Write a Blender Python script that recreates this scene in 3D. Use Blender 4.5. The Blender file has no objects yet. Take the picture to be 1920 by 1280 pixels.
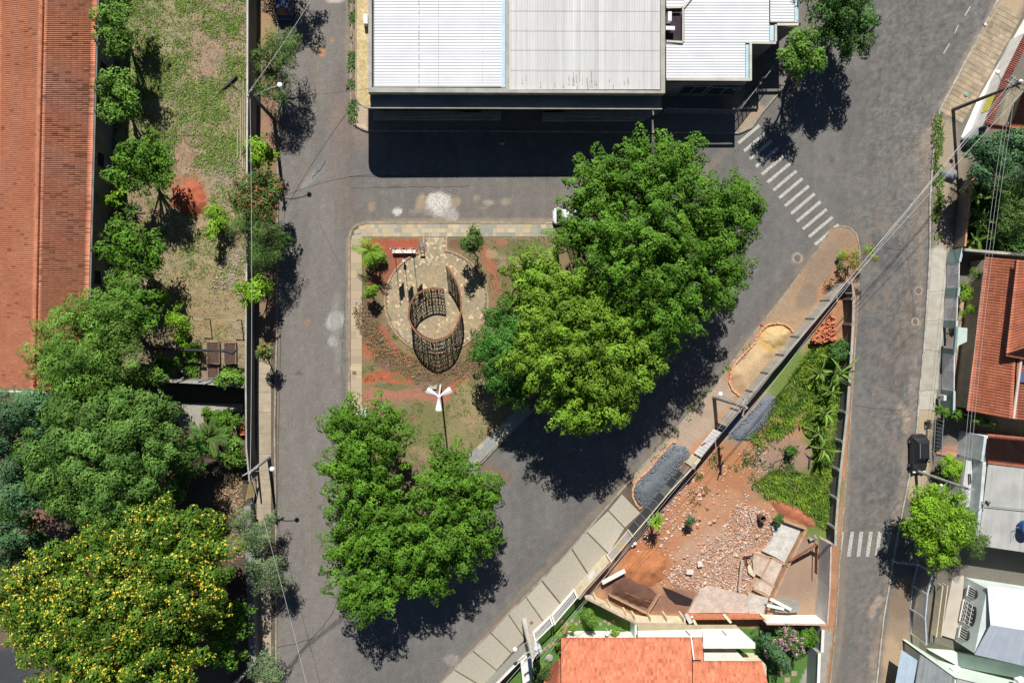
import bpy, bmesh, math, random
import numpy as np
from mathutils import Vector, Matrix
from mathutils.geometry import delaunay_2d_cdt

S = bpy.context.scene
COL = S.collection
random.seed(7)
RNG = np.random.default_rng(7)

# ---------------------------------------------------------------- camera
CAM_H = 68.0
F = 1280.0
_n = Vector((-115, 60, -F)).normalized()
_z = -_n
_x = (Vector((1, 0, 0)) - _z * _z.x).normalized()
_y = _z.cross(_x)
RM = np.array([_x, _y, _z])
cam = bpy.data.cameras.new('camera')
cam.sensor_width = 36
cam.lens = 24
cam.clip_start = 0.5
cam.clip_end = 3000
camo = bpy.data.objects.new('camera', cam)
COL.objects.link(camo)
camo.matrix_world = Matrix.Translation((0, 0, CAM_H)) @ Matrix((_x, _y, _z)).to_4x4()
S.camera = camo

# ---------------------------------------------------------------- light
SUN_EL = math.radians(44)
SUN_AZ = -math.atan(0.10)
w = bpy.data.worlds.new('World')
S.world = w
w.use_nodes = True
nt = w.node_tree
bg = nt.nodes['Background']
sky = nt.nodes.new('ShaderNodeTexSky')
sky.sky_type = 'NISHITA'
sky.sun_disc = False
sky.sun_elevation = SUN_EL
sky.sun_rotation = SUN_AZ
sky.altitude = 900
sky.air_density = 0.7
sky.dust_density = 0.2
nt.links.new(sky.outputs[0], bg.inputs[0])
bg.inputs[1].default_value = 0.05
sun = bpy.data.lights.new('sun', 'SUN')
sun.energy = 5.0
sun.angle = math.radians(0.5)
sun.color = (1.0, 0.965, 0.91)
suno = bpy.data.objects.new('sun', sun)
COL.objects.link(suno)
suno.location = (-10, 100, 90)
_sd = Vector((math.sin(SUN_AZ) * math.cos(SUN_EL), math.cos(SUN_AZ) * math.cos(SUN_EL), math.sin(SUN_EL)))
suno.rotation_euler = (-_sd).to_track_quat('-Z', 'Y').to_euler()
S.view_settings.view_transform = 'Standard'
S.view_settings.look = 'None'
S.view_settings.gamma = 1
S.view_settings.use_curve_mapping = False
S.view_settings.exposure = 0.35
S.cycles.max_bounces = 6
S.cycles.transparent_max_bounces = 8

# ---------------------------------------------------------------- helpers
def G(px, py, z=0.0):
    """where the sight line of the photo's point (1920 x 1280) meets the height z"""
    d = RM @ np.array([px - 960.0, 640.0 - py, -F])
    t = (z - CAM_H) / d[2]
    return Vector((d[0] * t, d[1] * t, z))

def GA(P, z=0.0):
    P = np.asarray(P, float)
    d = np.stack([P[:, 0] - 960.0, 640.0 - P[:, 1], np.full(len(P), -F)], 1) @ RM.T
    zz = np.broadcast_to(np.asarray(z, float), (len(P),))
    t = (zz - CAM_H) / d[:, 2]
    return np.stack([d[:, 0] * t, d[:, 1] * t, zz], 1)

def vnoise(P, scale, seed=0):
    Q = np.asarray(P, float) / scale + seed * 17.31
    i = np.floor(Q).astype(np.int64)
    f = Q - i
    f = f * f * (3 - 2 * f)
    def h(a, b):
        n = (a * 374761393 + b * 668265263 + seed * 974711) & 0x7fffffff
        n = ((n ^ (n >> 13)) * 1274126177) & 0x7fffffff
        return ((n ^ (n >> 16)) & 0xffff) / 65535.0
    a = h(i[:, 0], i[:, 1]); b = h(i[:, 0] + 1, i[:, 1])
    c = h(i[:, 0], i[:, 1] + 1); d = h(i[:, 0] + 1, i[:, 1] + 1)
    return (a * (1 - f[:, 0]) + b * f[:, 0]) * (1 - f[:, 1]) + (c * (1 - f[:, 0]) + d * f[:, 0]) * f[:, 1]

def fbm(P, scale, seed=0, o=4):
    r = 0; a = .5; t = 0
    for k in range(o):
        r = r + a * vnoise(P, scale / 2 ** k, seed + k); t += a; a *= .55
    return r / t

MATS = {}
def mat(name, c1, c2=None, scale=1.0, rough=.85, bump=0.0, bscale=None, metal=0.0, tint=False, vcol=False,
        fine=.12, fscale=18., trans=0.0, spec=.3, stretch=None):
    if name in MATS: return MATS[name]
    m = bpy.data.materials.new(name); MATS[name] = m
    m.use_nodes = True
    nt = m.node_tree; N = nt.nodes; L = nt.links
    b = N['Principled BSDF']
    b.inputs['Roughness'].default_value = rough
    b.inputs['Metallic'].default_value = metal
    b.inputs['Specular IOR Level'].default_value = spec
    geo = N.new('ShaderNodeNewGeometry')
    pos = geo.outputs['Position']
    if stretch:
        vm = N.new('ShaderNodeVectorMath'); vm.operation = 'MULTIPLY'
        L.new(pos, vm.inputs[0]); vm.inputs[1].default_value = stretch; pos = vm.outputs[0]
    def noise(sc, det=5):
        n = N.new('ShaderNodeTexNoise'); n.inputs['Scale'].default_value = sc; n.inputs['Detail'].default_value = det
        L.new(pos, n.inputs['Vector']); return n.outputs[0]
    if vcol:
        a = N.new('ShaderNodeAttribute'); a.attribute_name = 'Col'; col = a.outputs['Color']
    else:
        if c2 is None: c2 = tuple(x * .75 for x in c1)
        r = N.new('ShaderNodeMapRange'); r.inputs[1].default_value = .35; r.inputs[2].default_value = .65
        L.new(noise(scale), r.inputs[0])
        mx = N.new('ShaderNodeMix'); mx.data_type = 'RGBA'
        mx.inputs[6].default_value = (*c1, 1); mx.inputs[7].default_value = (*c2, 1)
        L.new(r.outputs[0], mx.inputs[0]); col = mx.outputs[2]
    def mul(col, fac):
        s = N.new('ShaderNodeVectorMath'); s.operation = 'SCALE'
        L.new(col, s.inputs[0]); L.new(fac, s.inputs['Scale']); return s.outputs[0]
    if fine:
        r = N.new('ShaderNodeMapRange'); r.inputs[1].default_value = .3; r.inputs[2].default_value = .7
        r.inputs[3].default_value = 1 - fine; r.inputs[4].default_value = 1 + fine
        L.new(noise(fscale, 3), r.inputs[0]); col = mul(col, r.outputs[0])
    if tint:
        a = N.new('ShaderNodeAttribute'); a.attribute_name = 'tint'; col = mul(col, a.outputs['Fac'])
    L.new(col, b.inputs['Base Color'])
    if bump:
        bp = N.new('ShaderNodeBump'); bp.inputs['Strength'].default_value = bump
        bp.inputs['Distance'].default_value = .05
        L.new(noise(bscale or fscale, 4), bp.inputs['Height']); L.new(bp.outputs[0], b.inputs['Normal'])
    if trans:
        tr = N.new('ShaderNodeBsdfTranslucent'); ad = N.new('ShaderNodeMixShader'); ad.inputs[0].default_value = trans
        L.new(col, tr.inputs[0]); L.new(b.outputs[0], ad.inputs[1]); L.new(tr.outputs[0], ad.inputs[2])
        L.new(ad.outputs[0], N['Material Output'].inputs[0])
    return m

def flat(name, c, rough=.6, metal=0, **k):
    return mat(name, c, tuple(x * .85 for x in c), scale=1.3, rough=rough, metal=metal, fine=.05, **k)

class MB:
    def __init__(s): s.v = []; s.f = []; s.t = []
    def add(s, vs, fs, t=1.0):
        n = len(s.v); s.v += [tuple(x) for x in vs]
        for f in fs: s.f.append(tuple(i + n for i in f)); s.t.append(t)
        return s
    def prism(s, poly, z0, z1, t=1.0, bottom=True):
        """poly: world xy points; z1 may be a list"""
        n = len(poly)
        ar = sum(poly[i][0] * poly[(i + 1) % n][1] - poly[(i + 1) % n][0] * poly[i][1] for i in range(n))
        zs = list(z1) if hasattr(z1, '__len__') else [z1] * n
        if ar < 0: poly = poly[::-1]; zs = zs[::-1]
        vs = [(p[0], p[1], z0) for p in poly] + [(p[0], p[1], z) for p, z in zip(poly, zs)]
        fs = [(i, (i + 1) % n, n + (i + 1) % n, n + i) for i in range(n)] + [tuple(range(n, 2 * n))]
        if bottom: fs.append(tuple(range(n - 1, -1, -1)))
        return s.add(vs, fs, t)
    def box(s, c, d, rz=0.0, t=1.0, R=None):
        M = R if R is not None else Matrix.Rotation(rz, 3, 'Z')
        vs = []
        for k in (-.5, .5):
            for a, b in ((-.5, -.5), (.5, -.5), (.5, .5), (-.5, .5)):
                vs.append(Vector(c) + M @ Vector((a * d[0], b * d[1], k * d[2])))
        return s.add(vs, [(3, 2, 1, 0), (4, 5, 6, 7), (0, 1, 5, 4), (1, 2, 6, 5), (2, 3, 7, 6), (3, 0, 4, 7)], t)
    def beam(s, p0, p1, wd, ht, t=1.0):
        p0 = Vector(p0); p1 = Vector(p1); d = p1 - p0
        x = d.normalized(); up = Vector((0, 0, 1))
        if abs(x.z) > .95: up = Vector((0, 1, 0))
        y = up.cross(x).normalized(); z = x.cross(y)
        return s.box((p0 + p1) / 2, (d.length, wd, ht), R=Matrix((x, y, z)).transposed(), t=t)
    def tube(s, pts, rs, n=8, t=1.0, cap=True):
        pts = [Vector(p) for p in pts]
        if not hasattr(rs, '__len__'): rs = [rs] * len(pts)
        base = len(s.v); ref = None
        for i, p in enumerate(pts):
            d = (pts[min(i + 1, len(pts) - 1)] - pts[max(i - 1, 0)]).normalized()
            if ref is None: ref = Vector((1, 0, 0)) if abs(d.x) < .8 else Vector((0, 1, 0))
            u = (ref - d * ref.dot(d)).normalized(); v = d.cross(u); ref = u
            for k in range(n):
                a = 2 * math.pi * k / n
                s.v.append(tuple(p + (u * math.cos(a) + v * math.sin(a)) * rs[i]))
        for i in range(len(pts) - 1):
            for k in range(n):
                a = base + i * n + k; b = base + i * n + (k + 1) % n
                s.f.append((a, b, b + n, a + n)); s.t.append(t)
        if cap:
            s.f.append(tuple(base + k for k in range(n - 1, -1, -1))); s.t.append(t)
            s.f.append(tuple(base + (len(pts) - 1) * n + k for k in range(n))); s.t.append(t)
        return s
    def ball(s, c, r, n=10, m=6, sz=1.0, t=1.0):
        c = Vector(c); vs = [c + Vector((0, 0, -r * sz))]
        for j in range(1, m):
            th = math.pi * j / m
            for k in range(n):
                a = 2 * math.pi * k / n
                vs.append(c + Vector((r * math.sin(th) * math.cos(a), r * math.sin(th) * math.sin(a), -r * sz * math.cos(th))))
        vs.append(c + Vector((0, 0, r * sz)))
        fs = [(0, 1 + (k + 1) % n, 1 + k) for k in range(n)]
        for j in range(m - 2):
            for k in range(n):
                a = 1 + j * n + k; b = 1 + j * n + (k + 1) % n
                fs.append((a, b, b + n, a + n))
        l = len(vs) - 1; o = 1 + (m - 2) * n
        fs += [(o + k, o + (k + 1) % n, l) for k in range(n)]
        return s.add(vs, fs, t)

def npmesh(name, V, Fq, m, tint=None, col=None, smooth=False):
    me = bpy.data.meshes.new(name)
    V = np.asarray(V, np.float32); Fq = np.asarray(Fq, np.int32)
    k = Fq.shape[1]
    me.vertices.add(len(V)); me.vertices.foreach_set('co', V.ravel())
    me.loops.add(Fq.size); me.loops.foreach_set('vertex_index', Fq.ravel())
    me.polygons.add(len(Fq)); me.polygons.foreach_set('loop_start', np.arange(0, Fq.size, k, dtype=np.int32))
    me.update(calc_edges=True)
    if tint is not None:
        a = me.attributes.new('tint', 'FLOAT', 'FACE'); a.data.foreach_set('value', np.asarray(tint, np.float32))
    if col is not None:
        a = me.attributes.new('Col', 'FLOAT_COLOR', 'POINT')
        c = np.ones((len(V), 4), np.float32); c[:, :3] = col; a.data.foreach_set('color', c.ravel())
    if smooth: me.polygons.foreach_set('use_smooth', np.ones(len(Fq), bool))
    me.materials.append(m)
    return me

def link(name, data, parent=None, kind=None):
    o = bpy.data.objects.new(name, data); COL.objects.link(o)
    if parent is not None: o.parent = parent
    if kind: o['kind'] = kind
    return o

def origin(parent):
    p = Vector((0, 0, 0))
    while parent is not None: p += parent.location; parent = parent.parent
    return p

def tag(o, label, cat, group=None):
    o['label'] = label; o['category'] = cat
    if group: o['group'] = group
    return o

def thing(name, label, cat, loc=(0, 0, 0), group=None):
    o = link(name, None); o.location = Vector(loc); o.empty_display_size = .3
    return tag(o, label, cat, group)

def part(mb, name, m, parent=None, kind=None, smooth=False, label=None):
    """mb in world coordinates -> one mesh object, child of parent"""
    o0 = origin(parent)
    me = bpy.data.meshes.new(name)
    me.from_pydata([(v[0] - o0.x, v[1] - o0.y, v[2] - o0.z) for v in mb.v], [], mb.f)
    a = me.attributes.new('tint', 'FLOAT', 'FACE'); a.data.foreach_set('value', np.asarray(mb.t, np.float32))
    me.materials.append(m)
    if smooth: me.polygons.foreach_set('use_smooth', np.ones(len(me.polygons), bool))
    o = link(name, me, parent, kind)
    if label: o['label'] = label
    return o

def solo(mb, name, m, label, cat, group=None, smooth=False):
    """a thing that is one mesh, origin at its base"""
    V = np.array(mb.v); c = Vector((V[:, 0].mean(), V[:, 1].mean(), V[:, 2].min()))
    mb.v = [(v[0] - c.x, v[1] - c.y, v[2] - c.z) for v in mb.v]
    o = part(mb, name, m, None, None, smooth); o.location = c
    return tag(o, label, cat, group)

def inside(P, poly):
    x = P[:, 0]; y = P[:, 1]; r = np.zeros(len(P), bool); n = len(poly)
    for i in range(n):
        x1, y1 = poly[i]; x2, y2 = poly[(i + 1) % n]
        if y1 == y2: continue
        c = ((y1 > y) != (y2 > y)) & (x < (x2 - x1) * (y - y1) / (y2 - y1) + x1)
        r ^= c
    return r

def segdist(P, pts, closed=False):
    d = np.full(len(P), 1e9); q = list(pts) + ([pts[0]] if closed else [])
    for a, b in zip(q[:-1], q[1:]):
        a = np.array(a, float); b = np.array(b, float); ab = b - a
        t = np.clip(((P - a) @ ab) / max(ab @ ab, 1e-9), 0, 1)
        d = np.minimum(d, np.linalg.norm(P - (a + t[:, None] * ab), axis=1))
    return d

def paint(P, base, blobs, seed=3, var=.12):
    """colour of the ground at photo points P: base colour plus soft ragged patches"""
    C = np.tile(np.array(base, float), (len(P), 1))
    C *= (1 + var * (fbm(P, 60, seed) - .5) * 2 + var * (fbm(P, 14, seed + 5) - .5) * 2)[:, None]
    n1 = (fbm(P, 22, seed + 9, 4) - .5)
    for b in blobs:
        if b[0] == 'l':
            _, pts, wd, col, al, rag = b
            d = segdist(P, pts) / wd
        elif b[0] == 'p':
            _, pts, soft, col, al, rag = b
            ins = inside(P, pts); d0 = segdist(P, pts, True)
            d = 1 + np.where(ins, -d0, d0) / soft
        else:
            _, x, y, rx, ry, deg, col, al, rag = b
            a = math.radians(deg); q = P - np.array([x, y])
            u = (q[:, 0] * math.cos(a) + q[:, 1] * math.sin(a)) / rx
            v = (-q[:, 0] * math.sin(a) + q[:, 1] * math.cos(a)) / ry
            d = np.hypot(u, v)
        m = np.clip((1.25 - (d + n1 * rag)) / .5, 0, 1); m = m * m * (3 - 2 * m) * al
        C = C * (1 - m[:, None]) + np.array(col) * m[:, None]
    return np.clip(C, 0.003, 1)

def dens(poly, step):
    out = []
    for i in range(len(poly)):
        a = np.array(poly[i], float); b = np.array(poly[(i + 1) % len(poly)], float)
        k = max(1, int(np.linalg.norm(b - a) / step))
        for j in range(k): out.append(tuple(a + (b - a) * j / k))
    return out

def cdt(poly, step):
    B = dens(poly, step)
    xs = [p[0] for p in poly]; ys = [p[1] for p in poly]
    gx, gy = np.meshgrid(np.arange(min(xs), max(xs), step), np.arange(min(ys), max(ys), step))
    P = np.stack([gx.ravel(), gy.ravel()], 1) + RNG.uniform(-.25, .25, (gx.size, 2)) * step
    P = P[inside(P, poly)]
    P = P[segdist(P, poly, True) > step * .45]
    pts = [Vector(p) for p in B] + [Vector(p) for p in P]
    n = len(B)
    r = delaunay_2d_cdt(pts, [(i, (i + 1) % n) for i in range(n)], [], 1, 1e-4)
    V = np.array([tuple(v) for v in r[0]]); T = np.array([f for f in r[2] if len(f) == 3])
    return V, T

def up_tris(W, T):
    a = W[T[:, 1]] - W[T[:, 0]]; b = W[T[:, 2]] - W[T[:, 0]]
    neg = (a[:, 0] * b[:, 1] - a[:, 1] * b[:, 0]) < 0
    T = T.copy(); T[neg] = T[neg][:, ::-1]; return T

def sheet(name, poly, z, step, base, blobs, m, relief=0.0, seed=3, var=.12, kind='structure', parent=None, zfun=None, rscale=14):
    """a patch of ground with its own colour map and slight relief, with an edge going down"""
    P, T = cdt(poly, step)
    zz = np.full(len(P), z)
    e = np.clip(segdist(P, poly, True) / 12, 0, 1)
    if relief: zz = zz + relief * (fbm(P, rscale, seed) - .4) * e
    if zfun is not None: zz = zz + zfun(P)
    W = GA(P, 0.0); W[:, 2] = zz
    T = up_tris(W, T)
    col = paint(P, base, blobs, seed, var)
    # skirt
    B = dens(poly, step); nb = len(B)
    SK = GA(np.array(B), 0.0); SK[:, 2] = -0.06
    off = len(W); W2 = np.vstack([W, SK])
    kd = {(round(p[0], 2), round(p[1], 2)): i for i, p in enumerate(P)}
    idx = [kd.get((round(b[0], 2), round(b[1], 2))) for b in B]
    sk = []
    for i in range(nb):
        j = (i + 1) % nb
        if idx[i] is None or idx[j] is None: continue
        sk += [(idx[i], idx[j], off + j), (idx[i], off + j, off + i)]
    if sk: T = np.vstack([T, np.array(sk)])
    sc = paint(np.array(B), base, blobs, seed, var)
    me = npmesh(name, W2, T, m, col=np.vstack([col, sc]), smooth=False)
    return link(name, me, parent, kind)

def heap(name, label, cat, poly, h, m, step=4, seed=5, rough=.25, z0=.05, pw=1.0, base=(1, 1, 1), blobs=(), group=None):
    poly = [(a + random.uniform(-1.8, 1.8), b + random.uniform(-1.8, 1.8)) for a, b in dens(poly, 7)]
    P, T = cdt(poly, step)
    d = segdist(P, poly, True); d = d / d.max()
    zz = z0 + h * np.sin(np.clip(d, 0, 1) * math.pi / 2) ** pw * (1 - rough + rough * 2 * fbm(P, 18, seed))
    W = GA(P, 0.0); W[:, 2] = zz
    c = W.mean(0); c[2] = z0; T = up_tris(W, T)
    me = npmesh(name, W - c, T, m, col=paint(P, base, blobs, seed, .2), smooth=False)
    o = link(name, me); o.location = c
    return tag(o, label, cat, group)

def strip(pts, wd, z, t=1.0, mb=None):
    """flat painted strip through photo points, width in metres"""
    mb = mb or MB(); W = [G(*p) for p in pts]
    for a, b in zip(W[:-1], W[1:]):
        d = (b - a).normalized(); n = Vector((-d.y, d.x, 0)) * wd / 2
        mb.add([(a.x - n.x, a.y - n.y, z), (b.x - n.x, b.y - n.y, z),
                (b.x + n.x, b.y + n.y, z), (a.x + n.x, a.y + n.y, z)], [(0, 1, 2, 3)], t)
    return mb

def kerb(pts, wd=.15, z=.14, name='kerb', m=None, parent=None, label=None):
    """raised kerb stones along photo points, each about a metre"""
    mb = MB(); W = [G(*p) for p in pts]
    for a, b in zip(W[:-1], W[1:]):
        L = (b - a).length; k = max(1, round(L / 1.0))
        d = (b - a).normalized()
        for i in range(k):
            p = a + d * (L * i / k + .012); q = a + d * (L * (i + 1) / k - .012)
            mb.beam((p.x, p.y, z / 2 - .03), (q.x, q.y, z / 2 - .03), wd, z + .06, t=random.uniform(.8, 1.1))
    return part(mb, name, m, parent, 'structure' if parent is None else None)

# ---------------------------------------------------------------- foliage
def leafmesh(Cn, D, L, Wd, ls, n, rng, up=.55, out=1.0, asp=.5, rnd=.38):
    """n leaves round each clump centre Cn, spread along direction D: (V, F, clump index)"""
    k = len(Cn); idx = np.repeat(np.arange(k), n)
    s = rng.random(k * n) ** .8
    g = rng.normal(0, 1, (k * n, 3))
    P = Cn[idx] + D[idx] * (s * L)[:, None] + g * (Wd * (1.05 - .65 * s))[:, None] * np.array([1, 1, .75])
    N = D[idx] * out + np.array([0, 0, up]) + rng.normal(0, rnd, (k * n, 3)) + g * .32
    N /= np.linalg.norm(N, axis=1)[:, None]
    A = rng.normal(0, 1, (k * n, 3)) + D[idx] * .6
    A -= N * (A * N).sum(1)[:, None]; A /= np.linalg.norm(A, axis=1)[:, None]
    B = np.cross(N, A)
    sz = ls * rng.uniform(.7, 1.35, k * n)
    a = A * (sz / 2)[:, None]; b = B * (sz * asp / 2)[:, None]
    V = np.stack([P - a, P - b + a * .1, P + a, P + b + a * .1], 1).reshape(-1, 3)
    Fq = np.arange(k * n * 4).reshape(-1, 4)
    return V, Fq, idx

LEAFN = 400
PUFFN = .9
GREENS = {
    'ficus': ((.070, .170, .014), (.120, .255, .022)),
    'lime': ((.165, .320, .018), (.225, .400, .028)),
    'mango': ((.105, .220, .030), (.165, .310, .044)),
    'dark': ((.055, .140, .030), (.095, .195, .040)),
    'blue': ((.060, .150, .062), (.100, .200, .080)),
    'dome': ((.082, .180, .030), (.135, .255, .046)),
    'rain': ((.045, .150, .020), (.080, .210, .030)),
    'feather': ((.085, .165, .034), (.135, .215, .052)),
    'willow': ((.140, .210, .095), (.190, .270, .125)),
    'grass': ((.110, .200, .034), (.170, .270, .042)),
    'olive': ((.125, .235, .018), (.190, .330, .028)),
    'yleaf': ((.070, .155, .014), (.115, .215, .020)),
}
def leafmat(k):
    a, b = GREENS[k]
    return mat('leaves_' + k, a, b, scale=.9, rough=.55, fine=.12, fscale=4, tint=True, trans=.14, spec=.18)

BARK = lambda: mat('bark', (.16, .12, .09), (.09, .07, .05), scale=4, fine=.2, bump=.4)

def crown(lobes, z, kind, seed, dens_=1.0, tuft=.8, wid=.30, ls=.26, flat_=.72, per=34, drop=.45, rough=.28,
          up=.35, asp=.5, bunch=1.3, cleft=1.5):
    """lobes: (px, py, r px at the crown's height[, dz]). Each lobe carries separate puffs of leaves
    (size bunch, drawn out along the branch by tuft) over a sparser inner layer; gaps stay between puffs."""
    rng = np.random.default_rng(seed)
    LB = []
    for l in lobes:
        zz = z + (l[3] if len(l) > 3 else rng.uniform(-.9, .9))
        c = np.array(G(l[0], l[1], zz)); r = l[2] * 1.06 * .0531 * (1 - zz / CAM_H)
        LB.append((c, r))
    PC = []; PD = []; PR = []; IP = []; ID = []
    for i, (c, r) in enumerate(LB):
        pb0 = min(bunch * .5, r * .55)
        rr = max(r - pb0 * (1 + tuft * .35), r * .45)
        K = int(2 * math.pi * rr * rr / (pb0 * pb0 * 4) * PUFFN * dens_ * (1 + drop)) + 4
        # spread the puffs evenly, with jitter
        k = np.arange(K) + .5; zc_ = 1 - (1 + drop) * k / K; ph = k * 2.39996 + rng.uniform(0, 6)
        d = np.stack([np.sqrt(np.clip(1 - zc_ ** 2, 0, 1)) * np.cos(ph), np.sqrt(np.clip(1 - zc_ ** 2, 0, 1)) * np.sin(ph), zc_], 1)
        d += rng.normal(0, .30 * pb0 / rr, d.shape); d /= np.linalg.norm(d, axis=1)[:, None]
        rad = rr * (1 + rough * .5 * rng.uniform(-1, 1, K))
        P = c + d * rad[:, None] * np.array([1, 1, flat_]); pr_ = pb0 * rng.uniform(.65, 1.3, K)
        sp = rng.random(K) < .13; P = np.where(sp[:, None], P + d * np.array([1, 1, .4]) * pb0 * 1.1, P); pr_ = np.where(sp, pr_ * .6, pr_)
        def clear(P, lim):
            keep = np.ones(len(P), bool)
            for j, (c2, r2) in enumerate(LB):
                if j == i: continue
                e = np.linalg.norm((P - c2) / np.array([1, 1, flat_]), axis=1) / r2
                keep &= ~((e < lim) & (P[:, 2] < c2[2] + r2 * flat_ * .8))
            return keep
        q = clear(P, .74) & (rng.random(K) > .06)
        dd = d * np.array([1, 1, .6]) + rng.normal(0, .25, d.shape) + np.array([0, 0, .05]); dd /= np.linalg.norm(dd, axis=1)[:, None]
        PC.append(P[q]); PD.append(dd[q]); PR.append(pr_[q])
        ni = int(rr * rr * 46) + 10; di = rng.normal(0, 1, (ni, 3)); di /= np.linalg.norm(di, axis=1)[:, None]; di[:, 2] = np.abs(di[:, 2]) - .2
        Pi = c + di * (max(rr - pb0 * 1.7, rr * .42) * rng.uniform(.75, 1.0, ni))[:, None] * np.array([1, 1, flat_])
        q = clear(Pi, .5); IP.append(Pi[q]); ID.append(di[q])
    C_ = np.vstack(PC); D_ = np.vstack(PD); R_ = np.concatenate(PR)
    nl = np.maximum((LEAFN * (per / 36) * R_ ** 2 * (1 + tuft * .45) * (.25 / ls) ** 2).astype(int), 16)
    idx = np.repeat(np.arange(len(C_)), nl); n = len(idx)
    q = rng.normal(0, 1, (n, 3)); q /= np.linalg.norm(q, axis=1)[:, None]
    low = q[:, 2] < -.35; q[low, 2] *= -1
    # lumpy puff: radius varies with direction
    lum = 1 + .28 * np.sin(q[:, 0] * 5 + idx * 1.7) * np.sin(q[:, 1] * 5 + idx * 2.3) + rng.normal(0, .10, n)
    ax = (q * D_[idx]).sum(1)
    off = q * (R_[idx] * lum)[:, None] + D_[idx] * (R_[idx] * tuft * .55 * ax * np.where(ax > 0, 1.5, .5))[:, None]
    Vp = C_[idx] + off * np.array([1, 1, .85])
    N = q + np.array([0, 0, up]) + rng.normal(0, .38, (n, 3)); N /= np.linalg.norm(N, axis=1)[:, None]
    A = rng.normal(0, 1, (n, 3)) + D_[idx] * .8; A -= N * (A * N).sum(1)[:, None]; A /= np.linalg.norm(A, axis=1)[:, None]
    B = np.cross(N, A); sz = ls * rng.uniform(.65, 1.3, n)
    a = A * (sz / 2)[:, None]; b = B * (sz * asp / 2)[:, None]
    V = np.stack([Vp - a, Vp - b + a * .1, Vp + a, Vp + b + a * .1], 1).reshape(-1, 3)
    tp = rng.uniform(.72, 1.28, len(C_))
    tint = tp[idx] * rng.uniform(.8, 1.22, n)
    IPv = np.vstack(IP); IDv = np.vstack(ID)
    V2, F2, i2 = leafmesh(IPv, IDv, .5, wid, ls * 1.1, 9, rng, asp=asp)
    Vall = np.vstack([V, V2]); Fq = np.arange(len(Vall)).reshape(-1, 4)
    tint = np.concatenate([tint, rng.uniform(.7, 1.0, len(i2))])  # inner leaves tinted darker, painting the shade seen between puffs
    s_ = np.where((q[:, 2] > .1))[0]; s_ = s_[rng.random(len(s_)) < .10]
    return LB, Vp[s_] + q[s_] * .04, q[s_], Vall, Fq, tint

def tree(name, label, lobes, z, kind, seed, cat='tree', group=None, base=None, trunk=.3, flowers=None, z0=.1, nstem=1, bark=None, **k):
    LB, C_, D_, V, Fq, tint = crown(lobes, z, kind, seed, **k)
    cc = np.mean([c for c, r in LB], axis=0)
    if base is None: b = Vector((cc[0], cc[1], z0))
    else: b = G(base[0], base[1], z0)
    t = thing(name, label, cat, b, group)
    mb = MB(); rs = random.Random(seed)
    tops = [Vector(c) for c, r in LB]
    zf = z0 + (z - z0) * .42
    fork = Vector((b.x * .6 + cc[0] * .4, b.y * .6 + cc[1] * .4, zf))
    if nstem == 1:
        mid = (b + fork) / 2 + Vector((rs.uniform(-.2, .2), rs.uniform(-.2, .2), 0))
        mb.tube([b, mid, fork], [trunk * 1.3, trunk, trunk * .85], 8)
    tm = mb; lm = MB()
    for q, (c, r) in enumerate(LB):
        c = Vector(c); s = fork if nstem == 1 else b + Vector((rs.uniform(-.2, .2), rs.uniform(-.2, .2), 0))
        m1 = s.lerp(c, .55) + Vector((rs.uniform(-.3, .3), rs.uniform(-.3, .3), (c.z - s.z) * .12))
        lm.tube([s, m1, c - Vector((0, 0, r * .15))], [trunk * .6, trunk * .4, trunk * .15], 6)
        for _ in range(7):
            a = rs.uniform(0, 6.28); e = c + Vector((math.cos(a) * r * .75, math.sin(a) * r * .75, rs.uniform(-.1, .3) * r))
            lm.tube([m1.lerp(c, rs.uniform(.2, .9)), e], [trunk * .16, trunk * .04], 5)
    if nstem == 1: part(tm, 'trunk', bark or BARK(), t, smooth=True)
    part(lm, 'branches', bark or BARK(), t, smooth=True)
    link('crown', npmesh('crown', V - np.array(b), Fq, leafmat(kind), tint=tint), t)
    if flowers:
        fm, frac, fs, fper = flowers
        rng = np.random.default_rng(seed + 99); flow = .42
        top = D_[:, 2] > -.05
        fn = fbm(C_[:, :2] + 50, 2.6, seed)
        sel = np.where((rng.random(len(C_)) < frac * np.clip((fn - .40) * 6, flow, 1.15)) & top)[0]
        pv, pf, pi = leafmesh(C_[sel], D_[sel], .08, .09, fs, fper, rng, up=1.0, asp=.75)
        link('blossom', npmesh('blossom', pv - np.array(b), pf, fm, tint=rng.uniform(.75, 1.2, len(pf))), t, 'stuff')
    return t

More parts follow.
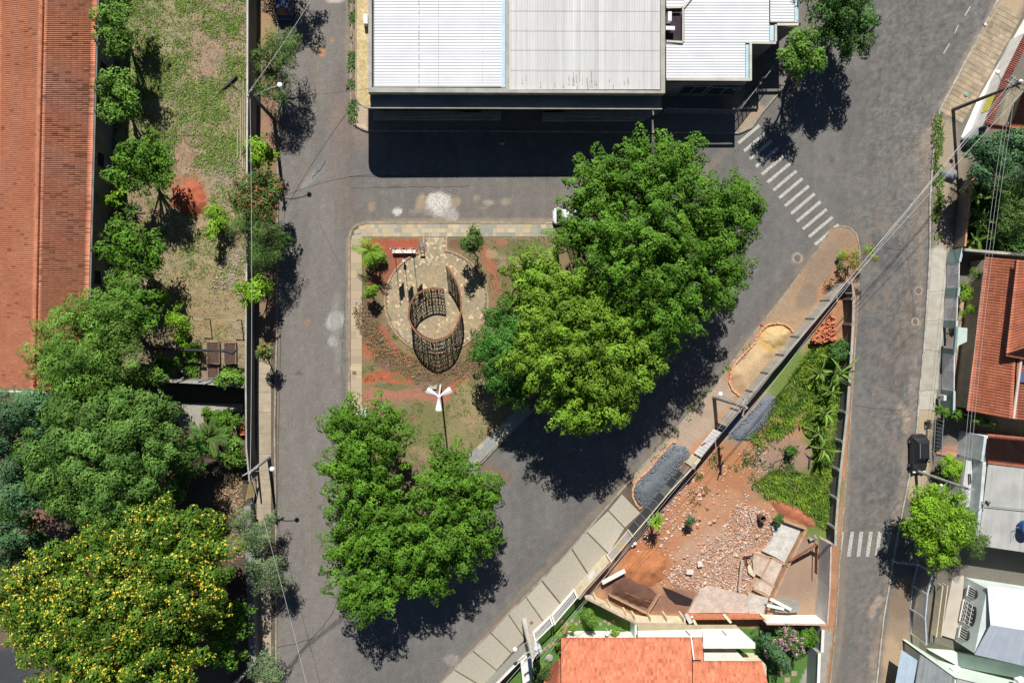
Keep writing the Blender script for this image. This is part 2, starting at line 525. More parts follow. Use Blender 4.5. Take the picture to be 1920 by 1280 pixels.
def frond_tree(name, label, x, y, h, n, L, kind, seed, leafw=.35, tilt=(.2, 1.0), cat='palm', group=None, banana=False, z0=.1, base=None, trunk=.12, droop=.9, mk=None):
    rs = random.Random(seed)
    top = G(x, y, z0 + h); b = G(*(base), z0) if base else Vector((top.x, top.y, z0))
    t = thing(name, label, cat, b, group)
    if h > .4: part(MB().tube([b, b.lerp(top, .5), top], [trunk * 1.2, trunk, trunk * .8], 8), 'trunk', BARK(), t, smooth=True)
    m = mk or leafmat(kind)
    for i in range(n):
        a = 2 * math.pi * i / n * (2.0 if n > 9 else 1) + rs.uniform(-.25, .25); el = rs.uniform(*tilt); l = L * (rs.uniform(.5, 1.2) if banana else rs.uniform(.75, 1.15)); el += rs.uniform(-.2, .3) if banana else 0
        d = Vector((math.cos(a), math.sin(a), 0)); side = Vector((-d.y, d.x, 0))
        pts = []; s = 7; drp = droop * (rs.uniform(.5, 1.7) if banana else 1); p = top - Vector((0, 0, rs.uniform(0, .5) * h * banana))
        for j in range(s + 1):
            pts.append(p.copy()); e = el - drp * (j / s) ** 1.3 * 1.6
            p = p + (d * math.cos(e) + Vector((0, 0, math.sin(e)))) * l / s
        mb = MB(); tn = rs.uniform(.45, 1.25) if banana else rs.uniform(.75, 1.3)
        if banana:
            wv = [.15, .6, .95, 1, .95, .8, .5, .08]
            vs = []
            for j, p in enumerate(pts):
                wd = leafw * wv[j]; jag = rs.uniform(.85, 1.1)
                vs += [p - side * wd * jag + Vector((0, 0, .10 * wd + .04)), p, p + side * wd * jag + Vector((0, 0, .10 * wd + .04))]
            for j in range(s):
                mb.add([vs[3 * j], vs[3 * j + 3], vs[3 * j + 4], vs[3 * j + 1]], [(0, 1, 2, 3)], tn * rs.uniform(.9, 1.1))
                mb.add([vs[3 * j + 1], vs[3 * j + 4], vs[3 * j + 5], vs[3 * j + 2]], [(0, 1, 2, 3)], tn * rs.uniform(.9, 1.1))
            for j in range(s): mb.beam(pts[j] + Vector((0, 0, .01)), pts[j + 1] + Vector((0, 0, .01)), .045, .03, 1.9)
        else:
            K = max(10, int(l / .11))
            for j in range(K):
                u = .1 + .9 * j / K * s / (s + .0); q = min(u * s, s - .01); q0 = int(q)
                p = pts[q0].lerp(pts[q0 + 1], q - q0); wl = leafw * math.sin(math.pi * (.12 + .8 * j / K)) + .06
                for sg in (-1, 1):
                    dd = (side * sg + d * .7).normalized() * wl + Vector((0, 0, -.12 * wl + rs.uniform(-.05, .05)))
                    mb.add([p - d * .03, p + dd * .5 - d * .03, p + dd, p + dd * .5 + d * .05], [(0, 1, 2, 3)], tn * rs.uniform(.8, 1.2))
            mb.tube(pts, [.03] * s + [.008], 4, 1.2)
        part(mb, 'leaf' if banana else 'frond', m, t)
    return t

def tufts(name, poly, n, h, m, seed, z=.12, spread=.16, blades=6, mask=None, label=None, bw=.035, parent=None):
    """ground cover: one object of many small blades"""
    rng = np.random.default_rng(seed)
    xs = [p[0] for p in poly]; ys = [p[1] for p in poly]
    P = np.stack([rng.uniform(min(xs), max(xs), n * 3), rng.uniform(min(ys), max(ys), n * 3)], 1)
    P = P[inside(P, poly)]
    if mask is not None: P = P[rng.random(len(P)) < mask(P)]
    P = P[:n]; W = GA(P, 0.0); W[:, 2] = z
    sc = rng.uniform(.5, 1.5, len(W))
    idx = np.repeat(np.arange(len(W)), blades); k = len(idx)
    a = rng.uniform(0, 6.28, k); o = rng.random(k)[:, None]
    dirs = np.stack([np.cos(a), np.sin(a), np.zeros(k)], 1)
    B = W[idx] + dirs * o * spread * sc[idx][:, None] * .5
    tip = B + dirs * (spread * sc[idx] * rng.uniform(.4, 1.0, k))[:, None]; tip[:, 2] = z + h * sc[idx] * rng.uniform(.35, 1, k)
    sd = np.stack([-np.sin(a), np.cos(a), np.zeros(k)], 1) * bw
    mid = (B * .45 + tip * .55); mid[:, 2] = z + (tip[:, 2] - z) * .75
    V = np.stack([B, mid - sd, tip, mid + sd], 1).reshape(-1, 3)
    me = npmesh(name, V, np.arange(k * 4).reshape(-1, 4), m, tint=np.repeat(rng.uniform(.65, 1.3, len(W)), blades))
    return link(name, me, parent, 'stuff')
# ================================================================ ground
VC = mat('painted_ground', (1, 1, 1), vcol=True, fine=.22, fscale=9, bump=.35, rough=.95)
ASPH = mat('asphalt', (1, 1, 1), vcol=True, fine=.26, fscale=9, bump=.2, rough=.9)
CONC = mat('concrete', (.36, .33, .27), (.28, .26, .22), scale=1.2, fine=.14, fscale=8, tint=True, bump=.15)
KERB = mat('kerb_stone', (.36, .32, .25), (.26, .22, .17), scale=2, fine=.15, tint=True)
PAINT = mat('road_paint', (.56, .54, .47), (.30, .285, .26), scale=6, fine=.25, fscale=12, rough=.7)

gm = MB(); gm.add([(-900, -900, -.12), (900, -900, -.12), (900, 900, -.12), (-900, 900, -.12)], [(0, 1, 2, 3)])
part(gm, 'ground', mat('earth', (.16, .15, .07), (.20, .13, .08), scale=.05, fine=.3, fscale=1.5), None, 'structure')

A0 = (.142, .134, .125)
ab = [
 # general tone of the carriageways
 ('l', [(585, -60), (585, 700), (575, 1300)], 60, (.185, .168, .150), .9, .6),
 ('l', [(680, 375), (1150, 380)], 45, (.165, .150, .135), .8, .8),
 ('l', [(1690, 300), (1680, 700), (1620, 1280)], 85, (.148, .140, .128), .9, .5),
 # verge dust along the kerbs
 ('l', [(655, -20), (653, 220)], 7, (.26, .20, .15), .7, 1.2),
 ('l', [(520, -20), (522, 620), (517, 1280)], 4, (.20, .16, .12), .6, 1.5),
 ('l', [(655, 1100), (653, 450), (668, 425), (690, 415), (1060, 413)], 4, (.27, .21, .14), .85, .9),
 ('l', [(640, 225), (700, 260)], 26, (.24, .18, .14), .5, 1.4),
 ('l', [(640, 150), (640, 330), (655, 420)], 22, (.165, .13, .11), .5, 1.5),
 ('e', 680, 320, 45, 28, 20, (.15, .14, .13), .6, 1.2),
 ('l', [(1870, 0), (1755, 215), (1735, 330), (1725, 520), (1708, 780), (1640, 1280)], 7, (.24, .20, .16), .6, 1.6),
 ('l', [(1600, 560), (1578, 1160), (1560, 1280)], 6, (.25, .20, .15), .6, 1.5),
 ('l', [(1560, 425), (1400, 630), (1180, 890), (830, 1275)], 6, (.20, .16, .12), .7, 1.4),
 # patches, spills and pot holes
 ('e', 822, 382, 24, 20, 0, (.52, .49, .44), 1.0, 1.1),
 ('e', 840, 400, 20, 10, 20, (.40, .37, .33), .8, 1.0),
 ('e', 790, 378, 9, 15, 15, (.34, .27, .17), .8, 1.2), ('e', 853, 378, 10, 9, 0, (.34, .28, .19), .7, 1.3),
 ('e', 745, 397, 9, 6, 0, (.52, .50, .46), 1, 1.2), ('e', 697, 388, 6, 8, 0, (.30, .23, .15), .7, 1.2),
 ('e', 893, 372, 7, 7, 0, (.30, .25, .19), .6, 1.6), ('e', 915, 380, 10, 7, 0, (.36, .31, .24), .7, 1.4),
 ('e', 950, 378, 10, 8, 0, (.34, .27, .20), .7, 1.4), ('e', 905, 390, 8, 5, 0, (.30, .25, .19), .6, 1.6),
 ('l', [(770, 396), (810, 400)], 4, (.27, .22, .17), .6, 1.2),
 ('e', 560, 700, 7, 4, 0, (.08, .078, .075), .7, .9), ('e', 600, 950, 5, 5, 0, (.085, .08, .075), .7, .9), ('e', 1130, 900, 6, 4, 30, (.08, .077, .074), .7, .9), ('e', 1020, 1060, 5, 8, 30, (.08, .077, .074), .6, .9), ('e', 1650, 130, 6, 5, 0, (.085, .08, .078), .6, .9), ('e', 1560, 300, 5, 7, 0, (.085, .08, .078), .6, .9), ('e', 740, 350, 14, 4, 0, (.10, .096, .09), .6, 1.2), ('e', 980, 345, 26, 5, 0, (.18, .16, .14), .5, 1.4), ('e', 1020, 365, 22, 6, 0, (.17, .14, .12), .5, 1.3),
 ('e', 629, 600, 16, 18, 0, (.40, .40, .37), .9, .8), ('e', 626, 640, 11, 10, 0, (.38, .37, .35), .9, .8),
 ('l', [(628, 560), (632, 650), (640, 690)], 10, (.22, .21, .19), .6, 1.4),
 ('e', 605, 99, 6, 8, 0, (.45, .20, .08), .75, .9), ('e', 624, 78, 4, 4, 0, (.40, .2, .1), .6, .9),
 ('e', 577, 604, 6, 6, 0, (.32, .19, .13), .6, 1), ('e', 572, 332, 5, 5, 0, (.30, .18, .12), .5, 1),
 ('e', 628, 0, 20, 6, 0, (.45, .40, .34), .9, .8), ('e', 560, 450, 20, 60, 0, (.125, .118, .112), .4, 1),
 ('l', [(600, 310), (588, 330), (570, 350)], 5, (.24, .24, .23), .8, 1.3), ('e', 598, 318, 9, 7, 20, (.22, .22, .21), .8, 1),
 ('l', [(605, 200), (595, 310)], 12, (.14, .13, .12), .5, 1.4),
 ('e', 848, 1237, 16, 11, -20, (.27, .24, .22), .7, 1.5), ('e', 920, 880, 40, 16, 30, (.19, .12, .09), .7, 1.2),
 ('l', [(640, 1160), (575, 1210), (545, 1250)], 4, (.065, .063, .065), .7, 1.4),
 ('l', [(700, 760), (650, 1110)], 10, (.13, .11, .1), .5, 1.2),
 # wheel wear of the diagonal street
 ('l', [(1760, 0), (1680, 170), (1650, 400)], 9, (.145, .138, .13), .35, .8),
 ('l', [(1720, 20), (1640, 210), (1640, 420)], 8, (.14, .135, .13), .3, .8),
 ('l', [(1340, 300), (1310, 345), (1330, 320)], 6, (.21, .17, .14), .6, 1.2),
 ('l', [(1355, 285), (1320, 330)], 9, (.19, .155, .13), .5, 1.2),
 ('l', [(1480, 520), (1200, 840), (930, 1120)], 14, (.125, .113, .108), .5, .9),
 ('l', [(1545, 325), (1590, 328), (1640, 345), (1668, 368)], 3, (.19, .16, .14), .6, 1),
 # the worn right-hand street
 ('e', 1660, 620, 60, 110, 0, (.122, .118, .113), .7, 1.3), ('e', 1700, 580, 16, 60, 0, (.165, .135, .11), .55, 1.8),
 ('e', 1722, 545, 7, 7, 0, (.32, .26, .2), .9, .5), ('e', 1717, 605, 10, 9, 0, (.26, .20, .16), .8, 1.0),
 ('e', 1700, 485, 7, 9, 0, (.20, .16, .14), .6, 1), ('e', 1650, 470, 40, 30, 0, (.09, .088, .09), .6, 1.4),
 ('e', 1740, 260, 14, 30, 20, (.27, .22, .17), .7, 1.2), ('e', 1722, 300, 18, 22, 0, (.22, .19, .16), .6, 1.6),
 ('l', [(1735, 340), (1722, 470)], 12, (.20, .165, .13), .6, 1.6),
 ('l', [(1668, 520), (1640, 800), (1600, 1120), (1570, 1280)], 4, (.155, .135, .118), .6, 1.3),
 ('l', [(1700, 560), (1672, 800), (1630, 1130), (1600, 1280)], 5, (.16, .135, .115), .6, 1.4),
 ('l', [(1640, 520), (1625, 780)], 5, (.13, .125, .12), .6, 1.3),
 ('e', 1690, 680, 20, 60, 8, (.14, .12, .105), .5, 1.6), ('e', 1650, 900, 45, 50, 0, (.115, .11, .105), .6, 1.2),
 ('e', 1660, 785, 25, 20, 0, (.14, .135, .13), .6, 1.2),
 ('l', [(1690, 762), (1700, 790), (1698, 805)], 8, (.30, .245, .18), .85, 1.0), ('e', 1648, 1122, 7, 9, 0, (.36, .28, .22), .85, 1),
 ('e', 1636, 1143, 6, 15, 10, (.30, .23, .18), .8, 1), ('e', 1657, 1158, 6, 12, 0, (.27, .21, .16), .8, 1.2),
 ('e', 1640, 1230, 10, 30, 10, (.25, .20, .16), .8, 1.4), ('e', 1672, 1010, 12, 14, 0, (.26, .2, .16), .8, 1.3),
 ('e', 1585, 860, 8, 22, 0, (.23, .19, .15), .7, 1.5), ('l', [(1563, 1050), (1560, 1140)], 10, (.23, .2, .17), .7, 1.5),
 ('e', 1755, 205, 12, 6, 0, (.17, .17, .18), .8, .9), ('e', 1760, 120, 25, 60, 30, (.125, .118, .112), .6, 1.2),
 ('e', 1495, 484, 11, 11, 0, (.30, .25, .2), .85, .5), ('e', 1460, 515, 8, 12, 0, (.17, .16, .155), .6, 1.6),
]
# one big sheet of asphalt: fine inside the picture
xs = np.concatenate([np.arange(430, 470, 8), np.arange(470, 1960, 4.2), np.arange(1960, 2700, 20)])
ys = np.concatenate([np.arange(-700, -30, 20), np.arange(-30, 1320, 4.2), np.arange(1320, 2000, 20)])
gx, gy = np.meshgrid(xs, ys)
P = np.stack([gx.ravel(), gy.ravel()], 1); W = GA(P)
nx, ny = len(xs), len(ys)
I = (np.arange(ny - 1)[:, None] * nx + np.arange(nx - 1)[None]).ravel()
Q = np.stack([I + nx, I + nx + 1, I + 1, I], 1)
col = paint(P, A0, ab, 11, .13)
mot = (fbm(P, 7, 31, 4) - .5) * np.clip((P[:, 0] - 1560) / 60, .35, 1) * np.where(P[:, 1] > 420, .65, .5)
col *= (1 + mot)[:, None]
col *= (1 + .14 * (vnoise(P, 5, 61) - .5) + .22 * (fbm(P * np.array([1, .12]), 9, 71, 3) - .5) + .5 * (vnoise(P, 4.3, 66) - .5) * np.clip((P[:, 0] - 1580) / 60, .12, 1) + .9 * np.clip(fbm(P, 7, 67, 2) - .68, 0, .3))[:, None]
tanm = np.clip((fbm(P, 17, 91, 4) - .56) * 9, 0, 1) * np.clip((P[:, 0] - 1570) / 60, 0, 1) * np.clip((P[:, 1] - 250) / 200, 0, 1) * .55
col = col * (1 - tanm[:, None]) + np.array((.21, .17, .135)) * tanm[:, None]
W[:, 2] += .012 * (fbm(P, 50, 2) - .5)
road = link('road', npmesh('road', W, Q, ASPH, col=col), None, 'structure')

# ---- markings on the road, each stripe on its own
def quad(pts, z, t=1.0):
    W = [G(*p) for p in pts]
    a = sum(W[i].x * W[(i + 1) % 4].y - W[(i + 1) % 4].x * W[i].y for i in range(4))
    if a < 0: W = W[::-1]
    return MB().add([(w.x, w.y, z) for w in W], [(0, 1, 2, 3)], t)

# seams of old repair cuts
for pts, wd in (([(655, 332), (900, 326), (1100, 330)], .05), ([(660, 352), (880, 349)], .04), ([(1560, 610), (1575, 900), (1560, 1140)], .04), ([(1630, 460), (1700, 470), (1720, 640)], .05),
                ([(1600, 760), (1690, 770), (1680, 860)], .05), ([(600, 420), (650, 520), (640, 700)], .04), ([(1240, 860), (1150, 960), (960, 1160)], .04)):
    part(strip([(x + random.uniform(-1.5, 1.5), y + random.uniform(-1.5, 1.5)) for x, y in dens(pts, 14)[:int(len(dens(pts, 14)) * .55)]], wd, .019), 'asphalt_seam', mat('seam', (.085, .080, .075), (.12, .11, .10), scale=6), None, 'structure')
cw1 = thing('zebra_crossing', 'slanting white zebra crossing over the diagonal street beside the big leafy tree', 'crosswalk', G(1480, 350, .0))
p0 = np.array((1404, 252.)); p1 = np.array((1550, 440.))
for i in range(14):
    c = p0 + (p1 - p0) * (i / 13.0)
    c = c + np.array((-2, 2)) * 0
    u = np.array((.765, -.645)); n = np.array((.645, .765))
    hl = 26 + min(i, 8) * .4; hw = 2.9
    q = [c - u * hl - n * hw, c + u * hl - n * hw, c + u * hl + n * hw, c - u * hl + n * hw]
    part(quad([tuple(x) for x in q], .020), 'stripe', PAINT, cw1)
cw2 = thing('zebra_crossing', 'short white zebra crossing with six worn stripes over the narrow right street', 'crosswalk', G(1625, 1020, .0))
for i, (xa, xb) in enumerate([(1579, 1573), (1598, 1591), (1615, 1609), (1633, 1626), (1650, 1643), (1669, 1660)]):
    q = [(xa - 3.5, 996), (xa + 3.5, 996), (xb + 3.5, 1043 - (i == 5) * 6), (xb - 3.5, 1043 - (i == 5) * 6)]
    part(quad(q, .020, 1), 'stripe', PAINT, cw2)
YEL = mat('yellow_paint', (.28, .19, .08), (.15, .12, .09), scale=3, fine=.3, rough=.8)
LINE = mat('worn_line', (.24, .21, .17), (.13, .125, .12), scale=3.2, fine=.3, rough=.85)
for i, (a, b) in enumerate([((1819, 13), (1809, 30)), ((1797, 47), (1790, 63)), ((1780, 82), (1769, 101))]):
    part(strip([a, b], .13, .020), 'lane_dash', PAINT, None, 'structure')
part(strip([(1706, 60), (1692, 105), (1682, 140), (1672, 180), (1663, 225), (1654, 270), (1650, 330), (1647, 400)], .07, .020), 'lane_line', LINE, None, 'structure')
part(strip([(580, 880), (585, 960), (584, 1068)], .09, .020), 'lane_line', YEL, None, 'structure')
part(strip([(587, 20), (591, 120), (588, 200)], .09, .020), 'lane_line', YEL, None, 'structure')
part(strip([(671, 1263), (689, 1250)], .12, .020), 'lane_dash', YEL, None, 'structure')
part(strip([(1465, 500), (1474, 488)], .08, .020), 'lane_dash', LINE, None, 'structure')
CR = flat('crack', (.045, .043, .042), .95)
for pts in [[(545, 1250), (580, 1200), (600, 1180), (625, 1150), (640, 1108)], [(520, 1215), (560, 1205), (585, 1195)],
            [(610, 300), (600, 320), (585, 335)], [(1335, 200), (1310, 320)]]:
    mb = MB()
    q = []
    for a, b in zip(pts[:-1], pts[1:]):
        for k in range(4):
            u = k / 4; q.append((a[0] + (b[0] - a[0]) * u + random.uniform(-2, 2), a[1] + (b[1] - a[1]) * u + random.uniform(-2, 2)))
    q.append(pts[-1])
    part(strip(q, .05, .019), 'asphalt_crack', CR, None, 'structure')

# manholes
def manhole(x, y, lab, r=.42, c=(.20, .16, .13)):
    c0 = G(x, y, 0)
    t = thing('manhole', lab, 'manhole', c0)
    part(MB().tube([c0 + Vector((0, 0, .0)), c0 + Vector((0, 0, .018))], r * 1.35, 20), 'ring', KERB, t)
    part(MB().tube([c0 + Vector((0, 0, .0)), c0 + Vector((0, 0, .026))], r * .85, 20), 'cover', mat('iron_cover', c, (.12, .09, .08), scale=8), t)
manhole(1495, 484, 'round iron manhole in a pale ring near the lower end of the big zebra crossing')
manhole(1722, 545, 'pale round manhole at the edge of the worn right street', .36, (.33, .27, .21))
manhole(1716, 603, 'rusty manhole sunk beside the pavement in front of the lattice gates', .34, (.17, .11, .09))

# ---- LEFT BLOCK ---------------------------------------------------
RED = (.27, .10, .055); TAN = (.34, .26, .15); SOIL = (.26, .17, .11); GRN = (.115, .15, .045); DRY = (.27, .22, .12); DIRT = (.33, .20, .13)
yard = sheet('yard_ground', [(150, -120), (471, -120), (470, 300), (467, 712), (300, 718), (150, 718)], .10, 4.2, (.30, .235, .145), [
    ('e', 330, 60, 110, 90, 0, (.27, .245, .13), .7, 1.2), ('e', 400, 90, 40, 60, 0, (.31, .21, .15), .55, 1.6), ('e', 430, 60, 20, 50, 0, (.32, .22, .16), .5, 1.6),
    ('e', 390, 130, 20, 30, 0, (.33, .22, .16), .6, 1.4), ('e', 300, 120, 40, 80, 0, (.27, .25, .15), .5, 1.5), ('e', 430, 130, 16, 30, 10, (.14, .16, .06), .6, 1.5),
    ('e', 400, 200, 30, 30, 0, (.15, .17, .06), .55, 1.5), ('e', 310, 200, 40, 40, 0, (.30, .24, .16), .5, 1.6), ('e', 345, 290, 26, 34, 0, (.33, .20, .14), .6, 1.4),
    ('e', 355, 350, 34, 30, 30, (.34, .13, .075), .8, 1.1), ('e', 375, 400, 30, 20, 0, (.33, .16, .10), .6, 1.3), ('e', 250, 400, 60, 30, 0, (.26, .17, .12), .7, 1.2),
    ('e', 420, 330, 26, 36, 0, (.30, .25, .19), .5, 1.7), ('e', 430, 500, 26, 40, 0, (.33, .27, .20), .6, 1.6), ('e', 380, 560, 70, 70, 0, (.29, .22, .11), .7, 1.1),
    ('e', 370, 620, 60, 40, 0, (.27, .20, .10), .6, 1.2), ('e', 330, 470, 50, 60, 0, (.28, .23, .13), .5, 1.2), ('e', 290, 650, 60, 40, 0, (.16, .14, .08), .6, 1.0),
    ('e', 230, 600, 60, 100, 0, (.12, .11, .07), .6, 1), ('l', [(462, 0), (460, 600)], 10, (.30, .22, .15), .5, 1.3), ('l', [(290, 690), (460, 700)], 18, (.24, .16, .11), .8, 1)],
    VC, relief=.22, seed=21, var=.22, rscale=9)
def gmask(P):
    m = .25 + .75 * (fbm(P, 40, 77, 3) > .47)
    for x, y, r in ((355, 350, 40), (400, 100, 25), (345, 290, 25), (250, 395, 30), (390, 130, 20)):
        m = m * (np.hypot(P[:, 0] - x, P[:, 1] - y) > r)
    return m * (.35 + .65 * (P[:, 1] < 330)) * (1 - .75 * ((P[:, 1] > 520) & (P[:, 0] > 300)))
tufts('yard_grass', [(215, -30), (462, -30), (462, 640), (300, 640), (215, 300)], 6200, .14, mat('yard_tufts', (.17, .30, .05), (.26, .36, .08), scale=1, tint=True, trans=.2), 5, spread=.24, bw=.03, mask=gmask)
tufts('dry_grass', [(215, -30), (462, -30), (462, 700), (300, 700), (215, 300)], 5200, .10, mat('dry_grass', (.36, .31, .18), (.28, .23, .13), scale=1, tint=True), 6, spread=.22, bw=.018)
# the garden below the inner wall and the ground under the big trees
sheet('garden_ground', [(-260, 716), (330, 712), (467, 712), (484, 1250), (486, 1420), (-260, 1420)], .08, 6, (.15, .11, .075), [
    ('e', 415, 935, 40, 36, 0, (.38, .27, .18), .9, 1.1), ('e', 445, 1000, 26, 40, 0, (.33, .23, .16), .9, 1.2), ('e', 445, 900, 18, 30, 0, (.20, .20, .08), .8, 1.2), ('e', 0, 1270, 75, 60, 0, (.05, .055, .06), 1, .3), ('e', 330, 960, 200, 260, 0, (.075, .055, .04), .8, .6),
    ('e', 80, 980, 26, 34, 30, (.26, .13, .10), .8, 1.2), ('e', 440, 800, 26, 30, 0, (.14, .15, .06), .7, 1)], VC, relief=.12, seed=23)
# the paved ledge just below the inner wall
part(MB().prism([tuple(G(*p)[:2]) for p in [(322, 754), (457, 757), (457, 772), (384, 769), (382, 804), (340, 800), (322, 770)]], 0, .16), 'garden_path', CONC, None, 'structure')

# verge between the left wall and the road
verge = sheet('verge', [(474, -120), (520, -120), (522, 250), (519, 640), (474, 645)], .11, 4.5, (.24, .16, .10), [
    ('e', 495, 60, 20, 40, 0, (.34, .22, .12), .8, 1.2), ('e', 500, 250, 12, 40, 0, (.30, .18, .12), .8, 1.2)], VC, relief=.1, seed=29)
def pave(name, polys, z, m, lab=None, tv=(.85, 1.12), parent=None, gap=.9):
    """slabs as separate pieces"""
    for p in polys:
        W = [G(*q) for q in p]; c = sum(W, Vector()) / len(W)
        W = [c + (w_ - c) * (1 - .02 / max((w_ - c).length, .3) * gap) for w_ in W]
        part(MB().prism([tuple(w_[:2]) for w_ in W], -.02, z + random.uniform(0, .006), random.uniform(*tv)), name, m, parent)
SLAB = mat('tan_slab', (.40, .33, .24), (.33, .27, .20), scale=1.5, fine=.14, fscale=9, tint=True, bump=.2)
sw = part(MB().prism([tuple(G(*p)[:2]) for p in [(474, 644), (519, 641), (517, 1300), (484, 1300)]], -.05, .10), 'sidewalk', mat('joint_dirt', (.14, .11, .08), (.1, .08, .06)), None, 'structure')
ysl = [645, 668, 700, 735, 772, 812, 850, 898, 944, 952, 990, 1040, 1090, 1150, 1210, 1300]
for a, b in zip(ysl[:-1], ysl[1:]):
    pave('paving_slab', [[(482, a), (509, a), (509, b), (482, b)]], .13, SLAB, parent=sw)
kerb([(520, -60), (522, 250), (519, 640), (515, 800), (518, 1000), (518, 1300)], m=KERB)

# ---- BUILDING BLOCK -------------------------------------------------
bp = [(660, -140), (658, 180), (663, 232), (690, 247), (900, 246), (1385, 250), (1408, 240), (1428, 212), (1480, 150), (1550, 88), (1625, 0), (1700, -140)]
sb = sheet('sidewalk', bp, .12, 6, (.17, .155, .14), [
    ('l', [(662, -50), (662, 180)], 7, (.30, .21, .15), .9, 1.2), ('l', [(672, -50), (670, 200)], 7, (.12, .09, .06), .5, 1.5),
    ('p', [(660, 200), (692, 200), (692, 247), (668, 240)], 3, (.44, .34, .24), .95, .5), ('l', [(1392, 240), (1420, 205)], 9, (.36, .28, .20), .9, 1),
    ('e', 1412, 208, 12, 18, 30, (.34, .25, .18), .9, 1)], VC, seed=31)
kerb([(660, -60), (658, 180), (663, 232), (676, 241), (690, 246), (900, 246), (1385, 250), (1408, 240), (1428, 212), (1480, 150), (1550, 88), (1625, 0), (1660, -60)], m=KERB)

# ---- PLAZA ISLAND ----------------------------------------------------
isl = [(655, 445), (659, 430), (668, 421), (684, 418), (1230, 418), (1278, 420), (1290, 432), (1275, 470), (1000, 766), (890, 878), (700, 1070), (668, 1098), (655, 1090)]
IB = [
    ('p', [(680, 448), (784, 448), (784, 470), (740, 520), (690, 540), (680, 520)], 8, (.30, .095, .055), .9, .8),
    ('l', [(684, 470), (684, 640)], 7, (.12, .14, .05), .7, 1.2), ('e', 715, 500, 20, 40, 0, (.22, .10, .06), .6, 1.4),
    ('e', 740, 462, 50, 14, 0, (.33, .09, .05), .9, .6),
    ('p', [(838, 448), (1060, 448), (1060, 520), (940, 560), (860, 470)], 8, (.20, .155, .085), .9, .8),
    ('l', [(905, 470), (920, 500), (930, 540)], 10, (.33, .12, .07), .8, 1.2), ('e', 921, 476, 11, 9, 0, (.38, .26, .14), .8, 1), ('e', 960, 490, 22, 16, 0, (.36, .25, .18), .7, 1.2),
    ('l', [(930, 452), (950, 458)], 6, (.33, .13, .08), .7, 1.2), ('e', 1000, 465, 40, 12, 0, (.12, .16, .05), .6, 1.2), ('e', 855, 460, 16, 10, 0, (.17, .09, .06), .8, 1), ('e', 955, 470, 20, 10, 0, (.13, .15, .055), .6, 1.4),
    ('e', 950, 545, 24, 50, 20, (.20, .15, .07), .8, 1.2), ('e', 935, 560, 10, 40, 10, (.27, .13, .08), .6, 1.3),
    # planted ring below the plaza: reddish brown
    ('l', [(690, 580), (700, 640), (740, 690), (790, 712), (850, 712), (900, 690), (925, 640)], 24, (.16, .105, .065), .95, .8),
    ('l', [(716, 615), (740, 655), (775, 680)], 10, (.30, .11, .065), .8, 1.2), ('l', [(880, 665), (905, 640)], 8, (.30, .12, .07), .8, 1.1),
    ('e', 695, 655, 16, 26, 10, (.36, .12, .065), .8, 1.2), ('e', 690, 700, 14, 24, 0, (.16, .15, .06), .7, 1.2),
    ('l', [(690, 712), (715, 702), (760, 712)], 11, (.40, .11, .055), .95, .9), ('l', [(690, 740), (760, 735), (830, 742)], 13, (.34, .15, .10), .95, .8),
    ('l', [(840, 735), (872, 715)], 10, (.38, .13, .065), .9, 1), ('e', 735, 725, 40, 6, 3, (.13, .15, .055), .8, 1.4), ('e', 745, 706, 18, 6, 10, (.13, .14, .05), .7, 1.3),
    ('e', 730, 690, 12, 8, 0, (.22, .13, .10), .7, 1), ('e', 790, 720, 26, 5, 0, (.22, .14, .11), .7, 1),
    ('e', 790, 800, 60, 40, 0, (.155, .16, .06), .85, 1.0), ('e', 900, 760, 50, 50, 30, (.26, .22, .11), .85, 1.0), ('e', 870, 830, 50, 40, 0, (.22, .20, .09), .6, 1.2),
    ('e', 880, 780, 14, 22, 0, (.34, .22, .13), .5, 1.5), ('e', 700, 780, 40, 20, 0, (.26, .16, .10), .6, 1.3), ('e', 775, 785, 8, 8, 0, (.32, .14, .09), .5, 1.2),
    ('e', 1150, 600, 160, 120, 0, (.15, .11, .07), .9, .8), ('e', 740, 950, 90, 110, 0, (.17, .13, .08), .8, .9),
]
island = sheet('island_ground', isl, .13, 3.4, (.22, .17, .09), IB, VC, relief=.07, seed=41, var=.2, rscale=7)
kerb([(655, 1088), (655, 445), (659, 430), (668, 421), (684, 418), (900, 417), (1040, 418), (1230, 418)], m=KERB)
kerb([(1275, 470), (1000, 767), (890, 880), (700, 1072)], m=KERB, z=.15)
# tile band along the top, three rows of coloured slabs, and down the left
TILE = mat('coloured_tile', (1, 1, 1), (.93, .92, .9), scale=3, fine=.09, fscale=12, tint=False, vcol=True)
def tile(poly, colr, parent, z=.16):
    W = [G(*q) for q in poly]; c = sum(W, Vector()) / len(W)
    W = [c + (w_ - c) * .985 for w_ in W]
    mb = MB().prism([tuple(w_[:2]) for w_ in W], .05, z + random.uniform(0, .005))
    o = part(mb, 'tile', TILE, parent)
    a = o.data.attributes.new('Col', 'FLOAT_COLOR', 'POINT')
    k = random.uniform(.92, 1.08)
    a.data.foreach_set('color', [x for _ in mb.v for x in (colr[0] * k, colr[1] * k, colr[2] * k, 1)])
band = part(MB().prism([tuple(G(*p)[:2]) for p in [(658, 445), (662, 432), (670, 424), (686, 420.5), (1038, 420.5), (1038, 444), (679, 444), (679, 778), (657, 778)]], .0, .15), 'sidewalk', mat('joint_dirt', (0, 0, 0)), None, 'structure')
TC = [(.42, .36, .26), (.33, .31, .24), (.48, .38, .24), (.29, .29, .25), (.38, .34, .25), (.50, .42, .28), (.36, .33, .27)]
rs = random.Random(4)
rows = [(421, 428.5), (428.5, 436.5), (436.5, 444)]
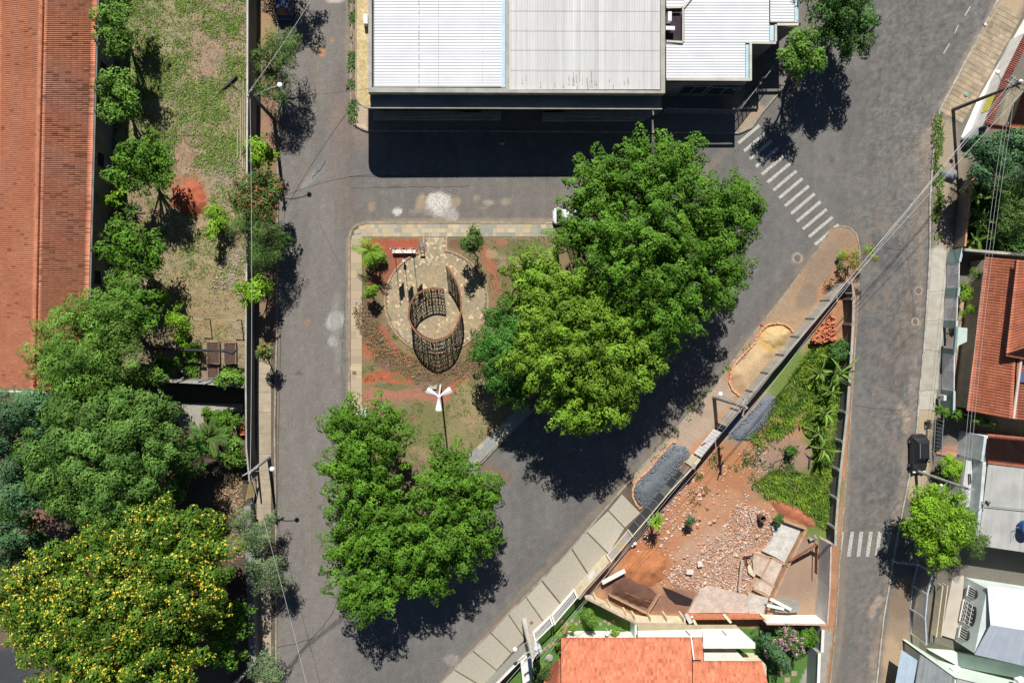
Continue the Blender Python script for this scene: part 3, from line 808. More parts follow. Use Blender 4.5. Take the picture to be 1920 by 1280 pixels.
for a, b in rows:
    x = 688 - (a < 425) * 0
    while x < 1036:
        w_ = rs.choice((7, 7.5, 14, 7, 10, 14)); x2 = min(x + w_, 1037)
        if x2 - x > 2: tile([(x, a), (x2, a), (x2, b), (x, b)], rs.choice(TC), band)
        x = x2
for q in ([(672, 425), (688, 421), (688, 430), (675, 432)], [(664, 433), (675, 427), (678, 437), (664, 441)], [(676, 432), (688, 430), (688, 444), (680, 444)], [(660, 442), (680, 438), (680, 450), (659, 450)]):
    tile(q, rs.choice(TC), band)
y = 450
LC = [(.42, .33, .22), (.40, .32, .22), (.37, .30, .21), (.44, .35, .23)]
while y < 776:
    h_ = rs.choice((8, 12, 16, 22)); y2 = min(y + h_, 777)
    k = rs.random()
    if k < .3: tile([(658, y), (668, y), (668, y2), (658, y2)], rs.choice(LC), band); tile([(668, y), (679, y), (679, y2), (668, y2)], rs.choice(LC), band)
    else: tile([(658, y), (679, y), (679, y2), (658, y2)], rs.choice(LC), band)
    y = y2
tile([(659, 578), (671, 578), (671, 586), (659, 586)], (.52, .38, .24), band, .165)
tile([(657, 687), (678, 687), (678, 694), (657, 694)], (.50, .40, .26), band, .165)
# drain cover and the pale slab end
solo(MB().box(G(664.5, 698.5, .17), (.38, .30, .03)), 'drain_cover', mat('iron_cover', (.1, .1, .1)), 'small square brown drain cover set in the tan strip west of the ring', 'drain cover')
# diagonal pavement along the south east edge
dp = [(1275, 470), (1000, 766), (890, 878), (858, 872), (976, 768), (1240, 470)]
sd = part(MB().prism([tuple(G(*p)[:2]) for p in [(1262, 470), (1276, 466), (1001, 762), (893, 872), (862, 868), (978, 765)]], 0, .15), 'sidewalk', mat('joint_dirt', (0, 0, 0)), None, 'structure')
u0 = np.array((989., 764.)); u1 = np.array((877., 870.)); dv = (u1 - u0) / np.linalg.norm(u1 - u0); pv = np.array((dv[1], -dv[0]))
for r in range(3):
    k = 0
    while k < 154:
        L_ = rs.choice((9, 13, 18)); a = u0 + dv * k + pv * (-12 + r * 8); b = u0 + dv * (k + L_) + pv * (-12 + r * 8)
        q = [a, b, b + pv * 8, a + pv * 8]
        tile([tuple(x) for x in q], rs.choice([(.27, .27, .25), (.25, .26, .25), (.29, .28, .26), (.42, .36, .28)] if k > 20 else [(.25, .26, .25)]), sd)
        k += L_
# plaza disc of hexagonal pavers
pc = G(818, 565, .15); pr = (G(914, 565) - G(722, 565)).length / 2
def neck(p):
    return inside(p, [(795, 444), (837, 444), (837, 500), (790, 500)])
disc = [(818 + 95 * math.sin(a), 565 - 95 * math.cos(a)) for a in np.linspace(.20, 2 * math.pi - .24, 60)]
disc = [(837, 444)] + disc + [(795, 444)]
plaza = part(MB().prism([tuple(G(*p)[:2]) for p in disc], 0, .155), 'plaza', mat('paver_joint', (.22, .18, .12), (.18, .15, .10)), None, 'structure')
hx = MB(); s_ = 5.0; rh = .138; rs = random.Random(9)
PC = G(818, 565)
for j in range(-30, 24):
    for i in range(-22, 23):
        x = 818 + (i + (j % 2) * .5) * s_; y_ = 565 + j * s_ * .866
        p = np.array([[x, y_]])
        if not (inside(p, disc)[0] and segdist(p, disc, True)[0] > 3.2): continue
        edge = 1.0
        lt = rs.random()
        e = fbm(p, 30, 5)[0]
        tw = math.hypot((x - 745) / 45, (y_ - 640) / 40)
        pb = .10 + .35 * max(0, 1 - tw) + .12 * (y_ < 500)
        t_ = rs.uniform(.86, 1.12) * (.9 + .25 * e)
        if lt < pb: t_ = rs.uniform(1.25, 1.8)
        c = G(x, y_)
        hx.add([(c.x + rh * math.cos(a), c.y + rh * math.sin(a), .172) for a in [math.pi / 6 + k * math.pi / 3 for k in range(6)]] +
               [(c.x + rh * 1.04 * math.cos(a), c.y + rh * 1.04 * math.sin(a), .15) for a in [math.pi / 6 + k * math.pi / 3 for k in range(6)]],
               [(0, 1, 2, 3, 4, 5)] + [(6 + k, 6 + (k + 1) % 6, (k + 1) % 6, k) for k in range(6)], t_)
part(hx, 'hexagonal_pavers', mat('hex_paver', (.33, .275, .185), (.42, .32, .19), scale=.35, fine=.12, tint=True), plaza, 'stuff')
EDGE = mat('edging_stone', (.50, .30, .20), (.40, .25, .17), scale=3, tint=True)
rim_px = [(818 + 96.5 * math.sin(a), 565 - 96.5 * math.cos(a)) for a in np.linspace(.21, 2 * math.pi - .25, 76)]
for pts in (rim_px, [(837, 444), (837, 472)], [(795, 444), (794, 468)]):
    W = [G(*p) for p in pts]
    for a, b in zip(W[:-1], W[1:]):
        part(MB().beam((a.x, a.y, .12), (b.x * .98 + a.x * .02, b.y * .98 + a.y * .02, .12), .14, .20, random.uniform(.85, 1.15)), 'edging_stone', EDGE, plaza)
tufts('island_grass', isl, 3600, .12, leafmat('grass'), 8, z=.14, spread=.2, bw=.022,
      mask=lambda P: (np.hypot(P[:, 0] - 818, P[:, 1] - 565) > 100) * ((P[:, 0] > 680) & (P[:, 1] > 447)) * (.12 + .88 * (fbm(P, 24, 3) > .52)) * (segdist(P, [(690, 735), (830, 742)]) > 10) * ((P[:, 1] > 600) | (P[:, 0] > 860) | (P[:, 0] < 690)) * (segdist(P, [(1000, 760), (880, 870)]) > 18))
def ringm(P):
    d = np.hypot((P[:, 0] - 818) / 1.08, P[:, 1] - 570)
    return ((d > 108) & (d < 142) & (P[:, 1] > 570)) * (.2 + .8 * (fbm(P, 12, 8) > .5))
tufts('reddish_ground_cover', [(665, 560), (960, 560), (960, 730), (665, 730)], 2300, .14, mat('bronze_leaves', (.24, .19, .09), (.30, .17, .11), scale=2.5, tint=True, fscale=6), 12, z=.14, spread=.20, bw=.035, mask=ringm)

# ---- LOT BLOCK (the long triangle on the right) ------------------------
lot = [(1560, 428), (1575, 424), (1592, 426), (1605, 440), (1611, 470), (1608, 540), (1598, 700), (1590, 850), (1577, 1000), (1566, 1170), (1553, 1300), (800, 1320), (828, 1278), (930, 1172), (1060, 1040), (1180, 900), (1290, 778), (1345, 718), (1400, 640), (1480, 540)]
LB_ = [
    ('l', [(1575, 435), (1500, 540), (1400, 660)], 26, (.30, .21, .14), .9, .8), ('l', [(1590, 440), (1600, 520)], 16, (.28, .19, .13), .8, 1.2),
    ('e', 1480, 590, 34, 50, 40, (.34, .24, .15), .8, 1.2), ('e', 1540, 500, 24, 40, 30, (.24, .18, .13), .7, 1.3), ('e', 1510, 560, 16, 26, 30, (.18, .15, .12), .6, 1.2),
    ('l', [(1345, 735), (1270, 815), (1200, 890)], 34, (.36, .29, .22), .85, .8),
    ('l', [(1450, 700), (1400, 770), (1330, 860)], 24, (.27, .21, .14), .8, 1), ('l', [(1520, 640), (1440, 720)], 18, (.36, .27, .17), .9, .9),
    ('e', 1500, 720, 60, 60, -50, (.12, .19, .035), .9, 1), ('l', [(1540, 660), (1530, 760), (1540, 860), (1535, 980)], 34, (.13, .20, .035), .9, .8), ('e', 1470, 860, 56, 40, 0, (.30, .19, .14), .95, .8), ('e', 1490, 905, 40, 18, 0, (.27, .20, .17), .8, 1),
    ('e', 1520, 930, 50, 60, 20, (.13, .17, .045), .9, 1), ('e', 1450, 915, 40, 26, 20, (.14, .16, .05), .8, 1.2),
    ('e', 1350, 880, 60, 50, 30, (.38, .17, .08), .9, .9), ('e', 1300, 930, 60, 50, 30, (.42, .19, .10), .9, .9), ('e', 1240, 980, 50, 50, 30, (.33, .16, .10), .9, .9),
    ('e', 1210, 1050, 55, 40, 30, (.40, .16, .07), .95, .9), ('e', 1290, 1000, 50, 50, 30, (.44, .20, .10), .8, .9), ('e', 1350, 990, 70, 70, 0, (.43, .23, .13), .8, 1),
    ('e', 1360, 1050, 80, 60, 0, (.42, .27, .19), .8, 1), ('e', 1180, 1110, 60, 30, 20, (.17, .095, .07), .95, .9), ('e', 1270, 1130, 40, 24, 0, (.22, .12, .085), .9, 1),
    ('e', 1480, 960, 26, 14, 30, (.32, .13, .075), .9, 1), ('e', 1495, 1080, 50, 60, 0, (.30, .22, .16), 1, .4),
    ('p', [(1078, 1120), (1098, 1119), (1190, 1172), (1290, 1172), (1555, 1180), (1540, 1300), (1000, 1320), (920, 1320), (1000, 1200)], 4, (.07, .17, .03), .97, .4),
    ('p', [(1540, 1180), (1560, 1180), (1545, 1300), (1490, 1300)], 3, (.32, .30, .27), .95, .5),
    ('l', [(1462, 760), (1430, 800), (1400, 820)], 6, (.14, .15, .17), .2, 1),
]
lotg = sheet('lot_ground', lot, .12, 4.2, (.36, .19, .105), LB_, VC, relief=.10, seed=51, var=.2, rscale=10)
kerb([(1611, 470), (1605, 440), (1592, 427), (1575, 424), (1560, 428), (1480, 540), (1400, 640), (1345, 718), (1290, 778), (1180, 900), (1060, 1040), (930, 1172), (828, 1278), (790, 1320)], m=KERB, z=.16)
kerb([(1611, 470), (1607, 560), (1597, 720), (1588, 860), (1576, 1000), (1566, 1170), (1553, 1300)], m=KERB, z=.17)
# sidewalk slabs with dark joints along the lot
kl = [(828, 1278), (930, 1172), (1060, 1040), (1118, 972)]
wl = [(928, 1283), (1005, 1202), (1085, 1128), (1133, 1043)]
swp = part(MB().prism([tuple(G(*p)[:2]) for p in [(796, 1312), (828, 1278), (930, 1172), (1060, 1040), (1180, 900), (1196, 914), (1222, 944), (1180, 986), (1140, 1046), (1086, 1112), (1020, 1180), (930, 1270), (890, 1312)]], 0, .15), 'sidewalk', mat('joint_dirt', (0, 0, 0)), None, 'structure')
FLAG = mat('flagstone', (.35, .34, .29), (.43, .37, .28), scale=4.5, fine=.16, tint=True, bump=.2)
edges = [((812, 1296), (880, 1330)), ((852, 1254), (916, 1292)), ((887, 1219), (930, 1254)), ((920, 1185), (958, 1222)), ((953, 1150), (984, 1196)), ((986, 1118), (1020, 1166)), ((1015, 1088), (1052, 1133)), ((1072, 1028), (1108, 1084)), ((1099, 996), (1140, 1037)), ((1140, 956), (1170, 988)), ((1166, 925), (1200, 960))]
for (a, b), (c, d) in zip(edges[:-1], edges[1:]):
    q = [a, c, d, b]
    W = [G(*x) for x in q]
    part(MB().prism([tuple(x[:2]) for x in [W[0].lerp(W[1], .03), W[1].lerp(W[0], .02), W[2].lerp(W[3], .02), W[3].lerp(W[2], .03)]], .05, .17 + random.uniform(0, .006), random.uniform(.88, 1.1)), 'paving_slab', FLAG, swp)
solo(MB().box(G(996.5, 1167, .185), (.3, .3, .02), rz=.7), 'drain_cover', mat('rusty_cover', (.30, .12, .08), (.18, .08, .06), scale=9), 'small reddish drain cover on the flagstone pavement beside the leaning utility pole', 'drain cover')

# ---- RIGHT BLOCK ---------------------------------------------------------
rb = [(1885, -120), (1870, 0), (1760, 208), (1748, 290), (1742, 380), (1742, 465), (1737, 560), (1730, 660), (1722, 740), (1718, 800), (1706, 880), (1690, 960), (1672, 1060), (1655, 1160), (1640, 1300), (2500, 1300), (2500, -120)]
RB_ = [
    ('l', [(1900, -20), (1790, 190)], 30, (.42, .32, .20), .95, .6), ('l', [(1755, 240), (1757, 330), (1750, 400)], 5, (.13, .16, .06), .6, 1.6),
    ('l', [(1775, 240), (1770, 460)], 18, (.33, .27, .19), .95, .8), ('l', [(1797, 300), (1795, 460)], 14, (.27, .21, .16), .9, .8),
    ('l', [(1755, 480), (1748, 640)], 18, (.46, .44, .38), .98, .6), ('e', 1760, 500, 12, 22, 0, (.42, .33, .24), .6, 1.2), ('l', [(1744, 665), (1738, 730)], 18, (.38, .36, .30), .98, .6), ('l', [(1738, 745), (1734, 770)], 16, (.43, .42, .38), .98, .6),
    ('l', [(1733, 780), (1722, 880), (1712, 920)], 18, (.40, .32, .21), .98, .7), ('l', [(1700, 1100), (1668, 1280)], 22, (.27, .20, .14), .98, 1), ('e', 1672, 1230, 20, 50, 0, (.40, .29, .19), .9, 1),
    ('e', 1690, 1120, 20, 40, 0, (.20, .15, .10), .8, 1.1),
    ('l', [(1805, 560), (1795, 770)], 8, (.42, .29, .19), .95, .6), ('e', 1860, 1060, 60, 22, 0, (.15, .14, .115), .95, .8), ('e', 1860, 400, 80, 90, 0, (.10, .09, .05), .9, .6),
    ('e', 1780, 840, 20, 8, 0, (.36, .18, .12), .9, .8)]
rightg = sheet('right_block_ground', rb, .12, 5.5, (.16, .145, .12), RB_, VC, seed=61, var=.15, relief=.04)
kerb([(1876, -60), (1870, 0), (1760, 208), (1748, 290), (1742, 380), (1742, 465), (1737, 560), (1730, 660), (1722, 740), (1718, 800), (1706, 880), (1690, 960), (1672, 1060), (1655, 1160), (1640, 1300)], m=mat('white_kerb', (.5, .48, .43), (.33, .3, .25), scale=2, tint=True), z=.17)
# slabs of the right pavement
for q in ([(1745, 473), (1773, 470), (1770, 545), (1741, 548)], [(1740, 550), (1769, 547), (1765, 600), (1736, 602)], [(1735, 604), (1764, 602), (1760, 658), (1731, 655)],
          [(1727, 664), (1759, 662), (1758, 730), (1724, 732)], [(1723, 736), (1755, 737), (1748, 768), (1721, 768)]):
    pave('paving_slab', [q], .15, mat('pale_slab', (.45, .43, .37), (.38, .34, .27), scale=1.2, fine=.1, tint=True), parent=rightg, tv=(.9, 1.06))
# brick-coloured blocks of the upper right pavement
BP = mat('block_paving', (.42, .34, .23), (.30, .24, .17), scale=.9, tint=True, fine=.15)
rs = random.Random(3)
a0 = np.array((1872., 6.)); dd = np.array((-.487, .873)); nn = np.array((.873, .487))
for i in range(24):
    for j in range(5):
        c = a0 + dd * (i * 9.6 + 6) + nn * (j * 9.4 + 7)
        if c[0] > 1935 or c[1] > 228: continue
        q = [tuple(c + dd * s * 4.7 + nn * t * 4.6) for s, t in ((-1, -1), (1, -1), (1, 1), (-1, 1))]
        pave('paving_block', [q], .145, BP, parent=rightg, tv=(.82, 1.15), gap=1)
tufts('weeds', [(1750, 210), (1765, 215), (1762, 450), (1745, 450)], 260, .2, leafmat('grass'), 15, z=.15, spread=.3, bw=.04, mask=lambda P: (fbm(P, 20, 9) > .48) * 1.0)
tufts('weeds', [(655, 0), (668, 0), (668, 232), (655, 225)], 110, .15, leafmat('dark'), 16, z=.13, spread=.35, bw=.04, mask=lambda P: (fbm(P, 16, 4) > .5) * 1.0)
tufts('weeds', [(1180, 895), (1400, 632), (1412, 642), (1190, 905)], 240, .16, leafmat('grass'), 17, z=.13, spread=.3, bw=.04, mask=lambda P: (fbm(P, 20, 6) > .55) * 1.0)
# ================================================================ buildings and walls
WHITE = mat('white_plaster', (.78, .76, .70), (.66, .63, .56), scale=1.0, fine=.06, tint=True)
CREAM = mat('cream_plaster', (.68, .60, .42), (.55, .47, .33), scale=1.3, fine=.1, tint=True)
GREYW = mat('grey_render', (.20, .20, .19), (.13, .13, .13), scale=.8, fine=.18, tint=True, bump=.2)
COPE = mat('coping_concrete', (.42, .40, .35), (.30, .29, .26), scale=1.1, fine=.12, tint=True)
TEAL = mat('teal_wall', (.21, .29, .28), (.17, .24, .23), scale=.8, fine=.07, tint=True)
MINT = mat('mint_wall', (.62, .72, .62), (.54, .64, .55), scale=.6, fine=.05, tint=True)
WMET = flat('white_metal', (.82, .82, .82), .5)
GMET = flat('grey_metal', (.33, .35, .37), .4, .3)
DMET = flat('dark_metal', (.025, .028, .03), .45)
GLASS = mat('dark_glass', (.02, .025, .03), (.03, .035, .04), rough=.08, fine=0, spec=.6)
RUST = mat('rust_steel', (.30, .13, .06), (.19, .075, .04), scale=3, fine=.2, fscale=14)
RUSTD = mat('dark_rust_steel', (.045, .024, .018), (.03, .018, .014), scale=3, fine=.2)
BRICKM = mat('brick', (.52, .20, .10), (.42, .15, .08), scale=4, fine=.18, fscale=14, tint=True)
TERRA = mat('roof_clay', (.60, .235, .125), (.52, .195, .105), scale=.35, fine=.12, fscale=6, tint=True, rough=.85)
TERRA2 = mat('roof_clay_orange', (.54, .185, .10), (.43, .14, .075), scale=.9, fine=.1, fscale=6, tint=True, rough=.85)
ZINCW = mat('white_sheet', (.70, .705, .72), (.62, .63, .65), scale=.6, fine=.05, tint=True, rough=.5)
ZINCG = mat('grey_sheet', (.54, .54, .525), (.49, .49, .475), scale=.35, fine=.05, fscale=3, tint=True, rough=.55, stretch=(1, .15, 1))
FIBRE = mat('fibre_cement', (.44, .44, .41), (.36, .36, .34), scale=.6, fine=.08, tint=True, rough=.8)

def roof(name, A, B, C, D, m, parent, pitch=.2, amp=.05, seg=4, course=0.0, step=.02, tvar=.12, dark=0.0, seed=1, kind='stuff', flatprof=False):
    """ribs run from edge AB (top) to DC (bottom)"""
    rng = np.random.default_rng(seed)
    A, B, C, D = [np.array(v) for v in (A, B, C, D)]
    Lu = max(np.linalg.norm(B - A), np.linalg.norm(C - D)); Lv = max(np.linalg.norm(D - A), np.linalg.norm(C - B))
    nr = max(1, int(round(Lu / pitch))); nu = nr * seg
    u = np.linspace(0, 1, nu + 1)
    if flatprof:
        ph = np.arange(nu + 1) % seg; prof = np.where(ph == 0, 1.0, 0.0) * amp
    else: prof = amp * np.abs(np.sin(np.pi * u * nr)) if course else amp * .5 * (1 - np.cos(2 * np.pi * u * nr))
    if course:
        nc = max(1, int(round(Lv / course))); v = np.repeat(np.linspace(0, 1, nc + 1), 2)[1:-1]
        off = np.tile([0.0, step], nc)
    else:
        nc = 1; v = np.array([0., 1.]); off = np.array([0., 0.])
    UU, VV = np.meshgrid(u, v)
    P = (A[None, None] * ((1 - UU) * (1 - VV))[..., None] + B * (UU * (1 - VV))[..., None] + C * (UU * VV)[..., None] + D * ((1 - UU) * VV)[..., None])
    n = np.cross(B - A, D - A); n = n / np.linalg.norm(n)
    if n[2] < 0: n = -n
    P = P + n * (prof[None, :] + off[:, None])[..., None]
    if course: P += n * (rng.uniform(-.006, .006, (len(v), 1))[..., None])
    nx = nu + 1; ny = len(v)
    I = (np.arange(ny - 1)[:, None] * nx + np.arange(nu)[None])
    Q = np.stack([I, I + 1, I + nx + 1, I + nx], -1).reshape(-1, 4)
    if np.cross(B - A, D - A)[2] < 0: Q = Q[:, ::-1]
    tt = rng.normal(1, tvar, (ny - 1, nr)).clip(.6, 1.4)
    if dark:
        pch = fbm(np.stack([np.repeat(np.arange(ny - 1), nr) * .9, np.tile(np.arange(nr), ny - 1) * .45], 1) , 4, seed)
        dk = (rng.random((ny - 1) * nr) < dark * (pch > .5) * 1.6).reshape(ny - 1, nr); tt = np.where(dk, tt * .62, tt)
    tint = np.repeat(tt, seg, axis=1).reshape(-1)
    o0 = np.array(origin(parent))
    return link(name, npmesh(name, P.reshape(-1, 3) - o0, Q, m, tint=tint), parent, kind)

def wallrun(name, pts, h, th, m, parent, z0=.1, t=1.0, split=0):
    W = [G(p[0], p[1], h) for p in pts]; out = []
    for a, b in zip(W[:-1], W[1:]):
        L = (b - a).length; k = max(1, int(round(L / split))) if split else 1
        for i in range(k):
            p = a.lerp(b, i / k); q = a.lerp(b, (i + 1) / k); d = (q - p).normalized() * (.006 if split else 0)
            zc = (z0 + h) / 2
            out.append(part(MB().beam((p.x + d.x, p.y + d.y, zc), (q.x - d.x, q.y - d.y, zc), th, h - z0, t * (random.uniform(.9, 1.1) if split else 1)), name, m, parent))
    return out

def coperun(pts, h, wd, m, parent, th=.06, name='coping', split=0, t=1.0):
    W = [G(p[0], p[1], h) for p in pts]
    for a, b in zip(W[:-1], W[1:]):
        L = (b - a).length; k = max(1, int(round(L / split))) if split else 1
        for i in range(k):
            p = a.lerp(b, i / k); q = a.lerp(b, (i + 1) / k); d = (q - p).normalized() * .008
            part(MB().beam((p.x + d.x, p.y + d.y, h + th / 2 + .003), (q.x - d.x, q.y - d.y, h + th / 2 + .003), wd, th, t * random.uniform(.88, 1.12)), name, m, parent)

def body(pts, h, m, parent, z0=0.0, name='walls', ground=False):
    """walls: outline at photo points taken at height h (or at the ground)"""
    W = [G(p[0], p[1], 0 if ground else h) for p in pts]
    return part(MB().prism([tuple(w_[:2]) for w_ in W], z0, h), name, m, parent)

# ---- long clay-roofed hall at the left ---------------------------------
t = thing('long_hall', 'long hall at the left edge with a ridged clay tile roof', 'building', G(60, 300, 0))
zr, ze = 6.1, 4.7
rt, rb_ = G(81, -80, zr), G(64, 732, zr); et, eb = G(184, -80, ze), G(161, 735, ze)
roof('roof_tiles', rt, rb_, eb, et, mat('roof_clay_pale', (.80, .33, .19), (.70, .27, .155), scale=.35, fine=.12, fscale=6, tint=True), t, pitch=.168, amp=.036, seg=4, course=.44, step=.018, tvar=.07, dark=.16, seed=4)
lt_, lb = Vector((rt.x * 2 - et.x - .6, rt.y, ze)), Vector((rb_.x * 2 - eb.x - .6, rb_.y, ze))
roof('roof_tiles', rt, rb_, lb, lt_, TERRA, t, pitch=.168, amp=.055, seg=4, course=.44, step=.018, tvar=.06, dark=.02, seed=5)
mb = MB()
for i in range(100):
    a = rt.lerp(rb_, i / 100); b = rt.lerp(rb_, (i + 1.08) / 100)
    mb.tube([a + Vector((0, 0, .07)), b + Vector((0, 0, .045))], [.17, .14], 8, random.uniform(.8, 1.1))
part(mb, 'ridge_tiles', TERRA, t, 'stuff')
part(MB().prism([(et.x - .55, et.y), (eb.x - .5, eb.y + .3), (lb.x + .5, lb.y + .3), (lt_.x + .5, lt_.y)], 0, ze - .12), 'walls', GREYW, t)
part(MB().beam(eb + Vector((.1, -.12, -.05)), rb_ + Vector((0, -.12, -.05)), .16, .16).beam(lb + Vector((-.1, -.12, -.05)), rb_ + Vector((0, -.12, -.05)), .16, .16), 'bargeboard', WHITE, t)
part(MB().beam(et + Vector((.10, 0, -.06)), eb + Vector((.10, 0, -.06)), .14, .12), 'gutter', GREYW, t)
for yy in (470, 300, 130, 520):
    p = G(186, yy, 2.2); part(MB().box((et.x + (eb.x - et.x) * (yy + 80) / 815 - .50, p.y, 2.2), (.12, 1.2, 1.0)), 'window', GLASS, t)
part(MB().prism([tuple(G(*p)[:2]) for p in [(190, -80), (231, -80), (212, 560), (180, 560)]], 0, .13), 'concrete_path', mat('dark_concrete', (.10, .10, .10), (.07, .07, .07), scale=1), None, 'structure')

# ---- metal-roofed public building at the top ----------------------------
t = thing('public_building', 'wide metal-roofed building above the square with a canopy round its corner', 'building', G(960, 100, 0))
H1 = 6.0
body([(694, -160), (694, 170), (1245, 170), (1245, -160)], H1 - .45, GREYW, t)
bx = MB().prism([tuple(G(*p, 5.6)[:2]) for p in [(700, -160), (700, 165), (1241, 165), (1241, -160)]], 5.58, 5.62)
part(bx, 'roof_deck', GREYW, t)
roof('roof_sheets', G(943, -160, 5.76), G(943, 163, 5.76), G(702, 163, 5.70), G(702, -160, 5.70), ZINCW, t, pitch=.255, amp=.045, seg=6, tvar=.02, kind=None)
roof('roof_sheets', G(1239, -160, 5.80), G(955, -160, 5.80), G(955, 168, 5.72), G(1239, 168, 5.72), ZINCG, t, pitch=.24, amp=.03, seg=6, tvar=.06, kind=None)
part(MB().prism([tuple(G(*p, 5.8)[:2]) for p in [(940, -160), (947, -160), (947, 164), (940, 164)]], 5.6, 5.80), 'gutter', flat('blue_gutter', (.45, .62, .72), .4), t)
part(MB().prism([tuple(G(*p, 5.9)[:2]) for p in [(947.5, -160), (955, -160), (955, 166), (947.5, 166)]], 5.6, 5.92), 'coping', COPE, t)
for pts in ([(690.5, -160), (697, -160), (697, 164), (690.5, 173)], [(690.5, 173), (697, 164), (955, 165.5), (955, 174)], [(955, 174), (955, 168), (1239, 170), (1247, 175)], [(1247, 175), (1239, 170), (1239, -160), (1247, -160)]):
    part(MB().prism([tuple(G(*p, H1)[:2]) for p in pts], 5.3, H1 + random.uniform(0, .004)), 'parapet', COPE, t)
hc = 4.95
can = [(668.5, -160), (668.5, 176)] + [(668.5 + 26 * (1 - math.cos(a)), 176 + 26 * math.sin(a)) for a in np.linspace(.15, math.pi / 2, 8)] + [(694.5, 176), (694.5, -160)]
part(MB().prism([tuple(G(*p, hc)[:2]) for p in can], hc - .18, hc), 'canopy', mat('mossy_canopy', (.58, .47, .26), (.46, .36, .18), scale=.9, fine=.22, fscale=4), t)
part(MB().prism([tuple(G(*p, hc)[:2]) for p in [(694.6, 176), (694.6, 202), (1240, 203.5), (1240, 176)]], hc - .18, hc + .004), 'canopy', mat('shaded_canopy', (.22, .23, .22), (.15, .16, .15), scale=.7, fine=.2, stretch=(.5, 1, 1)), t)  # front of the same slab; the parapet's shadow is painted in as grey
rimp = [(667.5, -160), (667.5, 176)] + [(667.5 + 27 * (1 - math.cos(a)), 176 + 27 * math.sin(a)) for a in np.linspace(.15, math.pi / 2, 8)] + [(900, 203.6), (1241, 205)]
W_ = [G(p[0], p[1], hc) for p in rimp]; mb = MB()
for a, b in zip(W_[:-1], W_[1:]): mb.beam(a, b, .07, .24)
part(mb, 'canopy_edge', COPE, t)
# a few roof screws and seams
mb = MB()
for xx in (785, 822, 905):
    for k in range(34):
        if random.random() < .5: mb.box(G(xx, -20 + k * 5.4, 5.78), (.05, .05, .05))
part(mb, 'roof_screws', DMET, t, 'stuff')
RS = mat('rust_streak', (.34, .25, .17), (.42, .38, .33), scale=5, fine=.2)
mb = MB(); rs = random.Random(12)
for k in range(26):
    x = rs.choice((rs.uniform(1060, 1120), rs.uniform(965, 1235))); y1 = rs.uniform(150, 167); l = rs.uniform(4, 20)
    p, q = G(x, y1 - l, 5.815), G(x + .4, y1, 5.80); mb.beam(p, q, rs.uniform(.03, .08), .012)
part(mb, 'rust_streaks', RS, t, 'stuff')
mb = MB()
for yy in (20, 57, 93, 131): mb.beam(G(957, yy, 5.82), G(1238, yy + 1, 5.82), .02, .008)
part(mb, 'sheet_laps', mat('lap_grey', (.42, .42, .41)), t)
for xx in (786, 822): part(MB().beam(G(xx, -160, 5.80), G(xx, 163, 5.80), .035, .012), 'sheet_lap', mat('lap_grey', (0, 0, 0)), t)
part(MB().prism([tuple(G(*p, .5)[:2]) for p in [(700, 208), (940, 208), (940, 224), (700, 224)]], .1, .5), 'ramp', CONC, t)
part(MB().prism([tuple(G(*p, .5)[:2]) for p in [(1018, 208), (1240, 208), (1205, 226), (1018, 226)]], .1, .5), 'ramp', CONC, t)
def railing(pts, z0, h, parent, n, m, r=.025, name='handrail'):
    W = [G(p[0], p[1], z0 + h) for p in pts]
    mb = MB().tube(W, r, 6)
    mb.tube([w_ - Vector((0, 0, h * .5)) for w_ in W], r * .7, 6)
    L = [0]
    for a, b in zip(W[:-1], W[1:]): L.append(L[-1] + (b - a).length)
    for i in range(n):
        s = L[-1] * i / (n - 1); j = max(k for k in range(len(L) - 1) if L[k] <= s + 1e-6)
        p = W[j].lerp(W[j + 1], min(1, (s - L[j]) / (L[j + 1] - L[j])))
        mb.tube([(p.x, p.y, z0), p], r, 6)
    return part(mb, name, m, parent)
railing([(722, 219.5), (830, 217.5), (916, 215), (937, 218)], .5, .95, t, 9, GMET, .03)
railing([(1018, 222), (1040, 217), (1100, 218), (1205, 221)], .5, .95, t, 8, GMET, .03)
for x in (860, 1018): 
    for k in range(4): part(MB().prism([tuple(G(*p, .1)[:2]) for p in [(x, 210 + k * 3), (x + 40, 210 + k * 3), (x + 40, 213 + k * 3), (x, 213 + k * 3)]], .1, .5 - k * .1), 'step', CONC, t)
# air conditioner standing on the west canopy
def aircon(name, c, rz, label, group=None):
    o = thing('air_conditioner', label, 'air conditioner', c, group)
    M = Matrix.Rotation(rz, 3, 'Z'); c = Vector(c)
    part(MB().box(c + Vector((0, 0, .32)), (.85, .36, .6), rz), 'casing', WMET, o)
    q = c + M @ Vector((-.12, -.187, .32)); n = M @ Vector((0, -.02, 0))
    part(MB().tube([q, q + n], .24, 14), 'fan_grille', DMET, o)
    part(MB().tube([q + n, q + n * 1.8], .07, 10), 'fan_hub', GMET, o)
    q2 = c + Vector((0, 0, .625)); part(MB().box(q2, (.8, .30, .012), rz), 'top_panel', ZINCW, o)
    return o
aircon('a', G(687, 41, hc), 1.57, 'white air conditioner on the tan canopy west of the ribbed metal roofs')

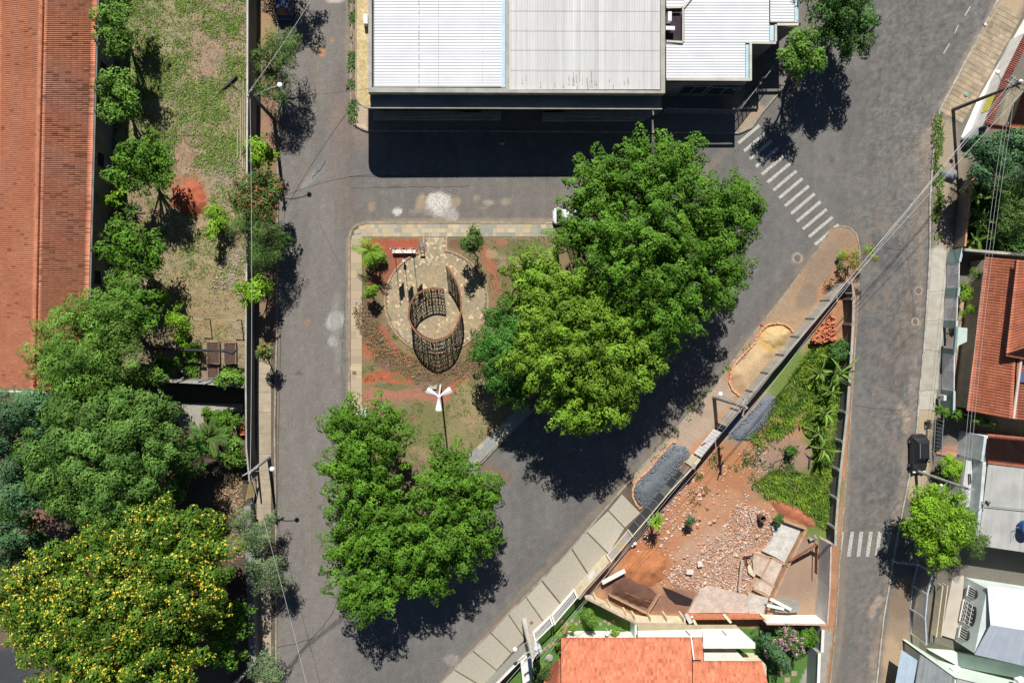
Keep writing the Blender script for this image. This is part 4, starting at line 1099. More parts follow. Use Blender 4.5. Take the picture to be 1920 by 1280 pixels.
# right wing
wg = thing('side_wing', 'lower white ribbed-roof wing stepping back right of the metal-roofed building', 'building', G(1350, 80, 0))
hw_ = 4.9
outl = [(1249, -160), (1249, 151), (1406, 151), (1406, 81), (1453, 81), (1453, 47), (1499, 47), (1499, -160)]
part(MB().prism([tuple(G(*p, hw_)[:2]) for p in outl], 0, hw_ - .5), 'walls', GREYW, wg)
for A_, B_, C_, D_ in (((1249, 81), (1249, 148), (1397, 148), (1397, 81)), ((1283, -160), (1283, 81), (1442, 81), (1442, -160)), ((1249, 81), (1249, 83), (1283, 83), (1283, 81)), ((1249, -160), (1249, 14), (1283, 14), (1283, -160)), ((1444, -160), (1444, 42), (1489, 42), (1489, -160))):
    roof('roof_sheets', G(*A_, 4.75), G(*B_, 4.75), G(*C_, 4.68), G(*D_, 4.68), ZINCW, wg, pitch=.262, amp=.05, seg=6, tvar=.02, kind=None)
CP2 = mat('pale_coping', (.58, .55, .45), (.48, .45, .38), scale=1, fine=.08, tint=True)
coperun([(1249, 149.5), (1407, 150.5)], 4.78, .22, CP2, wg, .14, 'coping')
coperun([(1406.5, 152), (1406.5, 80)], 4.78, .22, CP2, wg, .135, 'coping')
coperun([(1408.5, 81), (1454, 81.5)], 4.78, .22, CP2, wg, .14, 'coping')
coperun([(1453.5, 79), (1453.5, 47)], 4.78, .22, CP2, wg, .135, 'coping')
coperun([(1456, 47), (1500, 47)], 4.78, .22, CP2, wg, .14, 'coping')
coperun([(1280, 14), (1280, 80), (1249, 78)], 4.80, .16, CP2, wg, .12, 'coping')
coperun([(1249, 15), (1277, 15)], 4.80, .14, CP2, wg, .12, 'coping')
coperun([(1281, 16), (1297, -4), (1330, -50)], 4.82, .14, CP2, wg, .12, 'coping')
for x0, y0, x1, y1 in ((1398, 84, 1404, 148), (1443, 48, 1451, 77), (1490, -160, 1497, 42)):
    part(MB().prism([tuple(G(*p, 4.7)[:2]) for p in [(x0, y0), (x1, y0), (x1, y1), (x0, y1)]], 4.5, 4.70), 'gutter', flat('blue_gutter', (0, 0, 0)), wg)
# light well: a shallow plate, the shaft's shade put into its near-black colour
part(MB().prism([tuple(G(*p, 4.6)[:2]) for p in [(1249, 18), (1278, 18), (1278, 76), (1249, 76)]], 4.38, 4.42), 'light_well', mat('well_shade', (.06, .04, .05), (.03, .02, .03)), wg)
aircon('b', G(1252, 36, 4.42), 1.57, 'white air conditioner in the dark roof well, upper of the two')
aircon('c', G(1253, 58, 4.42), 0.0, 'white air conditioner with a black fan, lower of the two in the roof well')
# windows in the south wall of the wing
yw = G(1300, 151, hw_).y - .0
for x0, x1, z0_, z1_ in ((1276, 1322, 1.4, 3.6), (1330, 1384, 1.4, 3.4)):
    a = G(x0, 175, 2.5).x; b = G(x1, 175, 2.5).x
    f = part(MB().box(((a + b) / 2, yw - .04, (z0_ + z1_) / 2), (b - a, .10, z1_ - z0_)), 'window', flat('window_frame', (.22, .25, .28), .4), wg)
    part(MB().box(((a * 3 + b) / 4, yw - .10, (z0_ + z1_) / 2), ((b - a) * .44, .03, (z1_ - z0_) * .86)).box(((a + b * 3) / 4, yw - .10, (z0_ + z1_) / 2), ((b - a) * .44, .03, (z1_ - z0_) * .86)), 'pane', GLASS, f)
# railing fence in front of the wing and its slanted gate
fe = thing('metal_railing', 'pale metal railing fence running round the corner in front of the side wing', 'fence', G(1390, 212, 0.1))
for pts, n in (([(1252, 203), (1387, 206)], 8), ([(1389, 204), (1450, 126)], 9)):
    W = [G(p[0], p[1], 1.9) for p in pts]; a, b = W
    for zz in (1.86, 1.0, .3): part(MB().beam((a.x, a.y, zz), (b.x, b.y, zz), .05, .06), 'rail', GMET, fe)
    for i in range(n):
        p = a.lerp(b, i / (n - 1)); part(MB().box((p.x, p.y, 1.0), (.09, .09, 1.8)), 'post', GMET, fe)
    mb = MB()
    for i in range(70):
        p = a.lerp(b, (i + .5) / 70); mb.box((p.x, p.y, 1.05), (.025, .025, 1.6))
    part(mb, 'bars', GMET, fe)

WPC = mat('white_coping', (.55, .53, .47), (.42, .40, .35), scale=1.5, tint=True)
# ---- walls of the left block -----------------------------------------------
def boundary(name, label, cat, pts, h, th, m, cope=None, cw=.2, split=0, csplit=2.0, group=None, z0=.08):
    t = thing(name, label, cat, G(pts[0][0], pts[0][1], 0), group)
    wallrun('wall_face', pts, h, th, m, t, z0=z0, split=split)
    if cope: coperun(pts, h, cw, cope, t, split=csplit)
    return t
boundary('street_wall', 'tall grey wall with a pale coping between the grassy yard and the left street', 'wall',
         [(464.5, -140), (464, 150), (463, 330), (462, 560)], 2.9, .16, GREYW, WPC, .15)
boundary('street_wall', 'patched wall with its shaded face put in as dark colour and a pale coping beside the vegetable garden and sidewalk', 'wall',
         [(461.5, 563), (461, 720), (462, 840), (468, 902)], 2.9, .16, mat('shaded_patched_wall', (.085, .09, .10), (.045, .048, .055), scale=.9, fine=.2, stretch=(1, .4, 1)), COPE, .14)  # unlit street face: its shade is put into the dark blue-grey colour
t = thing('corrugated_gate', 'small yellow corrugated gate leaf at the end of the patched wall', 'gate', G(468, 920, 0))
a, b = G(468, 905, 2.0), G(461, 938, 2.0)
mb = MB()
for i in range(16):
    p = a.lerp(b, (i + .5) / 16); mb.box((p.x + .1, p.y, 1.1), (.9, .055, .03 + .02 * (i % 2)), R=Matrix.Rotation(.9, 3, 'Y'))
part(mb, 'corrugated_leaf', mat('yellow_sheet', (.60, .46, .18), (.48, .36, .14), scale=3), t)
part(MB().box((a.x, a.y, 1.0), (.1, .1, 1.9)), 'post', GMET, t); part(MB().box((b.x, b.y, 1.0), (.1, .1, 1.9)), 'post', GMET, t)
t = boundary('plank_wall', 'low weathered grey wall below the yellow gate, partly under pale shrubs', 'wall', [(464, 948), (468, 1060), (474, 1240)], 1.9, .30, GREYW, mat('weathered_top', (.30, .30, .27), (.17, .17, .16), scale=2, fine=.3, stretch=(3, .3, 1)), .62, csplit=1.2)
boundary('corner_wall', 'dark wall running diagonally out of the picture at the bottom left of the street', 'wall', [(476, 1243), (425, 1300)], 1.9, .2, GREYW, COPE, .2)
boundary('garden_wall', 'pale-topped retaining wall below the vegetable beds casting a deep shadow', 'wall', [(285, 712), (380, 717), (458, 724)], 2.4, .20, GREYW, COPE, .28, csplit=1.0)
for i, (x, y) in enumerate(((330, 714), (371, 713), (384, 717))):
    a = G(x, y + 2, 2.55); part(MB().beam(a, G(x + 14, y - 7, 2.75), .06, .05), 'loose_stick', COPE, None, 'structure')

# ---- lot walls --------------------------------------------------------------
PANEL = mat('precast_panel', (.40, .37, .31), (.30, .28, .24), scale=.7, fine=.15, fscale=6, tint=True, stretch=(1.5, 1.5, .3))
topl = [(1586, 529), (1536, 591), (1460, 681), (1398, 755), (1356, 805)]
t = thing('panel_wall', 'long grey precast panel wall between the sand pits and the overgrown lot', 'wall', G(1460, 681, 0))
hW = 2.15
W = [G(p[0], p[1], hW) for p in topl]
L = [0.]
for a, b in zip(W[:-1], W[1:]): L.append(L[-1] + (b - a).length)
def along(s):
    j = max(k for k in range(len(L) - 1) if L[k] <= s + 1e-6); return W[j].lerp(W[j + 1], min(1, (s - L[j]) / (L[j + 1] - L[j])))
N_ = 8
for i in range(N_ + 1):
    p = along(L[-1] * i / N_); q = along(min(L[-1], L[-1] * i / N_ + .1)); 
    part(MB().box((p.x, p.y, hW / 2 + .02), (.10, .15, hW + .02), .87), 'pilaster', mat('pilaster_grey', (.16, .15, .13), (.12, .11, .1)), t)
    if i == N_: break
    for k in range(4):
        a = along(L[-1] * i / N_ + .12); b = along(L[-1] * (i + 1) / N_ - .12); z0_ = .08 + k * (hW - .1) / 4
        part(MB().beam((a.x, a.y, z0_ + .25), (b.x, b.y, z0_ + .25), .07, (hW - .1) / 4 - .015, random.uniform(.88, 1.1)), 'panel', PANEL, t)
coperun(topl, hW, .16, mat('brown_coping', (.26, .20, .17), (.18, .14, .12), scale=2), t, .05, split=2.5)
# curved end wall at the tip and the east wall
PB = mat('dark_panel', (.17, .16, .145), (.12, .115, .105), scale=1, fine=.15, tint=True)
t = thing('east_lot_wall', 'low panelled wall with pale posts between the overgrown lot and the worn right street', 'wall', G(1590, 700, 0))
hE = 1.75
cur = [(1586, 529)] + [(1591 + 8 * math.sin(a) , 537 - 8 * math.cos(a)) for a in np.linspace(.1, 1.3, 5)] + [(1600, 548)]
wallrun('curved_wall', cur, hE, .18, COPE, t)
tops = [(1600, 548), (1600, 560), (1599, 608), (1596, 662), (1592, 718), (1588, 773), (1582, 828), (1576, 881), (1571, 934), (1567, 989), (1566, 1022)]
coperun(tops, hE, .26, COPE, t, .07, split=3)
for (a, b) in zip(tops[:-1], tops[1:]):
    p, q = G(*a, hE), G(*b, hE); d = (q - p).normalized()
    part(MB().box((q.x - .08, q.y, hE / 2), (.24, .22, hE - .01)), 'pilaster', COPE, t)
    part(MB().beam((p.x + .02, p.y - .1, hE / 2), (q.x + .02, q.y + .1, hE / 2), .10, hE - .06, random.uniform(.85, 1.15)), 'panel', PB, t)

def seg(t, name, p, q, h, th, m, z0=.08, tt=1.0):
    return wallrun(name, [p, q], h, th, m, t, z0, tt)
# gate, pier and dark boarded stretch along the diagonal
t = thing('sheet_gate', 'white ribbed sheet-metal gate at the foot of the panel wall', 'gate', G(1330, 830, 0))
a, b = G(1352, 810, 2.05), G(1314, 857, 2.05)
for i in range(9):
    p = a.lerp(b, i / 9); q = a.lerp(b, (i + .9) / 9)
    part(MB().beam((p.x, p.y, 1.07), (q.x, q.y, 1.07), .05, 1.95), 'rib_panel', ZINCW, t)
part(MB().beam((a.x, a.y, 1.0), (b.x, b.y, 1.0), .03, 1.8), 'backing', GMET, t)
t = thing('gate_pier', 'short cream rendered pier between the white sheet gate and the dark boards', 'wall', G(1300, 870, 0))
wallrun('pier', [(1312, 860), (1299, 876)], 2.15, .30, CREAM, t)
part(MB().box(G(1301, 874, 2.2), (.5, .34, .05), .87), 'cap', COPE, t)
t = thing('boarded_fence', 'dark boarded fence with a pale top rail above the grey gravel pit', 'fence', G(1250, 930, 0))
pl = [(1298, 877), (1279, 896), (1251, 927), (1232, 950), (1187, 1003)]
cols = [(.24, .15, .12), (.035, .04, .045), (.04, .045, .05), (.16, .17, .14), (.05, .055, .06), (.07, .075, .08), (.05, .055, .06), (.06, .06, .07), (.045, .05, .055)]
W = [G(p[0], p[1], 2.1) for p in pl]; L = [0.]
for a, b in zip(W[:-1], W[1:]): L.append(L[-1] + (b - a).length)
for i, c in enumerate(cols):
    a = along(L[-1] * i / len(cols) + .02); b = along(L[-1] * (i + 1) / len(cols) - .02)
    part(MB().beam((a.x, a.y, 1.07), (b.x, b.y, 1.07), .05, 1.98), 'board', mat('board_%d' % i, c, None, scale=1.5, fine=.15), t)
    part(MB().box((b.x + .02, b.y, 1.1), (.08, .08, 2.05)), 'post', COPE, t)
coperun(pl, 2.1, .09, CREAM, t, .06, 'top_rail', split=2.4)
t = thing('barred_gate', 'cream and dark barred gate between the boarded fence and the cream wall', 'gate', G(1165, 1028, 0))
a, b = G(1186, 1005, 2.1), G(1146, 1053, 2.1)
for zz in (2.05, .25): part(MB().beam((a.x, a.y, zz), (b.x, b.y, zz), .07, .08), 'rail', CREAM, t)
for i in range(27):
    p = a.lerp(b, (i + .5) / 27); mid = 9 < i < 18
    part(MB().box((p.x, p.y, 1.15), (.07 if mid else .045, .05, 1.75), .87), 'bar', CREAM if mid else WMET, t)
part(MB().box((a.x, a.y, 1.1), (.14, .14, 2.1)), 'post', CREAM, t); part(MB().box((b.x, b.y, 1.1), (.14, .14, 2.1)), 'post', CREAM, t)
t = thing('cream_wall', 'thick cream rendered wall with a pale notice between the barred gate and the white fence', 'wall', G(1115, 1085, 0))
wallrun('wall_face', [(1143, 1055), (1096, 1107), (1085, 1122)], 2.15, .30, CREAM, t)
coperun([(1143, 1055), (1096, 1107), (1085, 1122)], 2.15, .16, mat('brown_coping', (0, 0, 0)), t, .04)
p = G(1100, 1077, 1.2); d = (G(1143, 1055, 2.15) - G(1096, 1107, 2.15)).normalized(); n = Vector((-d.y, d.x, 0)); n = n if n.x < 0 else -n
c = G(1115, 1086, 2.15).lerp(G(1115, 1086, 2.15), 1); c.z = 1.2; c += n * .165
part(MB().beam(c - d * .45, c + d * .45, .02, .9), 'notice', flat('notice_white', (.72, .74, .76)), t)
for s_ in (-1.5, -1.75): part(MB().beam(c + d * s_ - d * .09, c + d * s_ + d * .09, .02, .18), 'meter_hatch', flat('hatch', (.5, .38, .2)), t)
# white fence in front of the orange roofed house
t = thing('white_fence', 'white steel bar fence along the flagstone pavement in front of the lawn', 'fence', G(1045, 1162, 0))
BARM = MB().box((0, 0, 0), (.05, .04, 1.72)); 
me = bpy.data.meshes.new('bar'); me.from_pydata(BARM.v, [], BARM.f); me.materials.append(WMET); me.attributes.new('tint', 'FLOAT', 'FACE').data.foreach_set('value', [1.0] * 6)
for p_, q_, n_ in (((1082, 1120), (1040, 1169), 22), ((1036, 1171), (1004, 1202), 16)):
    a, b = G(*p_, 2.1), G(*q_, 2.1)
    for zz in (2.07, .35): part(MB().beam((a.x, a.y, zz), (b.x, b.y, zz), .10, .08), 'rail', WMET, t)
    for e_ in (a, b): part(MB().box((e_.x, e_.y, 1.1), (.16, .16, 2.1)), 'post', WHITE, t)
    for i in range(n_):
        p = a.lerp(b, (i + .5) / n_); o = link('bar', me, t); o.location = Vector((p.x, p.y, 1.21)) - t.location; o.rotation_euler.z = .87
    wallrun('plinth', [p_, q_], 2.1, .2, WHITE, t)[0].scale.z = .16
t = thing('white_topped_wall', 'white-topped stone wall at the bottom edge beside the flagstone pavement', 'wall', G(960, 1245, 0))
wallrun('wall_face', [(1000, 1212), (980, 1231), (925, 1287), (880, 1330)], 2.0, .24, mat('stone_clad', (.34, .33, .29), (.24, .24, .22), scale=4, fine=.2, stretch=(1, 1, 4)), t)
coperun([(1000, 1212), (980, 1231), (925, 1287), (880, 1330)], 2.0, .26, WHITE, t, .07)
part(MB().box(G(1000, 1208, 1.3) , (.9, .9, 2.4), .87), 'pillar', CREAM, t)
body([(1004, 1222), (1000, 1238), (995, 1300), (982, 1300), (976, 1240), (985, 1232)], 2.3, WHITE, t, name='gatehouse')

# south walls of the lot
t = thing('buttressed_wall', 'cream buttressed wall between the rubble lot and the lawn of the orange-roofed house', 'wall', G(1190, 1165, 0))
hS = 1.9
tl = [(1098, 1120), (1193, 1168), (1287, 1170)]
wallrun('wall_face', tl, hS, .16, CREAM, t)
coperun(tl, hS, .20, mat('rosy_coping', (.55, .42, .34), (.42, .30, .25), scale=2, tint=True), t, .05, split=1.6)
for x, y in ((1118, 1128), (1146, 1143), (1176, 1158), (1192, 1164), (1222, 1166), (1252, 1166), (1284, 1166)):
    p = G(x, y, hS); part(MB().box((p.x, p.y + .12, hS / 2), (.16, .5, hS - .02)), 'buttress', CREAM, t)
body([(1190, 1170), (1197, 1170), (1197, 1200), (1190, 1200)], 1.9, MINT, t, name='cross_wall')
t = thing('brick_wall', 'low terracotta brick wall propped by cream beams at the south side of the lot', 'wall', G(1360, 1160, 0))
for k in range(4):
    for i in range(34):
        a = G(1290 + i * 4.2, 1160 - i * .03, 1.5); b = G(1290 + (i + 1) * 4.2, 1160, 1.5)
        part(MB().beam((a.x + .01, a.y + .0, .25 + k * .36), (b.x - .01, a.y, .25 + k * .36), .16, .34, random.uniform(.85, 1.12)), 'brick', BRICKM, t)
for i, (x, y, x2, y2) in enumerate(((1357, 1151, 1371, 1167), (1426, 1150, 1444, 1165), (1296, 1154, 1308, 1176))):
    solo(MB().beam(G(x, y, 1.2), G(x2, y2, 1.9), .24, .14), 'prop_beam', CREAM, ['middle of three cream beams leaning on the brick wall south of the lot', 'cream beam leaning at the right end of the brick wall beside the white corner wall', 'cream beam leaning where the buttressed wall meets the brick wall'][i], 'beam', 'cream beams on the lot wall')
solo(MB().beam(G(1286, 1150, 1.5), G(1296, 1168, 1.95), .40, .05), 'leaning_slab', FIBRE, 'pale grey slab leaning on the wall end beside the leftmost cream beam', 'slab')
t = thing('corner_wall', 'white plastered wall enclosing the south-east corner of the sunken floor', 'wall', G(1545, 1150, 0))
wallrun('wall_face', [(1558, 1018), (1556, 1100), (1551, 1170)], 2.3, .14, mat('grey_white_plaster', (.56, .56, .55), (.46, .46, .45), scale=.6, fine=.07), t)
wallrun('wall_face', [(1551, 1169), (1500, 1169), (1437, 1168)], 2.1, .14, WHITE, t)
coperun([(1558, 1018), (1556, 1100), (1551, 1170), (1437, 1169)], 2.3, .17, mat('rosy_coping', (0, 0, 0)), t, .04)
coperun([(1536, 1006), (1558, 1018)], 2.3, .17, mat('rosy_coping', (0, 0, 0)), t, .3)

# demolished house floor
t = thing('floor_slabs', 'broken pale concrete floor slabs of a demolished house in the lot', 'ruin', G(1420, 1070, 0.1))
SL = [([(1448, 988), (1463, 975), (1504, 989), (1471, 1054), (1430, 1033), (1442, 1022), (1450, 1005)], .52, (.60, .57, .51)),
      ([(1414, 1037), (1425, 1035), (1444, 1044), (1427, 1081), (1413, 1074), (1411, 1050)], .50, (.58, .44, .34)),
      ([(1446, 1046), (1468, 1057), (1450, 1096), (1429, 1083)], .505, (.60, .48, .39)),
      ([(1426, 1086), (1451, 1100), (1443, 1117), (1414, 1102)], .50, (.60, .48, .39)),
      ([(1312, 1106), (1330, 1100), (1412, 1120), (1402, 1149), (1290, 1149), (1300, 1130)], .48, (.56, .46, .38)),
      ([(1403, 1112), (1441, 1120), (1432, 1150), (1404, 1150)], .49, (.54, .50, .44))]
for i, (pg, z, c) in enumerate(SL):
    pts = []
    for a, b in zip(pg, pg[1:] + pg[:1]):
        pts.append(a); L_ = math.hypot(b[0] - a[0], b[1] - a[1])
        if L_ > 14: pts.append(((a[0] + b[0]) / 2 + random.uniform(-1, 1), (a[1] + b[1]) / 2 + random.uniform(-1, 1)))
    part(MB().prism([tuple(G(*p, z)[:2]) for p in pts], 0, z), 'floor_slab', mat('slab_tone_%d' % i, c, tuple(x * .8 for x in c), scale=1.4, fine=.15, fscale=5), t)
for a, b in (((1508, 990), (1474, 1060)), ((1473, 1061), (1437, 1140)), ((1466, 974), (1508, 989))):
    part(MB().beam(G(*a, .45), G(*b, .45), .20, .9), 'foundation_beam', mat('orange_concrete', (.50, .31, .19), (.38, .23, .15), scale=2, fine=.2), t)
for a, b in (((1412, 1036), (1446, 1045)), ((1446, 1045), (1427, 1083)), ((1427, 1084), (1452, 1099)), ((1471, 1057), (1446, 1044)), ((1412, 1103), (1442, 1119))):
    part(MB().beam(G(*a, .5), G(*b, .5), .22, .07), 'wall_footing', mat('orange_concrete', (0, 0, 0)), t)
part(MB().prism([tuple(G(*p, .1)[:2]) for p in [(1508, 996), (1532, 1012), (1528, 1150), (1440, 1150), (1440, 1132)]], 0, .15), 'sunken_floor', mat('brown_floor', (.34, .235, .16), (.29, .20, .14), scale=.4, fine=.1, fscale=8), t)
part(MB().beam(G(1480, 1052, .9), G(1531, 1020, 1.5), .16, .25), 'timber', mat('reddish_timber', (.30, .13, .07), (.2, .08, .05), scale=3), t)
part(MB().beam(G(1531, 1020, 1.1), G(1530, 1075, 1.1), .06, .5), 'formwork', mat('reddish_timber', (0, 0, 0)), t)
part(MB().prism([tuple(G(*p, .9)[:2]) for p in [(1436, 1134), (1455, 1138), (1455, 1148), (1480, 1150), (1500, 1148), (1500, 1130), (1460, 1124)]], 0, .7), 'broken_wall', mat('grey_rough', (.32, .31, .28), (.22, .21, .19), scale=4, fine=.25), t)
part(MB().beam(G(1444, 1122, .9), G(1483, 1142, 1.0), .32, .12).beam(G(1438, 1134, .9), G(1470, 1141, .9), .3, .1), 'fallen_plank', WHITE, t)
part(MB().add([tuple(G(1515, 1007, .5)), tuple(G(1524, 1001, .8)), tuple(G(1533, 1014, .5)), tuple(G(1525, 1012, .3))], [(0, 1, 2, 3)]).box(G(1524, 1008, .5), (.8, .4, .1), .4), 'broken_slab', COPE, t)

# ---- orange roofed house at the bottom --------------------------------------
t = thing('orange_roofed_house', 'house with orange clay tile roofs and a white canopy at the bottom edge', 'house', G(1230, 1240, 0))
body([(1058, 1181), (1300, 1181), (1300, 1330), (1058, 1330)], 2.7, WHITE, t, ground=True)
body([(1300, 1222), (1415, 1222), (1415, 1330), (1300, 1330)], 2.7, CREAM, t, ground=True)
roof('roof_tiles', G(1052, 1345, 3.7), G(1298, 1345, 3.7), G(1297, 1194, 3.0), G(1052, 1194, 3.0), TERRA2, t, pitch=.21, amp=.05, seg=4, course=.42, step=.03, tvar=.13, seed=8)
roof('roof_tiles', G(1299, 1236, 3.35), G(1319, 1236, 3.35), G(1316, 1194, 3.02), G(1299, 1194, 3.02), TERRA2, t, pitch=.21, amp=.05, seg=4, course=.42, step=.03, tvar=.1, seed=9)
roof('roof_tiles', G(1299, 1345, 3.7), G(1458, 1345, 3.7), G(1428, 1238, 3.1), G(1299, 1238, 3.1), TERRA2, t, pitch=.21, amp=.05, seg=4, course=.42, step=.03, tvar=.13, seed=10)
roof('roof_tiles', G(1051, 1232, 3.2), G(1051, 1310, 3.2), G(1006, 1330, 2.5), G(1026, 1256, 2.5), TERRA2, t, pitch=.30, amp=.06, seg=4, course=.6, step=.03, tvar=.1, seed=12)
part(MB().beam(G(1295.5, 1192, 3.15), G(1301, 1236, 3.55), .14, .08), 'ridge_flashing', WHITE, t)
part(MB().prism([tuple(G(*p, 2.85)[:2]) for p in [(1317, 1180), (1388, 1180), (1416, 1205), (1416, 1215), (1319, 1215)]], 2.6, 2.86).prism([tuple(G(*p, 2.84)[:2]) for p in [(1196, 1184), (1317, 1181), (1317, 1194), (1196, 1194)]], 2.6, 2.84), 'flat_canopy', flat('bright_white', (.82, .80, .74), .6), t)
part(MB().prism([tuple(G(*p, 2.3)[:2]) for p in [(1196, 1173), (1382, 1173), (1388, 1180), (1196, 1183)]], 2.0, 2.3), 'lower_canopy', mat('olive_cream', (.46, .40, .24), (.38, .33, .2)), t)
for x in (1286, 1354): part(MB().beam(G(x, 1181, 2.9), G(x + 8, 1190, 2.9), .1, .06), 'canopy_rib', mat('olive_cream', (0, 0, 0)), t)
body([(1320, 1224), (1385, 1224), (1398, 1238), (1320, 1238)], 2.2, WHITE, t, z0=1.2, name='terrace_parapet')
boundary('side_wall', 'white-topped grey garden wall right of the pink-flowering bush, beside the right street', 'wall', [(1543, 1180), (1541, 1222)], 2.2, .22, mat('pale_grey_wall', (.36, .40, .37), (.30, .33, .31), scale=.6), WHITE, .32)
boundary('side_wall', 'second white-topped stretch of the garden wall, nearest the bottom edge of the right street', 'wall', [(1536, 1224), (1532, 1330)], 2.2, .22, mat('pale_grey_wall', (0, 0, 0)), WHITE, .30)

# ---- right: front wall with lattice gates -----------------------------------
FT = [(1805, 466), (1799, 491), (1798, 539), (1796, 555), (1794, 601), (1793, 615), (1791, 655), (1790, 664), (1789, 733), (1788, 778)]
hF = 1.95
t = thing('teal_front_wall', 'teal plastered front wall in sections between the white lattice gates', 'wall', G(1785, 620, 0))
for i in (0, 2, 4, 6, 8):
    p, q = FT[i], FT[i + 1]
    wallrun('wall_section', [p, q], hF, .16, TEAL, t)
    coperun([p, q], hF, .24, flat('teal_coping', (.48, .58, .56)), t, .06)
part(MB().beam(G(1793, 612, 2.3), G(1790, 662, 2.3), .25, .2), 'lintel', TEAL, t)
part(MB().prism([tuple(G(*p, 2.4)[:2]) for p in [(1796, 613), (1814, 615), (1813, 640), (1797, 648), (1794, 655)]], 2.33, 2.4), 'door_canopy', mat('pale_green_canopy', (.50, .60, .53), (.42, .52, .46)), t)
part(MB().box(G(1762, 745, 1.0) + Vector((.3, 0, 0)), (.3, .55, .8)), 'meter_box', flat('meter', (.6, .64, .62)), t)
part(MB().box(G(1760.5, 745, 1.0), (.06, .22, .3)), 'meter_window', GLASS, t)
def lattice(i, label):
    p, q = FT[i], FT[i + 1]; a, b = G(*p, hF), G(*q, hF)
    o = thing('lattice_gate', label, 'gate', ((a.x + b.x) / 2, (a.y + b.y) / 2, .1), 'white lattice gates of the teal wall')
    for zz in (hF - .03, .22): part(MB().beam((a.x, a.y, zz), (b.x, b.y, zz), .06, .08), 'frame_rail', WMET, o)
    for e in (a, b): part(MB().box((e.x, e.y + (.05 if e is b else -.05), 1.05), (.06, .08, 1.7)), 'frame_stile', WMET, o)
    L_ = (b - a).length; H_ = hF - .3; mb = MB(); d = (b - a).normalized()
    def pt(u, v): return a + d * u + Vector((0, 0, .25 + v - a.z))
    st = .16
    for k in range(int((L_ / 2 + H_) / st) + 1):
        s = k * st   # v-shaped slats meeting on the centre line
        for sg in (-1, 1):
            v0 = s; v1 = s - L_ / 2
            u0, u1 = L_ / 2, L_ / 2 + sg * L_ / 2
            A = [0., 1.]
            if v0 > H_: A[0] = (v0 - H_) / (v0 - v1)
            if v1 < 0: A[1] = v0 / (v0 - v1)
            if A[0] >= A[1]: continue
            P0 = pt(u0 + (u1 - u0) * A[0], v0 + (v1 - v0) * A[0]); P1 = pt(u0 + (u1 - u0) * A[1], v0 + (v1 - v0) * A[1])
            mb.beam(P0, P1, .10, .065)
    part(mb, 'lattice', WMET, o)
    dm = MB(); cu = L_ / 2; cv = H_ * .55; rr = min(.5, L_ * .2)
    for sc in (1, .5):
        P_ = [pt(cu, cv + rr * sc), pt(cu + rr * sc, cv), pt(cu, cv - rr * sc), pt(cu - rr * sc, cv)]
        for m_ in range(4): dm.beam(P_[m_], P_[(m_ + 1) % 4], .07, .09)
    part(dm, 'diamond', TEAL, o)
lattice(1, 'white lattice gate with a diamond, topmost of the three in the teal wall')
lattice(3, 'white lattice gate with a diamond, middle one of the three in the teal wall')
lattice(7, 'widest white lattice gate, below the dark doorway in the teal wall')

# clay roofed house at the right edge
t = thing('clay_roofed_house', 'house with a ribbed orange clay roof behind the teal front wall', 'house', G(1880, 630, 0))
za, zb = 3.0, 4.3
roof('roof_tiles', G(1914, 488, zb), G(1898, 786, zb), G(1812, 770, za), G(1848, 482, za), TERRA2, t, pitch=.29, amp=.07, seg=4, course=.42, step=.02, tvar=.07, seed=14)
roof('roof_tiles', G(1916, 488, zb), G(1901, 786, zb), G(2010, 800, za), G(2010, 500, za), TERRA2, t, pitch=.29, amp=.07, seg=4, course=.42, step=.02, tvar=.07, seed=15)
mb = MB(); a, b = G(1915, 668, zb + .1), G(1900, 784, zb + .1)
for i in range(22): mb.tube([a.lerp(b, i / 22), a.lerp(b, (i + 1.05) / 22)], [.15, .12], 8, random.uniform(.85, 1.1))
part(mb, 'ridge_caps', mat('whitewashed_cap', (.70, .62, .56), (.6, .5, .44)), t)
roof('roof_tiles', G(1960, 490, 5.5), G(1960, 640, 5.5), G(1886, 664, 4.75), G(1906, 488, 4.75), TERRA2, t, pitch=.29, amp=.07, seg=4, course=.42, step=.02, tvar=.07, seed=16)
roof('roof_tiles', G(1910, 646, 5.0), G(1960, 630, 5.5), G(1970, 682, 4.75), G(1886, 667, 4.75), TERRA2, t, pitch=.25, amp=.06, seg=4, course=.42, step=.02, tvar=.07, seed=17)
part(MB().beam(G(1905, 488, 4.68), G(1885, 666, 4.68), .12, .14).beam(G(1885, 666, 4.68), G(1960, 678, 4.68), .12, .14), 'eaves_gutter', DMET, t)
part(MB().prism([tuple(G(*p, 4.5)[:2]) for p in [(1912, 492), (1970, 492), (1970, 670), (1893, 660)]], 3.2, 4.66), 'upper_walls', CREAM, t)
body([(1858, 486), (2010, 500), (2010, 795), (1826, 768)], 2.85, CREAM, t)
part(MB().box(G(1918, 706, 4.35), (.9, 1.1, .12)), 'skylight', flat('skylight_blue', (.10, .12, .22), .2), t)
boundary('rear_wall', 'grey boundary wall between the banana garden and the clay-roofed house', 'wall', [(1808, 468), (1865, 473), (1990, 482)], 2.3, .22, GREYW, COPE, .26)
boundary('side_yard_wall', 'low pale wall under creeping green plants below the clay-roofed house', 'wall', [(1790, 773), (1825, 780), (1868, 796)], 1.7, .16, GREYW, COPE, .18)
